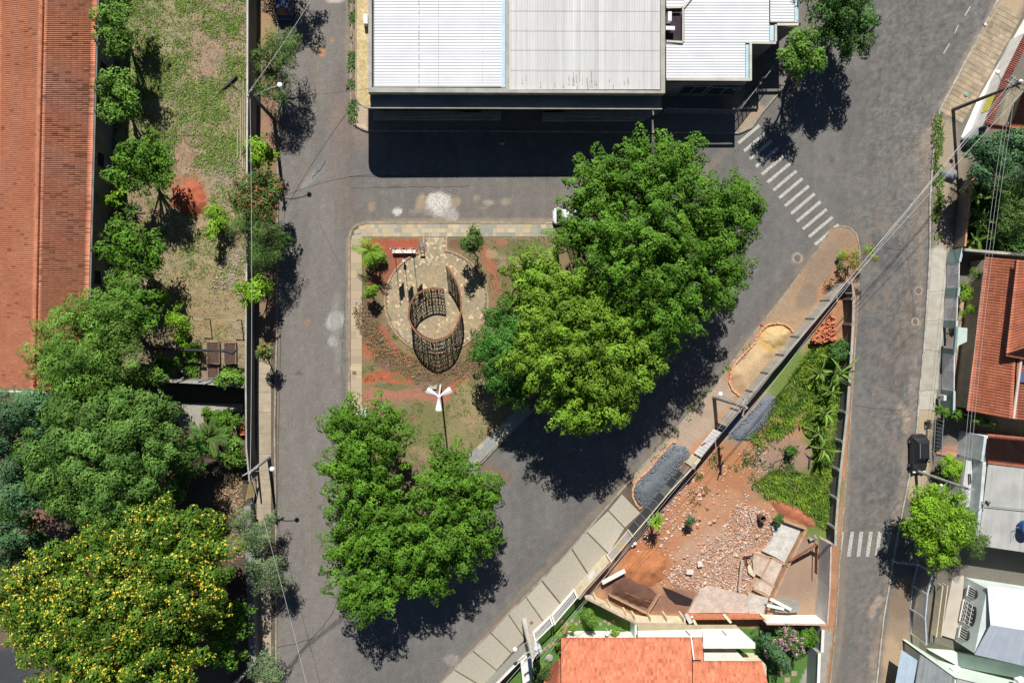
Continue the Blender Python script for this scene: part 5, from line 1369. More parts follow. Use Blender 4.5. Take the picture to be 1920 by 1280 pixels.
# dark fence and terrace below
t = thing('dark_railing', 'dark steel railing beside the black car with ladder-like bars', 'fence', G(1755, 815, 0))
for xa, n_ in ((1752.5, 16), (1767, 10)):
    a, b = G(xa + 2, 790, 1.5), G(xa - 2, 853, 1.5)
    for zz in (1.48, .25): part(MB().beam((a.x, a.y, zz), (b.x, b.y, zz), .05, .06), 'rail', GMET, t)
    for i in range(n_): p = a.lerp(b, i / (n_ - 1)); part(MB().box((p.x, p.y, .85), (.04, .06, 1.25)), 'bar', GMET, t)
body([(1756, 792), (1768, 790), (1765, 842), (1752, 842)], .5, DMET, t, name='base_panel')
body([(1756, 846), (1798, 848), (1798, 856), (1756, 852)], .25, mat('pink_terrace', (.45, .24, .16), (.38, .2, .14)), t, name='terrace')
# H2: grey sheet roof with a clay strip
t = thing('grey_roofed_house', 'low house with a grey corrugated roof and a blue water tank at the right edge', 'house', G(1870, 950, 0))
roof('roof_sheets', G(1853, 866, 3.3), G(1990, 882, 3.3), G(1990, 1045, 3.1), G(1834, 1022, 3.1), FIBRE, t, pitch=.19, amp=.035, seg=4, tvar=.04, kind=None)
roof('roof_tiles', G(1852, 813, 3.5), G(1990, 826, 3.5), G(1990, 884, 3.38), G(1852, 868, 3.38), TERRA2, t, pitch=.21, amp=.06, seg=4, course=.5, step=.02, tvar=.07, seed=21)
wallrun('parapet', [(1846, 866), (1840, 940), (1830, 1022)], 3.6, .35, mat('pale_blue_white', (.60, .66, .66), (.42, .46, .46), scale=1.2, fine=.15), t, z0=0)
wallrun('parapet', [(1848, 818), (1842, 864)], 3.6, .3, mat('pale_blue_white', (0, 0, 0)), t, z0=0)
body([(1850, 818), (1990, 830), (1990, 1040), (1836, 1020)], 3.05, WHITE, t)
part(MB().beam(G(1843, 948, 3.43), G(1990, 962, 3.46), .06, .03), 'roof_lap', GREYW, t)
tk = thing('water_tank', 'dark blue water tank on the grey corrugated roof at the right edge', 'water tank', G(1916, 988, 3.4))
c = G(1918, 986, 3.4)
part(MB().tube([c, c + Vector((0, 0, .75))], [.62, .72], 20), 'tank_body', flat('tank_blue', (.015, .06, .22), .35), tk, smooth=False)
part(MB().tube([c + Vector((0, 0, .75)), c + Vector((0, 0, .83)), c + Vector((0, 0, .93))], [.76, .74, .3], 20), 'tank_lid', flat('tank_lid', (.03, .12, .36), .35), tk)
part(MB().tube([c + Vector((-.7, 0, .3)), c + Vector((-1.1, -.05, .3)), c + Vector((-1.15, -1.4, .1))], .03, 6), 'pipe', GMET, tk)
an = thing('tv_antenna', 'small dark satellite dish on a post at the left edge of the grey roof', 'antenna', G(1840, 940, 3.6))
c = G(1840, 940, 3.6); part(MB().tube([c, c + Vector((0, 0, .6))], .03, 6), 'mast', DMET, an)
part(MB().tube([c + Vector((.1, 0, .6)), c + Vector((.45, .1, .66))], [.30, .05], 12), 'dish', flat('dish', (.10, .11, .13)), an)
part(MB().tube([c + Vector((-.35, -.5, .45)), c + Vector((0, 0, .55))], .03, 5), 'arm', DMET, an)
body_t = thing('pale_annex', 'narrow pale slab-roofed annex with a dark vent beside the yellow-green hedge', 'building', G(1812, 905, 0))
body([(1812, 862), (1827, 866), (1818, 950), (1800, 952)], 2.3, mat('pale_slab_roof', (.55, .55, .54), (.48, .48, .47), scale=.7), body_t)
part(MB().box(G(1818, 897, 2.4), (.25, 1.0, .15), .05), 'vent', GLASS, body_t)
# H3: pale green house with an arched window
t = thing('mint_house', 'pale mint house with an arched barred window and a light metal roof', 'house', G(1850, 1150, 0))
h3 = 3.2
A_, B_ = G(1851, 1103, h3), G(1827, 1224, h3)
body([(1851, 1103), (1990, 1124), (1990, 1262), (1827, 1224)], h3 - .05, mat('pale_mint', (.60, .66, .62), (.52, .58, .55), scale=.6), t)
roof('roof_sheets', G(1857, 1171, 3.8), G(1990, 1192, 3.8), G(1990, 1114, 3.3), G(1851, 1097, 3.3), ZINCW, t, pitch=.22, amp=.03, seg=4, tvar=.03, kind=None)
roof('roof_sheets', G(1857, 1171, 3.8), G(1990, 1192, 3.8), G(1990, 1264, 3.3), G(1827, 1226, 3.3), mat('bluish_sheet', (.40, .44, .49), (.36, .40, .45), tint=True, rough=.5), t, pitch=.22, amp=.03, seg=4, tvar=.04, kind=None)
d = (B_ - A_).normalized(); n = Vector((d.y, -d.x, 0)); n = n if n.x < 0 else -n
Lf = (B_ - A_).length
def onf(s, z): q = A_ + d * s; return Vector((q.x, q.y, z)) + n * .04
for s0, s1, z0_, z1_, arch in ((Lf * .10, Lf * .24, 1.0, 2.2, 0), (Lf * .34, Lf * .66, .7, 2.5, 1), (Lf * .74, Lf * .90, 1.0, 2.2, 0)):
    prof = [(s0, z0_), (s1, z0_), (s1, z1_ - .35)] + [((s0 + s1) / 2 + (s1 - s0) / 2 * math.cos(a), z1_ - .35 + .35 * math.sin(a)) for a in np.linspace(.2, math.pi - .2, 9)] + [(s0, z1_ - .35)]
    P0 = [onf(s, z) for s, z in prof]; k = len(P0)
    mb = MB().add(P0 + [p - n * .06 for p in P0], [tuple(range(k))] + [(i, (i + 1) % k, k + (i + 1) % k, k + i) for i in range(k)])
    wn = part(mb, 'window', GLASS, t)
    gb = MB(); nb = 4 if not arch else 5
    for i in range(nb + 1):
        s = s0 + (s1 - s0) * i / nb; gb.beam(onf(s, z0_) + n * .05, onf(s, z1_ - .3) + n * .05, .04, .04)
    if arch:
        for z in (z0_, 1.3, 1.9): gb.beam(onf(s0, z) + n * .05, onf(s1, z) + n * .05, .04, .04)
        for i in range(nb):
            sa = s0 + (s1 - s0) * i / nb; sb_ = s0 + (s1 - s0) * (i + 1) / nb
            gb.beam(onf(sa, z0_) + n * .05, onf(sb_, 1.3) + n * .05, .03, .03); gb.beam(onf(sb_, 1.3) + n * .05, onf(sa, 1.9) + n * .05, .03, .03)
    part(gb, 'window_bars', WMET, wn)
    part(MB().beam(onf(s0 - .1, z0_ - .05) + n * .05, onf(s1 + .1, z0_ - .05) + n * .05, .16, .08), 'sill', WHITE, wn)
part(MB().prism([tuple(G(*p, .4)[:2]) for p in [(1786, 1083), (1808, 1080), (1797, 1200), (1765, 1190)]], 0, .4), 'porch_floor', mat('beige_floor', (.52, .46, .38), (.45, .4, .33), scale=.5), t)
for xa in (1755, 1764): 
    part(MB().beam(G(xa + 8, 1095, 1.0), G(xa - 4, 1190, 1.0), .10, .8), 'porch_rail', CREAM, t)
part(MB().prism([tuple(G(*p, .15)[:2]) for p in [(1725, 1195), (1830, 1230), (1760, 1225), (1724, 1217)]], 0, .14), 'side_passage', mat('moss_floor', (.12, .12, .08), (.09, .1, .07)), t)
# tall steel gate frames in front of the mint house
t = thing('steel_gate_screen', 'tall pale steel gate screen in four barred bays in front of the mint house', 'gate', G(1720, 1120, 0))
ft = [(1749, 1073), (1739, 1114), (1735, 1159), (1737, 1207)]
PBL = flat('pale_blue_steel', (.50, .58, .62), .4)
W = [G(*p, 2.5) for p in ft]
for a, b in zip(W[:-1], W[1:]):
    for zz in (2.47, .2): part(MB().beam((a.x, a.y, zz), (b.x, b.y, zz), .12, .12), 'rail', PBL, t)
    part(MB().box((a.x, a.y, 1.25), (.16, .16, 2.5)), 'post', PBL, t)
    for i in range(14):
        p = a.lerp(b, (i + .5) / 14); part(MB().box((p.x, p.y, 1.33), (.035, .05, 2.2)), 'bar', GMET, t)
part(MB().box((W[-1].x, W[-1].y, 1.25), (.18, .18, 2.5)), 'post', CREAM, t)
a, b = W[0], G(1679, 1056, .5)
part(MB().beam((a.x, a.y, 2.45), G(1722, 1059, 2.3), .1, .1), 'cross_rail', PBL, t)
railing([(1722, 1060), (1700, 1057), (1682, 1055)], .12, 1.0, t, 3, PBL, .04)
# H4 mint wall, awning and roofs
t = thing('lower_mint_building', 'mint-walled building with grey ribbed roofs in the bottom right corner', 'building', G(1830, 1270, 0))
body([(1726, 1226), (1790, 1268), (1990, 1318), (1990, 1400), (1726, 1400)], 2.7, MINT, t)
roof('roof_sheets', G(1726, 1226, 2.8), G(1790, 1270, 2.8), G(1786, 1390, 2.6), G(1706, 1340, 2.6), mat('mid_grey_sheet', (.27, .29, .29), (.22, .24, .24), tint=True, rough=.5), t, pitch=.22, amp=.04, seg=4, tvar=.1, kind=None)
roof('roof_sheets', G(1794, 1271, 2.8), G(1990, 1320, 2.8), G(1990, 1400, 2.6), G(1794, 1390, 2.6), FIBRE, t, pitch=.22, amp=.03, seg=4, tvar=.03, kind=None)
part(MB().prism([tuple(G(*p, 2.9)[:2]) for p in [(1725, 1222), (1731, 1222), (1793, 1262), (1990, 1312), (1990, 1318), (1790, 1269)]], 0, 2.95), 'parapet', MINT, t)
part(MB().prism([tuple(G(*p, .6)[:2]) for p in [(1742, 1218), (1790, 1222), (1930, 1250), (1930, 1275), (1800, 1250)]], 0, .6), 'terrace', MINT, t)
roof('awning', G(1690, 1217, 2.4), G(1720, 1237, 2.4), G(1712, 1330, 2.2), G(1670, 1330, 2.2), mat('light_blue_sheet', (.42, .52, .60), (.38, .47, .55), tint=True, rough=.4), t, pitch=.3, amp=.02, seg=4, tvar=.03, kind=None)
aircon('d', G(1787, 1250, 2.0), .3, 'white air conditioner beside the grey ribbed roof in the bottom right corner')
aircon('e', G(1908, 1271, 2.2), .2, 'white air conditioner at the very right edge on the mint corner building')

# ---- top right: white street wall with a tile coping --------------------------
t = thing('white_street_wall', 'white wall with a red tile coping and a yellow sign beside the upper right pavement', 'wall', G(1860, 150, 0))
wl_ = [(1928, 60), (1888, 140), (1850, 235)]
W = [G(*p, 2.2) for p in wl_]
for a, b in zip(W[:-1], W[1:]):
    part(MB().beam((a.x, a.y, 1.15), (b.x, b.y, 1.15), .2, 2.1), 'wall_face', mat('chalk_wall', (.68, .67, .64), (.56, .55, .52), scale=1.2, fine=.08), t)
    L_ = (b - a).length; k = int(L_ / .21); d = (b - a).normalized(); n = Vector((-d.y, d.x, 0)); n = n if n.x > 0 else -n
    for i in range(k):
        p = a.lerp(b, (i + .5) / k)
        part(MB().tube([p + n * .42 + Vector((0, 0, .10)), p - n * .28 + Vector((0, 0, .02))], [.085, .10], 6, random.uniform(.8, 1.15)), 'coping_tile', mat('dark_clay', (.36, .13, .09), (.27, .09, .07), scale=3, tint=True), t)
p, q = G(1873, 175, 1.5), G(1856, 211, 1.5)
d = (W[1] - W[2]).normalized(); n = Vector((d.y, -d.x, 0)); n = n if n.x < 0 else -n
c = W[1].lerp(W[2], .52); c.z = 1.35; c += n * .125
part(MB().beam(c - d * .95, c + d * .95, .03, 1.1), 'yellow_sign', mat('yellow_sign', (.62, .55, .12), (.45, .45, .08), scale=4, fine=.3), t)
part(MB().prism([tuple(G(*p)[:2]) for p in [(1922, 30), (1920, 60), (1812, 262), (1800, 258), (1830, 190)]], 0, .16), 'wall_base', WHITE, t)
body([(1815, 258), (1833, 240), (1842, 248), (1822, 262)], 1.2, GMET, t, name='gate_leaf')
t = thing('red_roofed_house', 'red clay roof corner showing at the upper right edge above the bushes', 'house', G(1915, 220, 0))
roof('roof_tiles', G(1925, 150, 3.2), G(1990, 150, 3.2), G(1990, 246, 2.8), G(1893, 240, 2.8), TERRA2, t, pitch=.25, amp=.07, seg=4, course=.5, step=.02, tvar=.07, seed=31)
roof('porch_tiles', G(1848, 231, 2.4), G(1893, 236, 2.5), G(1891, 246, 2.35), G(1856, 242, 2.3), mat('dark_clay', (0, 0, 0)), t, pitch=.2, amp=.06, seg=4, course=.4, step=.02, tvar=.07, seed=32)
body([(1925, 160), (1990, 150), (1990, 240), (1905, 235)], 2.6, CREAM, t)
part(MB().beam(G(1890, 232, 2.0), G(1914, 222, 2.2), .12, .1), 'beam', CREAM, t)
# orange topped wall by the banana garden
t = thing('orange_topped_wall', 'long wall with a bright orange top edge beside the banana garden', 'wall', G(1815, 400, 0))
wallrun('wall_face', [(1824, 335), (1816, 400), (1809, 462)], 1.7, .16, mat('brown_wall', (.24, .19, .16), (.18, .15, .13), scale=1), t)
coperun([(1824, 335), (1816, 400), (1809, 462)], 1.7, .17, mat('orange_top', (.62, .30, .13), (.5, .22, .1), scale=2, tint=True), t, .06, split=1.4)
# ================================================================ trees and plants
YB = mat('yellow_blossom', (.86, .68, .08), (.70, .55, .05), scale=2, fine=.1, tint=True, rough=.6, trans=.15)
OB = mat('orange_blossom', (.68, .20, .06), (.55, .13, .04), scale=2, fine=.1, tint=True, trans=.15)
OB2 = mat('russet_blossom', (.45, .15, .06), (.30, .12, .05), scale=2, fine=.1, tint=True, trans=.15)
PB_ = mat('pink_blossom', (.62, .34, .42), (.50, .24, .32), scale=2, fine=.1, tint=True, trans=.15)
# big trees of the square
tree('ficus_tree', 'huge dark leafy tree with spiky tufts at the east end of the square', [
    (1215, 325, 66), (1128, 372, 70), (1250, 395, 92, .8), (1345, 392, 62), (1392, 410, 34, -1), (1180, 470, 88, 1.0), (1290, 480, 86), (1345, 470, 42), (1335, 540, 48),
    (1235, 570, 78), (1398, 372, 20, -.2), (1418, 398, 15, -.4), (1392, 350, 18, 0), (1385, 455, 22, -.3), (1378, 505, 24, -.4), (1245, 275, 22, -.3), (1290, 285, 20, -.3), (1130, 310, 22, -.3), (1090, 450, 48, -.6), (1265, 600, 50, -1), (1270, 330, 44), (1085, 380, 34, -1)],
    8.2, 'ficus', 101, trunk=.42, tuft=1.9, wid=.26, ls=.27, per=38, rough=.6, base=(1180, 520), z0=.13, dens_=1.0, bunch=1.1)
tree('leafy_tree', 'broad yellow-green tree between the huge dark tree and the diagonal pavement', [
    (1003, 525, 56), (1060, 560, 60), (1040, 610, 66, .6), (1105, 640, 76, .8), (1020, 680, 62), (1090, 710, 76), (1165, 690, 66), (1065, 765, 46, -.8), (1125, 755, 54), (1190, 650, 50, .3), (1150, 600, 60, .6), (1222, 690, 22, -.3), (1232, 660, 16, -.4), (1165, 765, 24, -.5), (1100, 800, 20, -.5), (970, 520, 20, -.5), (990, 560, 40, -1)],
    7.6, 'olive', 102, trunk=.36, tuft=1.6, wid=.28, ls=.27, per=38, rough=.6, base=(1060, 640), z0=.13, bunch=1.1)
tree('dense_tree', 'smooth dense green tree with small leaves between the ring sculpture and the yellow-green tree', [
    (948, 600, 42), (925, 655, 46), (962, 668, 46, .4), (940, 705, 36), (970, 725, 40, -.4), (975, 625, 34)],
    5.2, 'rain', 103, trunk=.2, tuft=.5, wid=.28, ls=.22, per=40, rough=.2, base=(945, 670), z0=.13, flat_=.5)
tree('ficus_tree', 'left one of the two big ficus trees at the south tip of the square', [
    (690, 815, 64), (655, 870, 44, -.5), (726, 838, 32, .2), (690, 900, 66, .6), (655, 950, 46), (700, 985, 60, .8), (736, 978, 34), (665, 1045, 52), (625, 800, 18, -.5), (650, 775, 18, -.4), (735, 780, 20, -.3), (622, 880, 16, -.5), (650, 1120, 18, -.4), (700, 1140, 20, -.5), (690, 1095, 54, -.5), (745, 1050, 52), (640, 1010, 30, -1), (740, 1100, 36, -1)],
    6.6, 'ficus', 104, trunk=.38, tuft=1.9, wid=.28, ls=.27, per=36, rough=.6, base=(705, 960), z0=.13, bunch=1.1, group='ficus trees at the south tip')
tree('ficus_tree', 'right one of the two big ficus trees at the south tip of the square', [
    (845, 890, 56), (880, 920, 52), (816, 935, 48, .5), (860, 980, 62, .7), (800, 1000, 62, .5), (890, 1010, 38, -.4), (800, 1070, 44, -.6), (855, 1040, 44), (770, 1020, 46), (925, 930, 16, -.6), (920, 1010, 16, -.6), (860, 855, 18, -.2), (905, 935, 28, -1), (815, 1100, 26, -1.6)],
    6.4, 'ficus', 105, trunk=.36, tuft=1.9, wid=.28, ls=.27, per=36, rough=.6, base=(830, 960), z0=.13, bunch=1.1, group='ficus trees at the south tip')
# trees at the top right corner
tree('round_tree', 'dark round tree beside the upper diagonal street with a ragged shadow on the asphalt', [
    (1565, 15, 52), (1602, 50, 44), (1560, 55, 40, .3), (1590, -20, 50), (1545, -30, 50), (1612, 85, 26, -.6), (1590, 95, 26, -.6)],
    5.6, 'dark', 106, trunk=.28, tuft=.7, wid=.28, ls=.24, per=40, rough=.3, base=(1545, 60), z0=.12, flat_=.7)
tree('round_tree', 'small pale green round tree at the corner of the side wing', [
    (1500, 85, 34, .3), (1480, 108, 28), (1520, 105, 30), (1500, 120, 24, -.4)],
    6.2, 'mango', 107, trunk=.18, tuft=.5, wid=.26, ls=.26, per=40, rough=.28, base=(1478, 150), z0=.12, flat_=.75)
# left: the big dark garden trees
tree('mango_tree', 'big light green mango tree leaning over the hall roof', [
    (205, 590, 50), (160, 610, 56, .5), (120, 655, 60), (175, 670, 70, .8), (105, 700, 44), (140, 715, 46), (215, 640, 46), (160, 735, 36, -1), (90, 665, 40, -.4)],
    7.2, 'mango', 108, trunk=.34, tuft=.5, wid=.26, ls=.25, per=42, rough=.3, dens_=1.4, bunch=1.6, base=(215, 690), z0=.1, asp=.32)
tree('dark_tree', 'dark green tree behind the mango tree, above the inner garden wall', [
    (250, 560, 44), (265, 600, 36), (240, 610, 40, -.6), (275, 555, 24)], 5.4, 'ficus', 109, trunk=.22, tuft=.7, wid=.26, ls=.26, per=34, rough=.36, base=(250, 620), z0=.1)
tree('spreading_tree', 'huge domed green tree between the mango tree and the yellow-flowering tree', [
    (232, 786, 50), (162, 812, 70, .8), (100, 850, 56), (255, 800, 62), (300, 850, 52), (215, 860, 78, 1.2), (130, 910, 56), (240, 930, 62), (175, 940, 50), (290, 780, 44, -.6), (330, 850, 30, -1), (275, 915, 34, -.6)],
    8.6, 'dome', 110, trunk=.5, tuft=.35, wid=.28, ls=.23, per=44, rough=.30, dens_=1.5, bunch=1.7, base=(235, 870), z0=.08, flat_=.6)
tree('bluish_tree', 'dark bluish-green tree at the left edge between the hall roof and the domed tree', [
    (50, 790, 60, .3), (15, 840, 50), (60, 850, 40), (95, 770, 34, -1), (30, 900, 46), (70, 930, 46, -.6), (10, 770, 30)],
    7.6, 'blue', 111, trunk=.36, tuft=.5, wid=.26, ls=.22, per=44, rough=.45, bunch=1.7, base=(90, 850), z0=.08)
tree('flowering_tree', 'huge tree covered in yellow blossom in the bottom left corner', [
    (280, 1020, 82, .8), (360, 990, 54), (200, 1040, 60), (130, 1060, 56, .3), (70, 1100, 62), (20, 1130, 50, -.6), (370, 1065, 62), (300, 1110, 86, 1.2), (200, 1130, 90, 1.2), (110, 1160, 70, .6),
    (390, 1130, 38, -.8), (340, 1190, 62), (240, 1220, 84, .6), (140, 1230, 72), (70, 1190, 46, -.4), (200, 1290, 80), (310, 1260, 60), (410, 1030, 32, -.6), (110, 1290, 60, -.6)],
    8.8, 'yleaf', 112, trunk=.5, tuft=.6, wid=.3, ls=.25, per=38, rough=.5, base=(250, 1130), z0=.08, flat_=.42, drop=.35, bunch=1.5, flowers=(YB, .9, .14, 3))
tree('leafy_shrub_tree', 'bright green tree squeezed between the yellow-flowering tree and the plank wall', [
    (430, 1140, 30), (445, 1165, 26), (420, 1190, 34, .3), (425, 1225, 30, -.4), (400, 1170, 30, -.6)], 4.2, 'ficus', 113, trunk=.18, tuft=.6, wid=.24, ls=.28, per=32, rough=.35, base=(420, 1180), z0=.08)
tree('blue_green_tree', 'blue-green shrubby tree at the left edge above the yellow blossom', [
    (10, 1000, 44), (40, 1040, 34), (5, 1060, 40), (70, 1010, 22, -.6)], 5.0, 'blue', 114, trunk=.2, tuft=.6, wid=.24, ls=.25, per=32, rough=.4, base=(20, 1020), z0=.08)
tree('pale_shrub', 'pale yellowish shrub at the left edge beside a patch of bare ground', [(20, 950, 34), (50, 975, 26), (10, 970, 30)], 4.2, 'olive', 115, cat='shrub', trunk=.14, tuft=.5, wid=.24, ls=.24, per=30, rough=.4, base=(25, 960), z0=.08)
tree('green_shrub', 'tall green shrub by the fan palm below the domed tree', [(345, 880, 30), (330, 920, 28, -.3), (365, 840, 24, -.4)], 4.4, 'rain', 116, cat='shrub', trunk=.14, tuft=.5, wid=.24, ls=.26, per=34, base=(340, 890), z0=.08)
tree('small_tree', 'small green tree poking up between the domed tree and the yellow blossom', [(322, 908, 11), (318, 925, 9)], 4.4, 'ficus', 117, trunk=.08, tuft=.4, wid=.2, ls=.24, per=30, base=(330, 920), z0=.08)
tree('green_shrub', 'broad garden shrub at the corner where the inner wall meets the big trees', [(255, 700, 26), (285, 708, 20), (240, 725, 26, -.2)], 3.8, 'mango', 118, cat='shrub', trunk=.14, tuft=.5, wid=.24, ls=.26, per=34, base=(262, 712), z0=.1)
# trees in the yard beside the hall
YG = 'trees in the yard beside the long hall'
tree('yard_tree', 'airy green tree at the top of the yard beside the hall', [(213, 30, 34), (222, 65, 36, .3), (205, 60, 26), (215, 85, 22, -.4), (230, -10, 36)], 4.8, 'mango', 120, trunk=.16, tuft=.6, wid=.22, ls=.25, per=26, rough=.42, base=(235, 55), z0=.1, group=YG)
tree('yard_tree', 'airy green tree in the yard just below the topmost one', [(205, 155, 26), (230, 170, 34, .3), (210, 190, 32), (238, 195, 24, -.2), (222, 215, 16, -.4)], 4.4, 'mango', 121, trunk=.16, tuft=.6, wid=.22, ls=.25, per=26, rough=.42, base=(235, 180), z0=.1, group=YG)
tree('yard_tree', 'bright green round tree above the red soil mound in the yard', [(270, 290, 36, .4), (240, 310, 30), (300, 310, 30), (270, 330, 34), (290, 280, 24), (305, 340, 18, -.3), (230, 330, 22, -.3)], 4.6, 'ficus', 122, trunk=.18, tuft=.65, wid=.22, ls=.25, per=30, rough=.4, base=(285, 320), z0=.1, group=YG)
tree('yard_tree', 'dark yard tree with yellow-green tips left of the bare dry patch', [(230, 440, 28), (250, 470, 38, .4), (215, 480, 26), (280, 465, 26), (255, 500, 28, -.4), (290, 490, 18, -.6)], 4.6, 'ficus', 123, trunk=.18, tuft=.7, wid=.22, ls=.27, per=26, rough=.45, base=(265, 480), z0=.1, group=YG)
tree('shrub', 'fine-leaved grey-green shrub tucked below the dark yard tree', [(222, 520, 20), (215, 535, 16)], 2.8, 'feather', 124, cat='shrub', trunk=.08, tuft=.4, wid=.2, ls=.2, per=34, base=(225, 525), z0=.1)
tree('shrub', 'small bush at the edge of the dry patch beside a dead stick', [(303, 552, 9), (308, 560, 7)], 1.2, 'lime', 125, cat='shrub', trunk=.05, tuft=.3, wid=.15, ls=.2, per=26, base=(303, 556), z0=.1)
tree('sapling', 'light green sapling above the slatted boards of the vegetable garden', [(330, 598, 18), (345, 605, 14), (322, 590, 10)], 2.6, 'lime', 126, trunk=.06, tuft=.4, wid=.18, ls=.2, per=22, rough=.5, base=(342, 610), z0=.1)
tree('tomato_plants', 'tall green climbing plants beside the planted vegetable bed', [(340, 635, 12), (345, 655, 12), (343, 625, 9)], 1.3, 'lime', 127, cat='plant', trunk=.04, tuft=.3, wid=.16, ls=.2, per=26, base=(343, 640), z0=.1)
tree('garden_bush', 'leafy bush with large leaves left of the slatted boards', [(295, 680, 16), (310, 690, 12), (325, 685, 12)], 1.8, 'ficus', 128, cat='shrub', trunk=.06, tuft=.35, wid=.2, ls=.3, per=22, base=(302, 686), z0=.1)
tree('garden_bush', 'light green leafy bush on the garden wall at the street end', [(440, 705, 14), (450, 715, 12), (425, 712, 14), (412, 716, 10)], 2.6, 'mango', 129, cat='shrub', trunk=.06, tuft=.35, wid=.2, ls=.26, per=26, base=(435, 712), z0=.1)
frond_tree('agave', 'round spiky agave in the yard left of the red mound', 247, 393, .35, 34, 1.0, 'feather', 131, leafw=.05, tilt=(.1, 1.3), cat='agave', droop=.2, trunk=.1)
frond_tree('agave', 'second round spiky agave just below and left of the first', 234, 418, .35, 34, 1.1, 'feather', 132, leafw=.05, tilt=(.1, 1.3), cat='agave', droop=.2, trunk=.1)
frond_tree('banana_plant', 'small bright banana-like plant at the foot of the hall wall', 222, 358, 1.6, 9, .9, 'lime', 133, leafw=.16, tilt=(.1, .9), cat='plant', banana=True, trunk=.06)
tree('shrub', 'straggly small shrub at the hall wall beside the banana-like plant', [(200, 376, 10), (213, 384, 10), (208, 368, 8)], 2.0, 'lime', 134, cat='shrub', trunk=.05, tuft=.35, wid=.15, ls=.2, per=16, rough=.5, base=(206, 376), z0=.1)
frond_tree('fan_palm', 'big fan palm in the garden below the concrete path', 392, 820, 2.6, 26, 2.1, 'feather', 135, leafw=.42, tilt=(-.1, .9), cat='palm', droop=.35, trunk=.16, z0=.08)
tree('climbing_shrub', 'dark climbing shrub in a row above the fan palm', [(388, 775, 10), (405, 778, 10), (425, 780, 12), (440, 788, 10), (415, 790, 10)], 1.6, 'ficus', 136, cat='shrub', trunk=.06, tuft=.4, wid=.2, ls=.28, per=24, base=(415, 782), z0=.1)
tree('green_shrub', 'leafy shrub along the patched wall right of the fan palm', [(440, 830, 16), (430, 850, 18), (445, 860, 14), (420, 815, 12)], 2.0, 'mango', 137, cat='shrub', trunk=.08, tuft=.4, wid=.2, ls=.27, per=26, base=(438, 840), z0=.1)
tree('shrub', 'low bush growing beside the pale rubble at the street wall', [(405, 400, 16), (400, 425, 14), (418, 415, 14), (395, 440, 10)], 1.4, 'lime', 138, cat='shrub', trunk=.05, tuft=.4, wid=.2, ls=.22, per=20, rough=.5, base=(405, 415), z0=.1)
# street trees on the left verge
VG = 'small street trees along the left verge'
tree('street_tree', 'feathery dark street tree beside the upper lamp pole of the left street', [(518, 85, 26), (540, 75, 20, -.3), (500, 100, 26), (535, 110, 26, .3), (505, 140, 26), (530, 150, 24), (495, 170, 16, -.4), (525, 180, 14, -.6), (545, 95, 16)], 4.0, 'feather', 141, trunk=.12, tuft=.7, wid=.2, ls=.19, per=30, rough=.5, base=(517, 150), z0=.1, group=VG, asp=.3)
tree('street_tree', 'small bright lime-green street tree just above the orange-blossomed one', [(472, 280, 15), (490, 275, 18, .3), (505, 290, 16), (485, 298, 16)], 3.0, 'lime', 142, trunk=.09, tuft=.5, wid=.2, ls=.26, per=28, rough=.4, base=(500, 285), z0=.1, group=VG)
tree('street_tree', 'round street tree dotted with orange blossom over the street wall', [(480, 350, 32, .2), (455, 375, 22), (505, 370, 28), (485, 385, 34), (515, 350, 16, -.4), (470, 335, 20), (500, 335, 20)], 4.2, 'feather', 143, trunk=.16, tuft=.5, wid=.24, ls=.2, per=38, rough=.3, base=(495, 375), z0=.1, group=VG, flowers=(OB2, .7, .15, 4))
tree('street_tree', 'dark feathery street tree directly below the orange-blossomed one', [(455, 425, 26), (490, 430, 32, .3), (520, 445, 22), (485, 460, 30), (510, 475, 22, -.3), (490, 490, 20, -.5), (470, 410, 22)], 4.2, 'feather', 144, trunk=.14, tuft=.8, wid=.2, ls=.18, per=34, rough=.45, base=(505, 460), z0=.1, group=VG, asp=.25)
tree('street_tree', 'small lime-green street tree below the dark feathery one', [(462, 540, 16), (480, 535, 18, .2), (500, 535, 14), (475, 555, 14), (462, 568, 9, -.4)], 3.0, 'lime', 145, trunk=.09, tuft=.45, wid=.2, ls=.26, per=28, rough=.4, base=(500, 555), z0=.1, group=VG)
tree('flower_shrub', 'small shrub with orange blossom on the sidewalk below the street trees', [(495, 652, 13), (502, 668, 11), (490, 665, 10)], 2.6, 'feather', 146, cat='shrub', trunk=.07, tuft=.4, wid=.18, ls=.2, per=26, rough=.4, base=(505, 672), z0=.13, flowers=(OB, .5, .13, 5))
tree('street_tree', 'pale willowy street tree above a second one beside the plank wall', [(465, 965, 24), (450, 985, 16), (480, 1000, 26, .2), (505, 975, 16, -.4), (470, 1015, 20), (500, 1012, 14)], 3.6, 'willow', 147, trunk=.12, tuft=.65, wid=.2, ls=.18, per=34, rough=.4, base=(505, 1000), z0=.13, group=VG, asp=.3)
tree('street_tree', 'pale willowy rounded street tree casting a round shadow on the road', [(490, 1065, 26), (515, 1060, 24, .3), (520, 1085, 22), (495, 1085, 22), (530, 1100, 12, -.4)], 3.6, 'willow', 148, trunk=.12, tuft=.6, wid=.22, ls=.18, per=38, rough=.35, base=(525, 1080), z0=.13, group=VG, asp=.3)
tree('street_tree', 'pale willowy street tree at the bottom edge of the left street', [(505, 1240, 22), (490, 1260, 22), (515, 1265, 22, .2), (500, 1290, 24)], 3.4, 'willow', 149, trunk=.12, tuft=.6, wid=.22, ls=.19, per=34, rough=.4, base=(520, 1265), z0=.13, group=VG, asp=.3)
tree('street_tree', 'street tree above the top edge shading the parked dark blue car', [(505, -105, 34), (535, -110, 34), (560, -120, 24)], 4.5, 'feather', 150, trunk=.14, tuft=.6, wid=.22, ls=.2, per=34, base=(515, -75), z0=.1, group=VG)
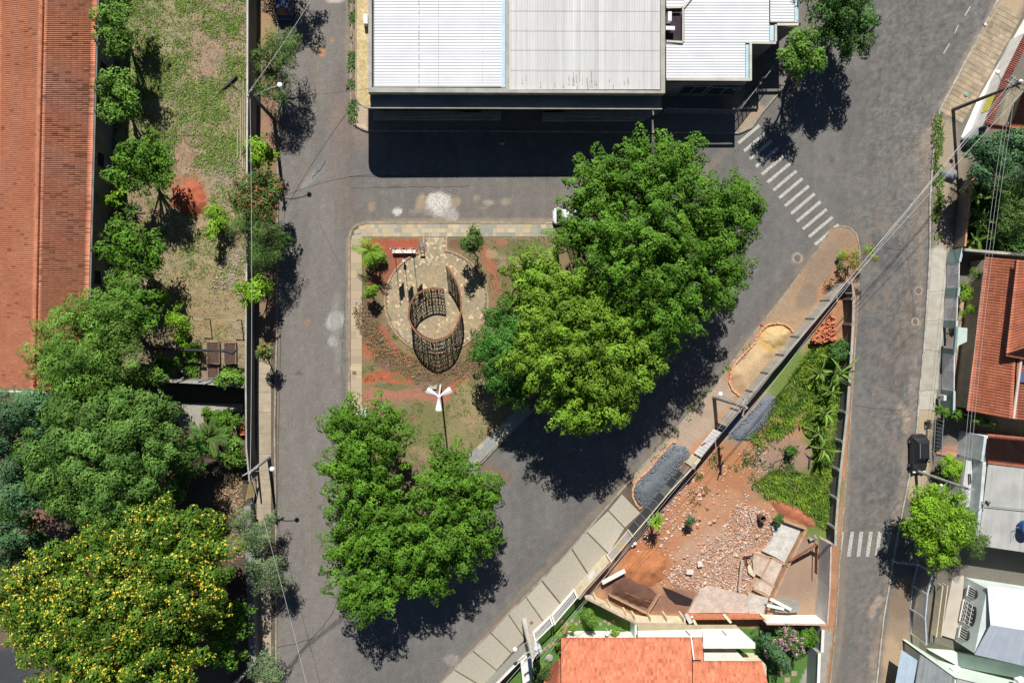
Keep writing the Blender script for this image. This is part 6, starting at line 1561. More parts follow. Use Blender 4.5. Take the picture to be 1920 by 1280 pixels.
# square
frond_tree('palm', 'young palm with yellow-green fronds in the red bed at the square corner', 693, 470, 2.6, 9, 1.6, 'lime', 151, leafw=.40, tilt=(.1, 1.1), cat='palm', droop=.7, trunk=.09, z0=.13, base=(706, 486))
tree('shrub', 'leafy green bush under the young palm at the square corner', [(692, 486, 12), (704, 478, 11), (715, 484, 9), (700, 492, 9)], 1.6, 'mango', 152, cat='shrub', trunk=.05, tuft=.35, wid=.18, ls=.24, per=24, rough=.4, base=(700, 486), z0=.13)
tree('sapling', 'young pale green tree casting a split shadow on the round plaza', [(888, 436, 14, .3), (878, 452, 14), (897, 455, 14), (885, 466, 11, -.3), (872, 458, 10)], 3.3, 'feather', 153, trunk=.06, tuft=.4, wid=.18, ls=.2, per=24, rough=.4, base=(894, 487), z0=.13, asp=.5)
tree('shrub', 'small round lime-green shrub at the left side of the plaza', [(697, 546, 10), (701, 540, 7), (694, 552, 7)], 1.7, 'lime', 154, cat='shrub', trunk=.05, tuft=.3, wid=.16, ls=.22, per=34, rough=.2, base=(702, 560), z0=.13)
frond_tree('palm', 'dark palm half hidden by the huge tree beside the white car', 1060, 436, 5.6, 12, 2.5, 'mango', 155, leafw=.45, tilt=(-.1, .9), cat='palm', droop=.7, trunk=.12, z0=.13)
# lot vegetation
tufts('lot_weeds', [(1528, 645), (1560, 650), (1588, 660), (1580, 760), (1570, 850), (1560, 900), (1555, 990), (1540, 985), (1500, 945), (1445, 930), (1420, 905), (1440, 885), (1520, 890), (1530, 830), (1500, 790), (1460, 815), (1430, 835), (1400, 815), (1430, 790), (1460, 740), (1480, 710)], 5600, .40, mat('weed_leaves', (.28, .40, .04), (.10, .21, .03), scale=1.1, tint=True, fscale=4, trans=.2), 160, z=.14, spread=.42, blades=6, bw=.03, mask=lambda P: (.10 + .90 * (fbm(P, 16, 12) > .46)) * np.clip(segdist(P, [(1510, 660), (1580, 650), (1565, 800), (1560, 990), (1440, 930)], True) / 1, 0, 1))
tufts('lot_weeds', [(1380, 800), (1470, 790), (1520, 900), (1440, 930), (1350, 880), (1300, 960), (1290, 900), (1330, 850)], 500, .22, leafmat('dark'), 161, z=.14, spread=.3, bw=.04, mask=lambda P: (fbm(P, 16, 14) > .55) * 1.0)
tree('round_shrub', 'dark round bush beside the brick pile in the overgrown lot', [(1573, 652, 17), (1583, 662, 12), (1566, 665, 12)], 1.6, 'dark', 162, cat='shrub', trunk=.07, tuft=.3, wid=.2, ls=.2, per=50, rough=.15, base=(1573, 660), z0=.14)
for i, (x, y, h, n, L_, lab) in enumerate([(1578, 698, 2.4, 9, 2.2, 'banana plant with long striped leaves, topmost of the four against the low panelled wall'), (1540, 700, 1.6, 8, 1.6, 'banana plant left of the topmost one, nearer the grass slope'), (1550, 775, 2.0, 9, 1.5, 'banana plant in the middle of the row against the low panelled wall'),
        (1548, 842, 2.0, 10, 1.7, 'banana plant lowest in the row, beside the gravelly bare patch'), (1560, 735, 1.8, 8, 1.6, 'banana plant squeezed between the topmost and the middle one by the panelled wall'), (1566, 672, 2.0, 7, 1.3, 'small banana plant right below the dark round bush'), (1536, 812, 1.5, 7, 1.3, 'small banana plant at the left foot of the lowest big one')]):
    frond_tree('banana_plant', lab, x, y, h, n + 2, L_, 'grass', 170 + i, leafw=.13, tilt=(-.2, 1.1), cat='banana plant', group='banana plants in the lot', banana=True, trunk=.09, z0=.14, droop=.55)
tree('shrub', 'small bush in the bare patch of the lot with a hose beside it', [(1482, 847, 9), (1478, 842, 6)], .9, 'dark', 177, cat='shrub', trunk=.04, tuft=.25, wid=.15, ls=.2, per=26, base=(1482, 848), z0=.14)
frond_tree('yucca', 'spiky round yucca behind the boarded fence with a dark burst of shadow', 1230, 976, 2.2, 40, .95, 'lime', 178, leafw=.05, tilt=(-.3, 1.3), cat='yucca', droop=.25, trunk=.1, z0=.14)
tree('shrub', 'tiny dark plant alone on the orange soil of the lot', [(1293, 977, 6), (1297, 973, 4)], .6, 'blue', 179, cat='plant', trunk=.03, tuft=.2, wid=.12, ls=.26, per=16, base=(1294, 978), z0=.14)
tree('shrub', 'small leafy plant between the rubble and the pale floor slab', [(1461, 972, 7), (1457, 978, 5)], .7, 'dark', 180, cat='plant', trunk=.03, tuft=.2, wid=.14, ls=.28, per=18, base=(1461, 974), z0=.14)
tree('flame_sapling', 'thin sapling with orange blossom at the tip of the lot under the wires', [(1580, 480, 14), (1600, 478, 16), (1630, 470, 12), (1600, 495, 14), (1640, 485, 8)], 2.6, 'lime', 181, trunk=.07, tuft=.4, wid=.16, ls=.13, per=7, rough=.6, base=(1590, 500), z0=.13, flowers=(OB, .5, .13, 4))
tree('climbing_plant', 'small dark climber wrapped round a stump at the tip of the lot', [(1573, 485, 5), (1576, 500, 5), (1583, 508, 5)], 1.1, 'dark', 182, cat='plant', trunk=.1, tuft=.2, wid=.12, ls=.16, per=20, base=(1575, 496), z0=.13)
# garden of the orange-roofed house
def topiary(name, label, pts, r, kind, seed, cat):
    W = [Vector(G(*p)) for p in pts]; rng = np.random.default_rng(seed)
    t = thing(name, label, cat, G(pts[0][0], pts[0][1], .1))
    Cn = []; Dn = []
    for a, b in zip(W[:-1], W[1:]):
        for k in range(int((b - a).length / .09) * 8):
            u = rng.random(); p = a.lerp(b, u); q = rng.normal(0, 1, 3); q /= np.linalg.norm(q)
            rr = r * (1 - .45 * (p.z - W[0].z) / max(W[-1].z - W[0].z, .1))
            Cn.append(np.array(p) + q * rr * np.array([1, 1, .6])); Dn.append(q)
    Cn = np.array(Cn); Dn = np.array(Dn)
    V, Fq, idx = leafmesh(Cn, Dn, .12, .10, .17, 9, rng)
    link('crown', npmesh('crown', V - np.array(t.location), Fq, leafmat(kind), tint=rng.uniform(.7, 1.2, len(idx))), t)
    part(MB().tube([tuple(G(pts[0][0], pts[0][1], .1)), W[-1]], [.09, .03], 6), 'trunk', BARK(), t)
topiary('topiary', 'rounded clipped topiary bush on the lawn near the white fence', [(1098, 1148, .4), (1106, 1158, 1.7), (1113, 1170, 2.9)], .60, 'mango', 190, 'topiary')
topiary('cypress', 'leaning bluish columnar cypress between the white canopy and the pink-flowering bush', [(1424, 1188, .4), (1440, 1206, 2.0), (1458, 1228, 4.0), (1477, 1250, 6.2)], .80, 'blue', 191, 'cypress')
tree('oleander', 'bush dotted with pink flowers beside the grey garden wall', [(1470, 1190, 18), (1490, 1215, 20), (1450, 1215, 16, -.3), (1470, 1235, 18, -.3), (1488, 1195, 14)], 2.4, 'dark', 192, cat='shrub', trunk=.08, tuft=.4, wid=.2, ls=.2, per=34, base=(1472, 1215), z0=.13, flowers=(PB_, .6, .15, 7))
tree('shrub', 'bright round green bush in the corner under the white corner wall', [(1515, 1188, 14), (1522, 1198, 12), (1510, 1200, 12)], 2.2, 'ficus', 193, cat='shrub', trunk=.06, tuft=.35, wid=.2, ls=.24, per=34, base=(1515, 1194), z0=.13)
tree('shrub', 'wispy green bush beside the utility pole at the bottom edge', [(1012, 1250, 14), (1020, 1262, 12), (1008, 1266, 12), (1024, 1245, 8)], 1.8, 'feather', 194, cat='shrub', trunk=.06, tuft=.5, wid=.2, ls=.17, per=34, base=(1014, 1258), z0=.13)
tree('shrub', 'low reddish-green bush at the north wall of the orange-roofed house', [(1163, 1182, 10), (1175, 1184, 8), (1152, 1186, 7)], .8, 'olive', 195, cat='shrub', trunk=.04, tuft=.3, wid=.15, ls=.2, per=26, base=(1165, 1184), z0=.13, flowers=(OB, .25, .12, 4))
tree('flower_shrub', 'narrow bush with orange flowers at the corner of the orange-roofed house', [(1050, 1190, 7), (1048, 1205, 7), (1060, 1180, 6), (1074, 1178, 5)], 1.2, 'olive', 196, cat='shrub', trunk=.04, tuft=.3, wid=.15, ls=.18, per=24, base=(1050, 1195), z0=.13, flowers=(OB, .5, .13, 5))
# right side
tree('garden_tree', 'dense bluish-green tree at the right edge below the red-roofed house', [(1850, 290, 40, .3), (1880, 310, 36), (1840, 320, 28), (1900, 275, 36), (1870, 275, 30), (1930, 300, 40)], 4.8, 'blue', 201, trunk=.24, tuft=.5, wid=.26, ls=.28, per=38, rough=.24, base=(1850, 320), z0=.12)
tree('garden_tree', 'dark feathery tree at the right edge beside the banana garden', [(1900, 385, 36), (1925, 350, 36), (1890, 420, 26, -.5), (1930, 420, 36)], 3.6, 'feather', 202, trunk=.16, tuft=.6, wid=.22, ls=.2, per=34, rough=.5, base=(1900, 400), z0=.12, asp=.3)
for i, (x, y, h, n, L_, lab) in enumerate([(1835, 370, 1.8, 8, 1.5, 'banana plant at the orange-topped wall, uppermost in the banana garden'), (1842, 412, 1.6, 10, 1.5, 'banana plant in the middle of the banana garden by the orange-topped wall'),
        (1870, 440, 2.0, 10, 1.7, 'banana plant above the rear wall, right of the other banana plants'), (1835, 450, 1.6, 9, 1.5, 'banana plant in the lower corner between the orange-topped wall and the rear wall')]):
    frond_tree('banana_plant', lab, x, y, h, n, L_, 'grass', 210 + i, leafw=.20, tilt=(-.1, .9), cat='banana plant', group='banana plants at the orange-topped wall', banana=True, trunk=.09, z0=.12, droop=.6)
tufts('garden_cover', [(1822, 340), (1990, 340), (1990, 478), (1812, 462)], 1100, .5, leafmat('dark'), 220, z=.14, spread=.5, bw=.08)
tree('shrub', 'round wispy shrub behind the topmost lattice gate', [(1825, 514, 12), (1835, 518, 10)], 1.8, 'feather', 221, cat='shrub', trunk=.05, tuft=.4, wid=.18, ls=.17, per=40, base=(1826, 518), z0=.12, asp=.25)
tree('shrub', 'dense yellow-green shrub behind the wall between two lattice gates', [(1808, 540, 10), (1808, 555, 11), (1815, 548, 8)], 1.6, 'olive', 222, cat='shrub', trunk=.05, tuft=.3, wid=.18, ls=.2, per=34, base=(1808, 548), z0=.12)
tree('shrub', 'spiky light shrub behind the middle lattice gate', [(1815, 580, 10), (1828, 582, 8), (1804, 590, 7)], 1.6, 'lime', 223, cat='shrub', trunk=.05, tuft=.4, wid=.16, ls=.17, per=34, base=(1816, 583), z0=.12, asp=.25)
tree('hedge', 'creeping green plants over the low wall below the clay-roofed house', [(1760, 768, 8), (1775, 775, 8), (1795, 778, 9), (1812, 781, 9), (1830, 785, 9), (1850, 790, 9), (1862, 796, 7)], 1.8, 'ficus', 224, cat='hedge', trunk=.05, tuft=.35, wid=.18, ls=.22, per=26, base=(1800, 780), z0=.12)
tree('hedge', 'bright yellow-green clipped hedge bush beside the pale annex', [(1778, 866, 15), (1790, 874, 15), (1782, 884, 15), (1795, 888, 12)], 1.9, 'lime', 225, cat='hedge', trunk=.08, tuft=.25, wid=.18, ls=.17, per=55, rough=.12, base=(1783, 878), z0=.12)
tree('street_tree', 'bright yellow-green street tree below the black car on the right', [(1745, 935, 34), (1735, 975, 40, .4), (1780, 970, 40, .4), (1715, 985, 26, -.4), (1760, 1010, 40), (1790, 1010, 30), (1730, 1010, 24, -.4), (1775, 1040, 30, -.6), (1720, 955, 26, -.3), (1755, 1045, 26, -.6), (1700, 990, 16, -.4)], 4.6, 'lime', 226, dens_=1.35, trunk=.2, tuft=.7, wid=.24, ls=.25, per=36, rough=.32, base=(1735, 985), z0=.12)
tree('street_tree', 'dark feathery tree between the yellow-green street tree and the grey roof', [(1805, 960, 20), (1815, 995, 24), (1825, 1020, 22, -.4), (1800, 930, 16, -.4), (1840, 1010, 14, -.8)], 3.8, 'feather', 227, trunk=.1, tuft=.7, wid=.18, ls=.18, per=30, rough=.5, base=(1800, 990), z0=.12, asp=.25)
tree('shrub', 'dark plants in a shaded strip under the hedge beside the railing', [(1762, 872, 8), (1762, 890, 8)], .9, 'dark', 228, cat='shrub', trunk=.04, tuft=.25, wid=.15, ls=.18, per=24, base=(1762, 880), z0=.12)
# ================================================================ sculpture, poles, cars, small things
# ---- letter ring --------------------------------------------------------------
FONT = {'A': '010101111101101', 'B': '110101110101110', 'C': '011100100100011', 'D': '110101101101110', 'E': '111100110100111', 'F': '111100110100100', 'G': '011100101101011', 'H': '101101111101101', 'I': '111010010010111', 'L': '100100100100111', 'M': '101111111101101', 'N': '110101101101101', 'O': '111101101101111', 'P': '111101111100100', 'Q': '111101101111001', 'R': '111101110101101', 'S': '011100010001110', 'T': '111010010010010', 'U': '101101101101111', 'V': '101101101101010', 'X': '101101010101101', 'Z': '111001010100111'}
ring_top = [(836.6, 499), (842, 506), (849, 517), (858.4, 535.6), (863, 554), (864.7, 573), (863.5, 589), (857.6, 605), (849, 621), (832, 634), (810, 638.5), (789.7, 630), (775.6, 616), (767.8, 601), (766, 588), (769, 570), (779, 554), (793, 545), (808, 540.5), (822.5, 541), (831, 543)]
hts = [2.5, 2.5, 2.5, 2.55, 2.6, 2.65, 2.75, 2.9, 3.1, 3.3, 3.4, 3.3, 3.1, 2.9, 2.8, 2.75, 2.7, 2.65, 2.6, 2.6, 2.6]
RT = [G(p[0], p[1], h) for p, h in zip(ring_top, hts)]
# smooth resampling
def catmull(P, n):
    out = []
    for i in range(len(P) - 1):
        p0 = P[max(i - 1, 0)]; p1 = P[i]; p2 = P[i + 1]; p3 = P[min(i + 2, len(P) - 1)]
        for k in range(n):
            t_ = k / n
            out.append(.5 * ((2 * p1) + (p2 - p0) * t_ + (2 * p0 - 5 * p1 + 4 * p2 - p3) * t_ ** 2 + (3 * p1 - p0 - 3 * p2 + p3) * t_ ** 3))
    return out + [P[-1]]
RC = catmull(RT, 8)
RL = [0.]
for a, b in zip(RC[:-1], RC[1:]): RL.append(RL[-1] + (Vector((b.x, b.y, 0)) - Vector((a.x, a.y, 0))).length)
RL = np.array(RL); RX = np.array([tuple(p) for p in RC])
def ringp(s):
    return np.array([np.interp(s, RL, RX[:, k]) for k in range(3)])
sc = thing('letter_ring', 'open spiral ring of dark steel with cut-out letters standing on the round plaza', 'sculpture', G(818, 590, .16))
ROWS = ['TAVEIFTNIAVAQUEDOSOLNARUAEHTEM', 'ODANAOLUZDIALVSFEBDEHOVARGEMIR', 'EOMTAOPOIQUERSERLIVROABERTOSIM', 'LVSDEHFEBIOSSANVOZESCANTOPAZIN', 'MAREVENTOSALAVRASNOTEMPOLIVREO', 'VIDAHISTORIADAPRACAECULTURAALI', 'NTIAVEFQUEMPASSALETRASNOCEUAZU', 'POETASESONHOSDACIDADEREALIDADE']
cw = .30; ncol = int(RL[-1] / cw); npnl = 9
for pi_ in range(npnl):
    mb = MB(); j0 = ncol * pi_ // npnl; j1 = ncol * (pi_ + 1) // npnl
    for j in range(j0, j1):
        s0 = RL[-1] * j / ncol; s1 = RL[-1] * (j + 1) / ncol
        for r in range(8):
            ch = FONT.get(ROWS[r][(j * (1 if r % 2 else 2) + r * 3) % 30], FONT['O'])
            # each cell: a letter of 3 x 5 openings, framed by thin bars
            us = [0, .11, .37, .63, .89, 1.0]; vs_ = [0, .10, .26, .42, .58, .74, .90, 1.0]
            for cc in range(5):
                run = None
                for rr_ in range(8):
                    solid = rr_ < 7 and not (1 <= cc <= 3 and 1 <= rr_ <= 5 and ch[(rr_ - 1) * 3 + cc - 1] == '1')
                    if solid and run is None: run = rr_
                    if not solid and run is not None:
                        a = ringp(s0 + (s1 - s0) * us[cc]); b = ringp(s0 + (s1 - s0) * us[cc + 1])
                        za, zb_ = (a[2] - .20) / 8, (b[2] - .20) / 8
                        ta, tb = a[2] - .06 - za * r, b[2] - .06 - zb_ * r
                        v0, v1 = vs_[run], vs_[rr_]
                        mb.add([(a[0], a[1], ta - za * v1), (b[0], b[1], tb - zb_ * v1), (b[0], b[1], tb - zb_ * v0), (a[0], a[1], ta - za * v0)], [(0, 1, 2, 3)])
                        run = None
    o = part(mb, 'letter_panel', RUSTD, sc)
    sl = o.modifiers.new('thickness', 'SOLIDIFY'); sl.thickness = .012; sl.offset = 0
for i in range(28):
    s = RL[-1] * i / 27; a = ringp(s)
    part(MB().box((a[0], a[1], a[2] / 2 + .05), (.07, .07, a[2] - .14)), 'upright', RUSTD, sc)
mb = MB(); mb2 = MB()
for i in range(len(RC) - 1):
    a, b = RC[i], RC[i + 1]
    mb.beam(a, a + (b - a) * 1.06, .17, .05, 1)
part(mb, 'top_rim', RUST, sc)
for fz in (.33, .62):
    for i in range(len(RC) - 1):
        a = Vector((RC[i].x, RC[i].y, .16 + (RC[i].z - .16) * fz)); b = Vector((RC[i + 1].x, RC[i + 1].y, .16 + (RC[i + 1].z - .16) * fz)); mb2.beam(a, b, .02, .04)
part(mb2, 'middle_rail', RUSTD, sc)

# ---- flag poles and plinth -------------------------------------------------------
pl = thing('flag_plinth', 'long white plinth with faded marks at the foot of the three flagpoles', 'plinth', G(757, 471, .13))
part(MB().prism([tuple(G(*p, .55)[:2]) for p in [(735.5, 468), (779, 468), (779, 474.5), (735.5, 474.5)]], .1, .55), 'block', WHITE, pl)
for k in range(9):
    x = 739 + k * 4.3
    part(MB().beam(G(x, 470.5 + random.uniform(-.8, .8), .556), G(x + random.uniform(1.5, 4), 471.5 + random.uniform(-1, 1), .556), .05, .006), 'faded_lettering', flat('faded_grey', (.42, .38, .30)), pl)
for i, (x, c, lab, hh) in enumerate(((740.5, (.45, .40, .62), 'left flagpole of three at the white plinth with a purple and white flag', 4.9), (757, (.08, .32, .12), 'middle flagpole of three at the white plinth with a green flag', 5.2), (775, (.62, .66, .72), 'right flagpole of three at the white plinth with a pale flag', 5.0))):
    b = G(x, 474.8, .13); t = thing('flagpole', lab, 'flagpole', b, 'flagpoles of the square')
    tp = b + Vector((0, 0, hh)); part(MB().tube([b, tp], [.035, .022], 8), 'pole', WMET, t)
    part(MB().ball(tp, .06), 'finial', WMET, t)
    mb = MB(); rs = random.Random(i)
    n = 6; wv = [(math.sin(k * 1.9 + i) * .10) for k in range(n + 1)]
    V_ = []
    for r in range(5):
        for k in range(n + 1):
            V_.append((tp.x + .03 + k * .085, tp.y + wv[k] * (1 - r * .1) + .06, tp.z - .15 - r * .34 - k * .10))
    for r in range(4):
        for k in range(n): mb.add([V_[r * (n + 1) + k], V_[r * (n + 1) + k + 1], V_[(r + 1) * (n + 1) + k + 1], V_[(r + 1) * (n + 1) + k]], [(0, 1, 2, 3)], .8 + .3 * (k % 2))
    fl = part(mb, 'flag', mat('flag_%d' % i, c, tuple(min(1, v * 1.5) for v in c), scale=2.5, tint=True, fine=0), t)
    fl.modifiers.new('thickness', 'SOLIDIFY').thickness = .006
t = thing('flood_light', 'small white cube floodlight on a short post at the plaza edge', 'lamp', G(758, 492, .13))
part(MB().box(G(757.5, 488.5, .75), (.26, .26, .26)), 'lamp_housing', WMET, t); part(MB().tube([G(757.5, 491, .13), G(757.5, 491, .62)], .03, 6), 'post', DMET, t)
t = thing('information_board', 'small grey framed information board standing beside the plaza path', 'sign', G(791, 466, .13))
a, b = G(786, 464, .13), G(793, 464, .13)
M_ = Matrix.Rotation(.55, 3, 'X')
part(MB().box(G(790, 460, 1.2), (.46, .62, .04), R=M_), 'board', GMET, t)
part(MB().box(G(790.3, 459.6, 1.235), (.34, .48, .012), R=M_), 'panel', flat('panel_white', (.62, .68, .72)), t)
for dx in (-.18, .18): q = G(791, 462, .13); part(MB().tube([q + Vector((dx, 0, 0)), q + Vector((dx, -.02, 1.05))], .025, 6), 'leg', GMET, t)
# three-petal lamp
b = G(826, 722, .13); t = thing('three_petal_lamp', 'tall white lamp post with three flat petal-shaped lamps over the lawn', 'street lamp', b)
tp = Vector((b.x, b.y, 9.1)); part(MB().tube([b, b + Vector((0, 0, 4)), tp], [.10, .085, .07], 10), 'pole', WHITE, t)
part(MB().ball(tp, .17, sz=.7), 'hub', WHITE, t)
for ang in (-92, 148, 32):
    a = math.radians(ang); d = Vector((math.cos(a), math.sin(a), .05)); s = Vector((-math.sin(a), math.cos(a), 0))
    P_ = [(0, .07), (.35, .12), (1.05, .26), (1.22, .24)]
    mb = MB(); vs = []
    for u, wd in P_: vs += [tp + d * u - s * wd, tp + d * u + Vector((0, 0, .09)), tp + d * u + s * wd, tp + d * u - Vector((0, 0, .03))]
    fs = []
    for k in range(3):
        for m_ in range(4): fs.append((4 * k + m_, 4 * k + (m_ + 1) % 4, 4 * k + 4 + (m_ + 1) % 4, 4 * k + 4 + m_))
    fs += [(3, 2, 1, 0), (12, 13, 14, 15)]
    part(mb.add(vs, fs), 'petal_lamp', WMET, t)
solo(MB().prism([tuple(G(*p, .2)[:2]) for p in [(805, 722), (812, 724), (820, 720), (819, 729), (808, 729)]], .13, .30), 'concrete_stub', COPE, 'small broken concrete stub beside the foot of the three-petal lamp', 'debris')
t = thing('utility_cabinet', 'pale grey utility cabinet at the end of the left tiled strip under the ficus', 'cabinet', G(682, 772, .13))
part(MB().box(G(682, 774, .75), (.55, .85, 1.2)), 'cabinet_body', flat('cabinet_grey', (.5, .52, .52)), t); part(MB().box(G(682, 774, 1.37) , (.62, .92, .05)), 'cabinet_lid', ZINCW, t)

# ---- utility poles -------------------------------------------------------------
POLE = mat('pole_concrete', (.36, .34, .30), (.26, .25, .23), scale=1, fine=.12)
PTOP = {}
def pole(key, label, bx, by, h, arms=(), lamp=None, m=None, r=.15, z0=.13, square=False, extras=None):
    b = G(bx, by, z0); t = thing('utility_pole', label, 'utility pole', b, 'concrete utility poles'); tp = Vector((b.x, b.y, z0 + h))
    part(MB().tube([b, tp], [r * 1.25, r * .75], 8), 'pole', m or POLE, t)
    for dz, ang, L_ in arms:
        a = math.radians(ang); d = Vector((math.cos(a), math.sin(a), 0)); c = tp + Vector((0, 0, dz))
        ar = part(MB().beam(c - d * L_ / 2 + Vector((0, .1, 0)), c + d * L_ / 2 + Vector((0, .1, 0)), .10, .10), 'crossarm', POLE, t)
        mb = MB()
        for k in (-.45, -.15, .15, .45): q = c + d * L_ * k + Vector((0, .1, .05)); mb.tube([q, q + Vector((0, 0, .2))], [.05, .035], 6)
        part(mb, 'insulators', flat('insulator', (.55, .56, .58), .3), ar)
    if lamp:
        dz, ang, L_ = lamp; a = math.radians(ang); d = Vector((math.cos(a), math.sin(a), 0)); c = tp + Vector((0, 0, dz))
        e = c + d * L_ + Vector((0, 0, .45)); am = part(MB().tube([c, c + d * L_ * .35 + Vector((0, 0, .32)), c + d * L_ * .8 + Vector((0, 0, .45)), e], .035, 6), 'lamp_arm', GMET, t)
        hd = MB().ball(e + d * .22, .24, 10, 6, sz=.45); part(hd, 'lamp_head', WMET, am, smooth=True)
    PTOP[key] = tp
    if extras: extras(t, tp)
    return t
pole('A', 'utility pole coloured as a dark silhouette with a curved lamp arm at the grassy yard wall, upper left', 514, 224, 8.2, arms=[(-.4, 60, .9)], lamp=(-1.1, 20, 2.3), m=mat('silhouette_pole', (.10, .10, .11), (.07, .07, .08)))  # unlit look of the pole put into its dark colour
pole('B', 'utility pole with a crossarm and lamp on the narrow left sidewalk', 504, 857, 6.4, arms=[(-.2, 30, 1.5)], lamp=(-.6, 8, 1.7))
pole('C', 'utility pole with crossarms at the middle of the grey panel wall', 1339, 744, 7.8, arms=[(-.3, 72, 2.0), (-1.2, 72, 1.4)], lamp=(-2.1, 150, 1.9), r=.17)
def trans(t, tp):
    c = tp + Vector((.35, .25, -1.3)); o = part(MB().tube([c, c + Vector((0, 0, .8))], .26, 12), 'transformer', flat('transformer_grey', (.30, .33, .35)), t)
    part(MB().ball(c + Vector((0, 0, .85)), .2, sz=.5), 'bushings', WMET, o)
pole('D', 'tall dark utility pole with crossarms and transformer leaning over the white street wall', 1787, 206, 8.6, arms=[(-.2, -28, 2.1), (-.9, -28, 1.9)], lamp=(-2.4, 115, 1.5), m=mat('brown_pole', (.17, .15, .13), (.12, .1, .09)), r=.17, extras=trans)
pole('E', 'bare pale utility pole with a lamp beside the black car', 1717, 882, 7.6, arms=[(-.2, -22, 1.0)], lamp=(-3.0, 200, .8))
def trans2(t, tp):
    for k, (dx, dy) in enumerate(((.45, .3), (.75, .1), (.55, -.15))):
        c = tp + Vector((dx, dy, -1.8)); part(MB().tube([c, c + Vector((0, 0, .75))], .22, 12), 'transformer', flat('transformer_pale', (.62, .66, .70)), t)
pole('F', 'thick pale utility pole with transformers on the flagstone pavement at the bottom', 983, 1163, 7.4, arms=[(-.3, 35, 1.9), (-1.2, 35, 1.6)], lamp=(-3.3, 205, 1.3), m=mat('pale_pole', (.52, .50, .45), (.42, .4, .36)), r=.24, extras=trans2)
# wires
WIRE = flat('wire_pale', (.50, .50, .48), .5); WIRED = flat('wire_dark', (.06, .06, .06), .6)
def wire(label, a, b, sag=.5, r=.022, m=None):
    a = Vector(a); b = Vector(b); pts = [a.lerp(b, k / 14) - Vector((0, 0, sag * 4 * (k / 14) * (1 - k / 14))) for k in range(15)]
    c = a.copy(); mb = MB().tube([p - c for p in pts], r, 5)
    o = part(mb, 'power_line', m or WIRE, None); o.location = c; return tag(o, label, 'power line', 'overhead lines')
D, C_, F_, A_2, B_2, E_ = PTOP['D'], PTOP['C'], PTOP['F'], PTOP['A'], PTOP['B'], PTOP['E']
nrm = Vector((-.6, .75, 0))
for k, (o, lab) in enumerate(((-.9, 'leftmost pale line of the bundle crossing the right junction'), (-.25, 'second pale line of the bundle crossing the right junction'), (.1, 'third pale line of the bundle crossing the right junction'), (.85, 'rightmost pale line of the bundle crossing the right junction'))):
    dz = -.1 if k in (0, 3) else -.8
    wire(lab, D + nrm * o * .9 * -1 + Vector((0, 0, dz)), C_ + Vector((-.55, .35, 0)) * o + Vector((0, 0, dz)), .35, .018)
for k, (o, lab) in enumerate(((-.8, 'outer line along the lower half of the panel wall and the boarded fence'), (.1, 'inner line along the lower half of the panel wall and the boarded fence'), (.8, 'third line along the lower half of the panel wall, on the lot side'))):
    wire(lab, C_ + Vector((-.5, .4, 0)) * -o * -1 + Vector((0, 0, -.1 - .4 * k)), F_ + Vector((.7, -.5, -.1 - .4 * k)) * 1 + Vector((.5, -.4, 0)) * o, .45, .013)
wire('long pale line over the left street wall between the two left poles', A_2 + Vector((0, 0, -.3)), B_2 + Vector((0, 0, -.2)), .5, .022)
wire('pale line running from the lower left pole off the bottom of the picture', B_2 + Vector((0, 0, -.2)), G(590, 1345, 6.6), .4, .018)
wire('dark line crossing the left street towards the building', A_2 + Vector((.1, 0, -1.3)), G(694, 166, 6.1), .5, .014, WIRED)
wire('pale line from the upper left pole through the feathery tree', A_2, G(620, -60, 8.3), .4, .02)
for k, dx in enumerate((-.35, .0, .35)):
    wire(['western', 'middle', 'eastern'][k] + ' of three thin lines over the clay-roofed house on the right', D + Vector((dx, 0, -1.0)), E_ + Vector((dx - .2, 0, -.3)), .5, .014)
wire('line from the bottom pole along the white-topped wall off the picture', F_ + Vector((-.3, -.2, -.4)), G(880, 1370, 6.5), .4, .02)

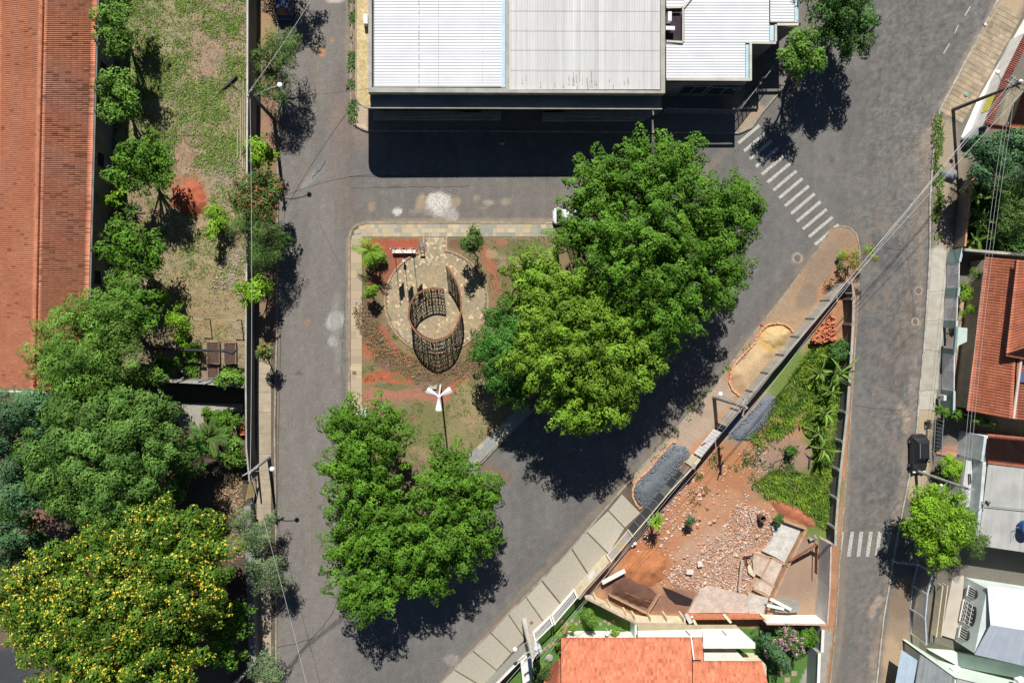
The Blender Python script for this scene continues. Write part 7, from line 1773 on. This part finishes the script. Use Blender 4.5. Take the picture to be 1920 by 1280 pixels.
# ---- cars -----------------------------------------------------------------------
def car(name, label, cx, cy, ang, paint_, L_=4.2, Wd=1.72, H_=1.45, hood=.95, boot=.25, cat='car', roofr=False):
    c = G(cx, cy, 0); t = thing(name, label, cat, (c.x, c.y, .0)); t.rotation_euler.z = ang
    def P(mb, n, m, par=t, **k):
        me = bpy.data.meshes.new(n); me.from_pydata(mb.v, [], mb.f); me.attributes.new('tint', 'FLOAT', 'FACE').data.foreach_set('value', mb.t); me.materials.append(m)
        if k.get('smooth'): me.polygons.foreach_set('use_smooth', [True] * len(me.polygons))
        o = link(n, me, par); return o
    h = L_ / 2; w_ = Wd / 2; zb = .78
    st = [(-h, .62, .55), (-h + .12, .84, .66), (-h + .45, .97, .74), (-h + 1.1, 1.0, zb), (0, 1.0, zb + .04), (h - hood - .2, 1.0, zb + .03), (h - .5, .96, .70), (h - .15, .84, .60), (h, .60, .48)]
    mb = MB(); vs = []; k = 8
    for x, f, z in st:
        vs += [(x, -w_ * f, .28), (x, -w_ * f, z - .15), (x, -w_ * f * .92, z - .02), (x, -w_ * f * .4, z + .03), (x, w_ * f * .4, z + .03), (x, w_ * f * .92, z - .02), (x, w_ * f, z - .15), (x, w_ * f, .28)]
    fs = [(i * k + j, (i + 1) * k + j, (i + 1) * k + (j + 1) % k, i * k + (j + 1) % k) for i in range(len(st) - 1) for j in range(k)]
    fs += [tuple(range(k)), tuple((len(st) - 1) * k + j for j in range(k - 1, -1, -1))]
    bd = P(mb.add(vs, [f[::-1] for f in fs]), 'body', paint_, smooth=False)
    bv = bd.modifiers.new('bevel', 'BEVEL'); bv.width = .05; bv.segments = 2
    # glasshouse
    x0, x1 = -h + boot + .1, h - hood - .15; rx0, rx1 = x0 + .38, x1 - .62
    lo = [(x0, -w_ * .86), (x1, -w_ * .80), (x1 + .08, 0), (x1, w_ * .80), (x0, w_ * .86)]; hi = [(rx0, -w_ * .68), (rx1, -w_ * .66), (rx1 + .04, 0), (rx1, w_ * .66), (rx0, w_ * .68)]
    gv = [(x, y, zb - .04) for x, y in lo] + [(x, y, H_ - .05) for x, y in hi]
    P(MB().add(gv, [(i, (i + 1) % 5, 5 + (i + 1) % 5, 5 + i) for i in range(5)] + [(5, 6, 7, 8, 9)]), 'windows', GLASS)
    rv = [(x * 1.0, y * 1.04, H_ - .06) for x, y in hi] + [(rx0 + .1, -w_ * .56, H_), (rx1 - .1, -w_ * .54, H_), (rx1 - .06, 0, H_ + .01), (rx1 - .1, w_ * .54, H_), (rx0 + .1, w_ * .56, H_)]
    P(MB().add(rv, [(i, (i + 1) % 5, 5 + (i + 1) % 5, 5 + i) for i in range(5)] + [(5, 6, 7, 8, 9)]), 'roof', paint_)
    pm = MB()
    for i in (0, 1, 3, 4): pm.beam(gv[i], gv[5 + i], .07, .06)
    P(pm, 'pillars', paint_)
    for x in (-h + .8, h - .8):
        for y in (-w_ + .08, w_ - .08):
            wl2 = P(MB().tube([(x, y - .1, .31), (x, y + .1, .31)], .31, 16), 'wheel', flat('tyre', (.02, .02, .02), .8))
            P(MB().tube([(x, y - .11, .31), (x, y + .11, .31)], .17, 12), 'rim', GMET, wl2)
    for y in (-1, 1):
        P(MB().box((h - .14, y * w_ * .66, .58), (.16, .30, .12)), 'headlight', WMET)
        P(MB().box((-h + .10, y * w_ * .68, .66), (.05, .20, .10)), 'tail_light', flat('tail_red', (.35, .02, .02), .3))
        P(MB().box((x1 - .1, y * (w_ + .08), zb + .06), (.12, .2, .12)), 'mirror', paint_)
    P(MB().box((x1 + .04, 0, zb + .01), (.08, Wd * .7, .03)), 'wiper_panel', DMET)
    if roofr:
        for y in (-.52, .52): P(MB().beam((rx0 + .1, y, H_ + .05), (rx1 - .1, y, H_ + .05), .05, .05), 'roof_rail', GMET)
    return t
BLK = mat('black_car_paint', (.022, .025, .027), (.026, .029, .031), rough=.28, fine=0, spec=.6)
WHT = mat('white_car_paint', (.70, .72, .73), (.68, .70, .71), rough=.3, fine=0, spec=.5)
BLU = mat('dark_blue_car_paint', (.03, .06, .14), (.03, .06, .13), rough=.3, fine=0, spec=.5)
cb = car('parked_car', 'black hatchback parked at the right kerb with its front towards the bottom', 1716, 848, math.radians(-88), BLK, L_=4.15, Wd=1.72, roofr=True)
car('parked_car', 'white car parked at the square kerb, mostly hidden under the huge dark tree', 1071, 407, 0.0, WHT, L_=3.9)
car('parked_car', 'dark blue car in the tree shadow at the top of the left street', 536, 2, math.radians(90), BLU, L_=4.0, Wd=1.6)

# ---- pits of sand and gravel with brick kerbs --------------------------------------
sand = [(1402, 738), (1382, 728), (1371, 705), (1372, 690), (1392, 672), (1415, 645), (1422, 628), (1440, 612), (1462, 608), (1482, 618), (1478, 632), (1440, 682), (1410, 720)]
heap('sand_pit', 'long pale sand heap inside the curved brick kerb along the panel wall', 'sand', sand, .38, VC, 3.2, 71, .3, .12, base=(.46, .33, .19), blobs=[('e', 1452, 632, 30, 24, -30, (.52, .33, .10), .95, .6), ('e', 1395, 710, 20, 30, 30, (.44, .31, .19), .6, 1.2)])
heap('yellow_sand_mound', 'rounded yellow sand mound at the upper end of the pale sand', 'sand', [(1424, 640), (1436, 618), (1460, 611), (1478, 620), (1472, 638), (1452, 656), (1434, 655)], .45, VC, 3, 72, .2, .2, base=(.47, .34, .17))
grav = [(1216, 952), (1200, 948), (1188, 926), (1190, 908), (1215, 880), (1240, 850), (1262, 832), (1285, 835), (1294, 850), (1280, 870), (1250, 910), (1228, 940)]
heap('gravel_pit', 'dark blue-grey gravel heap inside the brick kerb beside the boarded fence', 'gravel', grav, .42, VC, 3, 73, .25, .12, base=(.135, .15, .17), blobs=[])
heap('gravel_patch', 'spread blue-grey gravel lying behind the panel wall in the lot', 'gravel', [(1362, 820), (1385, 792), (1420, 755), (1438, 738), (1456, 742), (1458, 765), (1445, 785), (1425, 800), (1408, 822), (1385, 828)], .25, VC, 3, 74, .35, .12, base=(.15, .165, .19), blobs=[])
heap('gravel_mound', 'small round grey gravel mound on the right pavement under the wires', 'gravel', [(1764, 318), (1778, 315), (1792, 320), (1793, 333), (1782, 346), (1766, 338), (1762, 328)], .55, VC, 2.5, 75, .2, .12, base=(.17, .18, .19))
heap('soil_mound', 'bright red soil mound in the yard half in the shadow of a tree', 'soil', [(345, 345), (362, 335), (378, 348), (390, 380), (385, 400), (366, 405), (345, 400), (320, 385), (325, 358)], .6, VC, 3, 76, .35, .12, base=(.34, .10, .055), blobs=[('e', 362, 380, 22, 22, 0, (.40, .11, .05), .7, 1.4)])
heap('soil_heap', 'heaped orange soil beside the cream wall in the lot', 'soil', [(1165, 1065), (1190, 1030), (1225, 1030), (1250, 1045), (1245, 1085), (1215, 1100), (1185, 1098)], .55, VC, 3, 77, .35, .12, base=(.42, .165, .07))
heap('soil_heap', 'dark red crumbly soil heap near the floor slab and the green weeds', 'soil', [(1440, 935), (1455, 930), (1480, 942), (1508, 958), (1530, 980), (1520, 990), (1490, 975), (1455, 960)], .25, VC, 3, 78, .4, .12, base=(.36, .13, .07))
heap('soil_heap', 'dark brown soil in the low walled corner beside the buttressed wall', 'soil', [(1150, 1085), (1185, 1080), (1240, 1115), (1218, 1142), (1180, 1128), (1145, 1110)], .45, VC, 3, 79, .4, .12, base=(.13, .065, .045))
BR = bpy.data.meshes.new('kerb_brick')
q = MB().box((0, 0, 0), (.40, .17, .17)); BR.from_pydata(q.v, [], q.f); BR.materials.append(mat('kerb_brick', (.58, .27, .14), (.62, .38, .24), scale=2, fine=.2)); BR.attributes.new('tint', 'FLOAT', 'FACE').data.foreach_set('value', [1.0] * 6)
def brick_kerb(label, pts, step=.44):
    W = [Vector(G(*p, .2)) for p in pts]; t = thing('brick_kerb', label, 'brick kerb', (W[0].x, W[0].y, .12)); L = [0.]
    for a, b in zip(W[:-1], W[1:]): L.append(L[-1] + (b - a).length)
    s = step / 2
    while s < L[-1]:
        j = max(k for k in range(len(L) - 1) if L[k] <= s); d = W[j + 1] - W[j]; p = W[j].lerp(W[j + 1], (s - L[j]) / (L[j + 1] - L[j]))
        o = link('brick', BR, t); o.location = Vector((p.x + random.uniform(-.03, .03), p.y + random.uniform(-.03, .03), .21)) - t.location
        o.rotation_euler.z = math.atan2(d.y, d.x) + random.uniform(-.14, .14); o.rotation_euler.x = random.uniform(-.06, .06); s += step
brick_kerb('curved orange brick kerb round the sand beside the panel wall', [(1486, 622), (1482, 614), (1470, 607), (1456, 605), (1440, 608), (1428, 618), (1420, 630), (1416, 642), (1405, 652), (1390, 668), (1378, 680), (1370, 700), (1368, 715), (1373, 730), (1384, 740)])
brick_kerb('curved orange brick kerb round the grey gravel beside the boarded fence', [(1268, 828), (1258, 830), (1246, 844), (1232, 860), (1218, 878), (1203, 893), (1190, 906), (1186, 920), (1187, 932), (1194, 946), (1200, 952), (1208, 949)])
# pile of bricks and tiles
t = thing('brick_pile', 'long pile of orange bricks and roof tiles in the shade of the panel wall', 'brick pile', G(1545, 620, .12))
BT = bpy.data.meshes.new('pile_brick'); q = MB().tube([(-.24, 0, 0), (.24, 0, 0)], [.10, .08], 6); BT.from_pydata(q.v, [], q.f); BT.materials.append(mat('pile_brick', (.60, .24, .12), (.45, .14, .07), scale=3, fine=.25)); BT.attributes.new('tint', 'FLOAT', 'FACE').data.foreach_set('value', [1.0] * len(q.f))
rs = random.Random(11); pp = [(1562, 588), (1567, 640), (1558, 640), (1526, 644), (1524, 634), (1545, 606)]
n_ = 0
while n_ < 260:
    x, y = rs.uniform(1522, 1568), rs.uniform(586, 645)
    if not inside(np.array([[x, y]]), pp)[0]: continue
    o = link('brick', BT, t); o.location = G(x, y, .18 + rs.random() ** 1.5 * .75) - t.location
    o.rotation_euler = (rs.uniform(-.5, .5), rs.uniform(-.25, .25), rs.choice((.35, .35, -.5)) + rs.uniform(-.25, .25)); n_ += 1
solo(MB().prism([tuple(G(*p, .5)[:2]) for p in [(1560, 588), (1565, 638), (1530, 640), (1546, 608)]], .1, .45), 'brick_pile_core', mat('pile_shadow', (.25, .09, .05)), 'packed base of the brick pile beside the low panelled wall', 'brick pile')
# rubble: thousands of small stones as one object
def stones(name, poly, n, smin, smax, mlist, seed, mask=None, z=.14, label=None):
    rng = np.random.default_rng(seed); xs = [p[0] for p in poly]; ys = [p[1] for p in poly]
    for mi, (m, share) in enumerate(mlist):
        k = int(n * share)
        P = np.stack([rng.uniform(min(xs), max(xs), k * 5), rng.uniform(min(ys), max(ys), k * 5)], 1); P = P[inside(P, poly)]
        if mask is not None: P = P[rng.random(len(P)) < mask(P)]
        P = P[:k]; W = GA(P); W[:, 2] = z; s = smin + (smax - smin) * rng.random(len(P)) ** 3
        base = np.array([(-1, -1, -.6), (1, -1, -.5), (1, 1, -.6), (-1, 1, -.5), (-.8, -.9, .6), (.9, -.7, .7), (.7, .9, .55), (-.9, .8, .6)]) * .5
        a = rng.uniform(0, 6.28, len(P)); ca, sa = np.cos(a), np.sin(a)
        B = base[None] * rng.uniform(.6, 1.3, (len(P), 8, 3)) * s[:, None, None] * np.array([1, .75, .6])
        V = np.stack([B[..., 0] * ca[:, None] - B[..., 1] * sa[:, None], B[..., 0] * sa[:, None] + B[..., 1] * ca[:, None], B[..., 2]], -1) + W[:, None] + np.array([0, 0, .02])
        Fb = np.array([(4, 5, 6, 7), (0, 1, 5, 4), (1, 2, 6, 5), (2, 3, 7, 6), (3, 0, 4, 7)])
        Fq = (np.arange(len(P)) * 8)[:, None, None] + Fb
        link(name, npmesh(name, V.reshape(-1, 3), Fq.reshape(-1, 4), m, tint=np.repeat(rng.uniform(.7, 1.25, len(P)), 5)), None, 'stuff')
ST1 = mat('rubble_pale', (.62, .47, .37), (.52, .36, .27), scale=2, tint=True); ST2 = mat('rubble_orange', (.52, .24, .14), (.42, .18, .10), scale=2, tint=True); ST3 = mat('rubble_white', (.64, .58, .50), (.6, .55, .5), scale=2, tint=True)
stones('rubble', [(1390, 940), (1440, 960), (1450, 1000), (1425, 1035), (1410, 1080), (1400, 1110), (1320, 1105), (1262, 1095), (1240, 1070), (1290, 1050), (1340, 1010), (1370, 960)], 9000, .03, .19, [(ST1, .55), (ST2, .30), (ST3, .15)], 301,
       mask=lambda P: .25 + .75 * (fbm(P, 22, 41) > .42), z=.17)
stones('rubble', [(1180, 1000), (1300, 880), (1340, 850), (1440, 830), (1460, 960), (1300, 1110), (1190, 1100)], 950, .04, .18, [(ST1, .5), (ST3, .5)], 302, mask=lambda P: .12 + .88 * (fbm(P, 26, 43) > .55))
stones('rubble', [(1225, 960), (1300, 890), (1340, 860), (1320, 940), (1240, 1030)], 260, .05, .26, [(ST1, .5), (ST3, .5)], 303, mask=lambda P: (fbm(P, 16, 47) > .5) * 1.0)
stones('rubble', [(1390, 940), (1440, 960), (1445, 1000), (1405, 1090), (1300, 1100), (1240, 1070), (1200, 1000), (1290, 900)], 110, .2, .5, [(ST1, .6), (ST2, .4)], 312, z=.15)
stones('street_grit', [(1700, 230), (1745, 230), (1735, 470), (1725, 640), (1690, 640), (1680, 400)], 420, .03, .10, [(ST1, 1)], 304, z=.015)
stones('yard_rubble', [(405, 470), (455, 470), (458, 545), (400, 540)], 420, .05, .22, [(mat('grey_rubble', (.42, .36, .30), (.32, .27, .22), scale=2, tint=True), 1)], 305, z=.14)
stones('yard_rubble', [(405, 300), (450, 300), (455, 350), (400, 350)], 260, .05, .18, [(mat('grey_rubble', (0, 0, 0)), 1)], 306, z=.14)
stones('cement_crumbs', [(790, 355), (858, 352), (862, 404), (835, 415), (800, 408)], 260, .03, .10, [(ST3, 1)], 310, z=.012, mask=lambda P: np.clip(1.5 - np.hypot(P[:, 0] - 822, P[:, 1] - 382) / 30, 0, 1))
stones('cement_crumbs', [(605, 575), (655, 575), (655, 660), (605, 660)], 160, .03, .09, [(ST3, 1)], 311, z=.012)
stones('leaf_litter', [(400, 905), (455, 895), (460, 1040), (430, 1060)], 1400, .05, .18, [(mat('dry_leaf', (.46, .32, .20), (.34, .22, .13), scale=3, tint=True), 1)], 307, z=.09)
GRV = mat('gravel_stone', (.16, .18, .20), (.24, .26, .28), scale=6, tint=True)
stones('gravel_stones', grav, 1500, .04, .12, [(GRV, 1)], 308, z=.44)
stones('gravel_stones', [(1362, 820), (1385, 792), (1420, 755), (1456, 742), (1458, 765), (1445, 785), (1408, 822)], 1200, .04, .12, [(GRV, 1)], 309, z=.30)
# big debris, each a thing
for pts, z, m, lab, nm in (([(1288, 1069), (1301, 1070), (1299, 1077), (1287, 1076)], .5, ST3, 'largest pale stone block left of the rubble field', 'stone_block'),
        ([(1288, 1068), (1298, 1066), (1303, 1074), (1292, 1076)], .5, FIBRE, '', '')):
    if lab: solo(MB().prism([tuple(G(*p, z)[:2]) for p in pts], .1, z), nm, m, lab, 'debris')
solo(MB().prism([tuple(G(*p, .3)[:2]) for p in [(1286, 1070), (1296, 1066), (1300, 1074), (1290, 1078)]], .1, .34), 'concrete_chunk', FIBRE, 'grey angular concrete chunk in the middle of the stones', 'debris')
solo(MB().prism([tuple(G(*p, .5)[:2]) for p in [(1308, 1055), (1317, 1054), (1318, 1061), (1309, 1063)]], .1, .5), 'stone_block', ST3, 'pale cube-like stone on the left edge of the rubble field', 'debris')
solo(MB().beam(G(1391, 1049, .6), G(1385, 1106, .5), .20, .16), 'wooden_beam', mat('weathered_wood', (.52, .43, .34), (.40, .32, .25), scale=3), 'long weathered beam lying across the rubble toward the floor slabs', 'beam')
solo(MB().beam(G(1404, 958, .3), G(1412, 982, .3), .12, .08), 'wooden_plank', mat('weathered_wood', (0, 0, 0)), 'short pale plank beside the open concrete pipe in the rubble', 'plank')
solo(MB().prism([tuple(G(*p, .5)[:2]) for p in [(1402, 1062), (1408, 1060), (1412, 1070), (1417, 1078), (1414, 1082), (1404, 1074)]], .2, .45), 'board_piece', CREAM, 'cream broken board piece beside the long weathered beam', 'debris')
solo(MB().beam(G(1393, 1044, .5), G(1410, 1042, .5), .1, .1).beam(G(1398, 1048, .5), G(1402, 1060, .45), .12, .08), 'frame_piece', DMET, 'dark bent frame piece at the head of the long weathered beam', 'debris')
t = thing('concrete_pipe', 'open upright concrete pipe at the top of the rubble field', 'pipe', G(1425, 970, .1))
c = G(1424, 968, .12); po = MB(); n = 18
for (ra, za), (rb2, zb2) in zip([(.36, 0), (.36, .85), (.28, .85), (.28, 0)][:-1], [(.36, 0), (.36, .85), (.28, .85), (.28, 0)][1:]):
    for k in range(n):
        a0_ = 6.2832 * k / n; a1_ = 6.2832 * (k + 1) / n
        po.add([c + Vector((ra * math.cos(a0_), ra * math.sin(a0_), za)), c + Vector((ra * math.cos(a1_), ra * math.sin(a1_), za)), c + Vector((rb2 * math.cos(a1_), rb2 * math.sin(a1_), zb2)), c + Vector((rb2 * math.cos(a0_), rb2 * math.sin(a0_), zb2))], [(0, 1, 2, 3)])
part(po, 'pipe_wall', mat('pipe_brown', (.16, .10, .075), (.11, .07, .05)), t); part(MB().tube([c + Vector((0, 0, .02)), c + Vector((0, 0, .04))], .3, 12), 'pipe_bottom', DMET, t)
solo(MB().beam(G(1129, 1092, .9), G(1172, 1069, .7), .42, .10), 'white_board', WHITE, 'long white board leaning in the soil behind the cream wall', 'board')
solo(MB().beam(G(1142, 1114, .6), G(1213, 1149, .6), .12, .5).beam(G(1213, 1149, .6), G(1236, 1112, .6), .12, .5), 'low_footing', mat('orange_concrete', (0, 0, 0)), 'low broken wall footing round the dark brown soil', 'footing')
solo(MB().beam(G(1172, 1110, .5), G(1219, 1128, .5), .12, .12), 'timber', mat('reddish_timber', (0, 0, 0)), 'reddish timber lying across the dark brown soil', 'timber')
solo(MB().prism([tuple(G(*p, .02)[:2]) for p in [(1241, 1098), (1262, 1106), (1298, 1122), (1293, 1134), (1266, 1130), (1252, 1118)]], .20, .215), 'trench_sheet', mat('trench_shade', (.03, .02, .018)), 'flat sheet coloured dark like the shade in an open trench, below the rubble field', 'trench')  # no hole here: dark colour on a flat sheet paints the trench's shade
hs = [G(1470, 858, .2), G(1452, 866, .2), G(1442, 878, .2), G(1440, 888, .2)]
solo(MB().tube(hs, .035, 6), 'hose', flat('hose_grey', (.10, .12, .14)), 'thin grey hose curving over the bare patch of the lot', 'hose')
solo(MB().tube([G(1519, 858, .3), G(1517, 876, .3)], .09, 8), 'plastic_pipe', flat('pipe_dark', (.06, .07, .08)), 'short dark pipe under the lowest banana plant', 'pipe')
solo(MB().box(G(1190, 1018, .5), (.34, .22, .3), .5).box(G(1185, 1022, .35), (.2, .2, .2), .2), 'plastic_bucket', WMET, 'small white container in the shade behind the barred gate', 'container')
solo(MB().beam(G(1208, 1006, .5), G(1216, 1000, .5), .1, .1).beam(G(1214, 1008, .5), G(1210, 998, .5), .1, .1), 'folded_chair', WMET, 'small white folded chair in the shadow beside the spiky yucca', 'chair')
solo(MB().tube([G(1206, 988, 1.5), G(1216, 980, .4)], .03, 6), 'blue_rod', flat('blue_rod', (.08, .15, .4)), 'thin blue rod behind the boarded fence beside the yucca', 'rod')
# round dark pond cover behind the gate
solo(MB().prism([(G(1374, 796, .3).x + 1.0 * math.cos(a) * .9 - .55 * math.sin(a) * .7, G(1374, 796, .3).y + 1.0 * math.cos(a) * .9 + .55 * math.sin(a) * .7) for a in np.linspace(0, 6.1, 18)], .12, .34), 'tank_cover', flat('tank_cover_grey', (.16, .17, .19)), 'long rounded grey basin in the shade behind the panel wall', 'basin')
# ---- vegetable garden ------------------------------------------------------------
BED = mat('bed_wood', (.26, .20, .15), (.18, .14, .11), scale=4, tint=True); SOILM = mat('dark_soil', (.11, .065, .045), (.07, .04, .03), scale=6, fine=.35, fscale=14, bump=.6)
def bed(label, x0, y0, x1, y1, soil=SOILM):
    c = G((x0 + x1) / 2, (y0 + y1) / 2, .1); t = thing('planting_bed', label, 'planting bed', c, 'vegetable beds')
    a, b = G(x0, y1, .45), G(x1, y0, .45); W_ = b.x - a.x; H_ = b.y - a.y
    part(MB().box((c.x, c.y, .25), (W_ - .1, H_ - .1, .36)), 'soil', soil, t)
    for dx, dy, sx, sy in ((-W_ / 2, 0, .08, H_), (W_ / 2, 0, .08, H_), (0, -H_ / 2, W_ - .08, .08), (0, H_ / 2, W_ - .08, .08)):
        part(MB().box((c.x + dx, c.y + dy, .29), (sx, sy, .40)), 'side_board', BED, t)
    return t
bed('planted vegetable bed full of low green leaves', 353, 641, 377, 680); bed('lower planted vegetable bed behind the pale garden wall', 350, 684, 375, 708)
bed('bare brown vegetable bed, upper one in the middle column', 391, 641, 413, 682); bed('bare brown vegetable bed, lower one in the middle column', 392, 686, 412, 708)
bed('half bare vegetable bed nearest the street wall, upper one', 423, 642, 444, 682); bed('leafy vegetable bed nearest the street wall, lower one', 422, 687, 443, 710)
tufts('vegetables', [(354, 642), (376, 642), (376, 679), (354, 679)], 130, .22, leafmat('mango'), 401, z=.43, spread=.28, bw=.05)
tufts('vegetables', [(351, 685), (374, 685), (374, 707), (351, 707)], 80, .25, leafmat('mango'), 402, z=.43, spread=.28, bw=.05)
tufts('vegetables', [(423, 687), (442, 687), (442, 709), (423, 709)], 80, .3, leafmat('mango'), 403, z=.43, spread=.3, bw=.05)
t = thing('slatted_deck', 'ladder of pale wooden slats laid in the vegetable garden', 'deck', G(320, 665, .1))
for i in range(22): part(MB().box(G(320 - i * .15, 640 + i * 2.6, .26), (1.05, .085, .05), random.uniform(-.04, .04), random.uniform(.8, 1.2)), 'slat', mat('pale_slat', (.46, .36, .27), (.36, .27, .2), scale=3, tint=True), t)
t = thing('block_stack', 'small stack of grey blocks at the foot of the slatted deck', 'blocks', G(319, 702, .1))
for i in range(3):
    for j in range(3): part(MB().box(G(312 + i * 7.5, 699 + j * 4, .3), (.34, .17, .3), 0, random.uniform(.8, 1.1)), 'block', COPE, t)
sn = thing('shade_net', 'rolled black shade net stretched over the vegetable beds', 'shade net', G(260, 652, 1.9))
mb = MB(); P_ = [(258, 650), (300, 653), (340, 656), (380, 657), (400, 657), (425, 658), (436, 661), (447, 654)]
mb.tube([G(x, y, 2.0 + .05 * math.sin(i * 2)) for i, (x, y) in enumerate(P_)], [.05, .1, .14, .13, .10, .16, .20, .03], 7); part(mb, 'rolled_net', DMET, sn)
for i, (x, y, x2, lab) in enumerate(((394, 598, 376, 'dark T-shaped post in the dry grass above the bare beds'), (453, 600, 441, 'dark T-shaped post in the dry grass beside the street wall'))):
    b = G(x, y, .1); t = thing('clothes_post', lab, 'post', b, 'clothes line posts'); tp = b + Vector((0, 0, 1.9))
    part(MB().tube([b, tp], .05, 6), 'post', DMET, t); part(MB().beam(tp + Vector((-.75, .05, 0)), tp + Vector((.1, 0, 0)), .07, .07), 'crossbar', COPE, t)
t = thing('net_post', 'thin post holding the black shade net beside the planted bed', 'post', G(333, 700, .1)); part(MB().tube([G(336, 700, .1), G(333, 660, 1.95)], .04, 6), 'pole', DMET, t)
solo(MB().prism([tuple(G(*p, .3)[:2]) for p in [(337, 693), (346, 690), (349, 697), (342, 700)]], .1, .3), 'white_sack', WHITE, 'small white sack lying beside the slatted deck', 'sack')
# ladders / bamboo poles along the wall
rs = random.Random(5)
for i, (x, y0, y1, lab) in enumerate(((452, 185, 300, 'leftmost long bamboo pole lying along the street wall in the yard'), (456, 150, 315, 'second long bamboo pole from the left along the street wall'), (459.5, 175, 318, 'long bamboo pole closest to the street wall'), (446, 238, 296, 'shorter bamboo pole on the grass left of the long ones'))):
    a, b = G(x, y0, .2), G(x - 1, y1, .2); c = a.copy(); o = part(MB().tube([Vector((0, 0, 0)), b - a], [.06, .07], 7), 'bamboo_pole', mat('bamboo', (.42, .37, .24), (.32, .28, .18), scale=3), None); o.location = c; tag(o, lab, 'bamboo pole', 'bamboo poles along the wall')
t = thing('dead_branch', 'charred dead branch lying on the yard grass by the bamboo poles', 'branch', G(430, 155, .12))
part(MB().tube([G(443, 142, .3), G(428, 158, .3), G(412, 172, .2), G(405, 188, .15)], [.16, .13, .06, .02], 7).tube([G(430, 155, .3), G(452, 172, .25)], [.06, .02], 5), 'branch', mat('charred', (.06, .05, .045), (.12, .1, .09), scale=5), t)
solo(MB().prism([tuple(G(*p, .03)[:2]) for p in [(557, 222), (566, 216), (568, 225), (577, 232), (566, 238), (561, 230)]], .0, .05), 'cardboard', mat('cardboard', (.50, .40, .28), (.42, .33, .22)), 'flattened cardboard box lying on the left street', 'cardboard')
for x, y, c, lab in ((1169 + 0, 0, 0, ''), (1847, 46, (.8, .82, .85), 'white plastic bag at the kerb of the upper right street'), (1811, 178, (.05, .55, .45), 'small turquoise box on the upper right pavement'), (1428, 608, (.55, .10, .10), 'small red litter at the kerb near the sand')):
    if lab: solo(MB().box(G(x, y, .2), (.26, .22, .12), .4), 'litter', flat('litter_' + lab.split()[1], c), lab, 'litter')
solo(MB().box(G(445, 798, .4), (.5, .5, .5), .3), 'white_bag', WHITE, 'white bag by the patched wall above the fan palm shrubs', 'bag')
solo(MB().box(G(455, 806, .4), (.45, .9, .5), .1), 'orange_crate', flat('crate_orange', (.6, .2, .08)), 'orange and white crate against the patched wall in the garden', 'crate')
# stepping stones on the lawn
t = thing('stepping_path', 'row of square brown stepping stones across the lawn of the orange-roofed house', 'path', G(1120, 1168, .12))
STP = mat('stepping_stone', (.36, .26, .19), (.28, .2, .15), scale=2, tint=True)
for i, (x, y) in enumerate([(1055, 1165), (1063, 1169), (1072, 1163), (1080, 1169), (1088, 1164), (1118, 1164), (1126, 1169), (1134, 1164), (1142, 1168), (1150, 1164), (1015, 1222), (1022, 1216), (1030, 1210), (1037, 1205), (1042, 1200)]):
    part(MB().box(G(x, y, .15), (.34, .34, .05), 0, random.uniform(.85, 1.1)), 'stone', STP, t)
for x, y in ((1480, 1246), (1462, 1261), (1489, 1262), (1476, 1274), (1490, 1290)): part(MB().box(G(x, y, .16), (.62, .52, .06), 0, 1.1), 'stone', STP, t)
solo(MB().ball(G(1030, 1233, .3), .42, sz=.4), 'boulder', COPE, 'flat grey boulder on the lawn beside the narrow orange roof', 'boulder')
t = thing('garden_lamp', 'white globe lamp on a curved post on the lawn by the cream wall', 'lamp', G(1136, 1172, .1))
b = G(1136, 1176, .1); part(MB().tube([b, b + Vector((0, 0, 1.5))], .03, 6), 'post', WMET, t); part(MB().ball(b + Vector((-.25, .1, 1.6)), .2), 'globe', WMET, t, smooth=True); part(MB().beam(b + Vector((-.1, .1, 1.5)), b + Vector((.25, .5, 1.5)), .08, .06), 'arm', WMET, t)
# person walking in the building's shadow
bpx = G(940, 274, 0.0)
t = thing('person', 'person in dark clothes walking in the deep shadow of the metal-roofed building', 'person', bpx)
def skin_fig(name, joints, edges, radii, m, root=0, parent=None):
    me = bpy.data.meshes.new(name); me.from_pydata(joints, edges, []); o = link(name, me, parent); me.materials.append(m)
    md = o.modifiers.new('skin', 'SKIN'); sv = me.skin_vertices[0].data if me.skin_vertices else None
    if sv is None:
        bm = bmesh.new(); bm.from_mesh(me); bm.verts.layers.skin.verify(); bm.to_mesh(me); bm.free(); sv = me.skin_vertices[0].data
    for v, r in zip(sv, radii): v.radius = (r, r)
    sv[root].use_root = True; o.modifiers.new('sub', 'SUBSURF').levels = 1; return o
J = [(0, 0, .92), (0, 0, 1.15), (0, 0, 1.38), (0, 0, 1.50), (0, .03, 1.62), (0, .02, 1.70), (-.10, 0, .86), (-.11, .22, .48), (-.11, .14, .08), (-.11, .30, .04), (.10, 0, .86), (.11, -.10, .48), (.11, -.32, .12), (.11, -.20, .04),
     (-.20, 0, 1.38), (-.25, -.12, 1.12), (-.24, .02, .90), (-.24, .08, .83), (.20, 0, 1.38), (.25, .14, 1.12), (.23, .30, .94), (.22, .36, .88)]
E_l = [(0, 1), (1, 2), (2, 3), (3, 4), (4, 5), (0, 6), (6, 7), (7, 8), (8, 9), (0, 10), (10, 11), (11, 12), (12, 13), (2, 14), (14, 15), (15, 16), (16, 17), (2, 18), (18, 19), (19, 20), (20, 21)]
R_ = [.14, .13, .15, .06, .10, .09, .09, .065, .045, .04, .09, .065, .045, .04, .065, .05, .035, .035, .065, .05, .035, .035]
pf = skin_fig('body', J, E_l, R_, mat('dark_clothes', (.30, .22, .20), (.20, .15, .14), fine=0), parent=t)
part(MB().ball(bpx + Vector((0, .01, 1.68)), .115, 10, 7), 'hair', DMET, t, smooth=True)
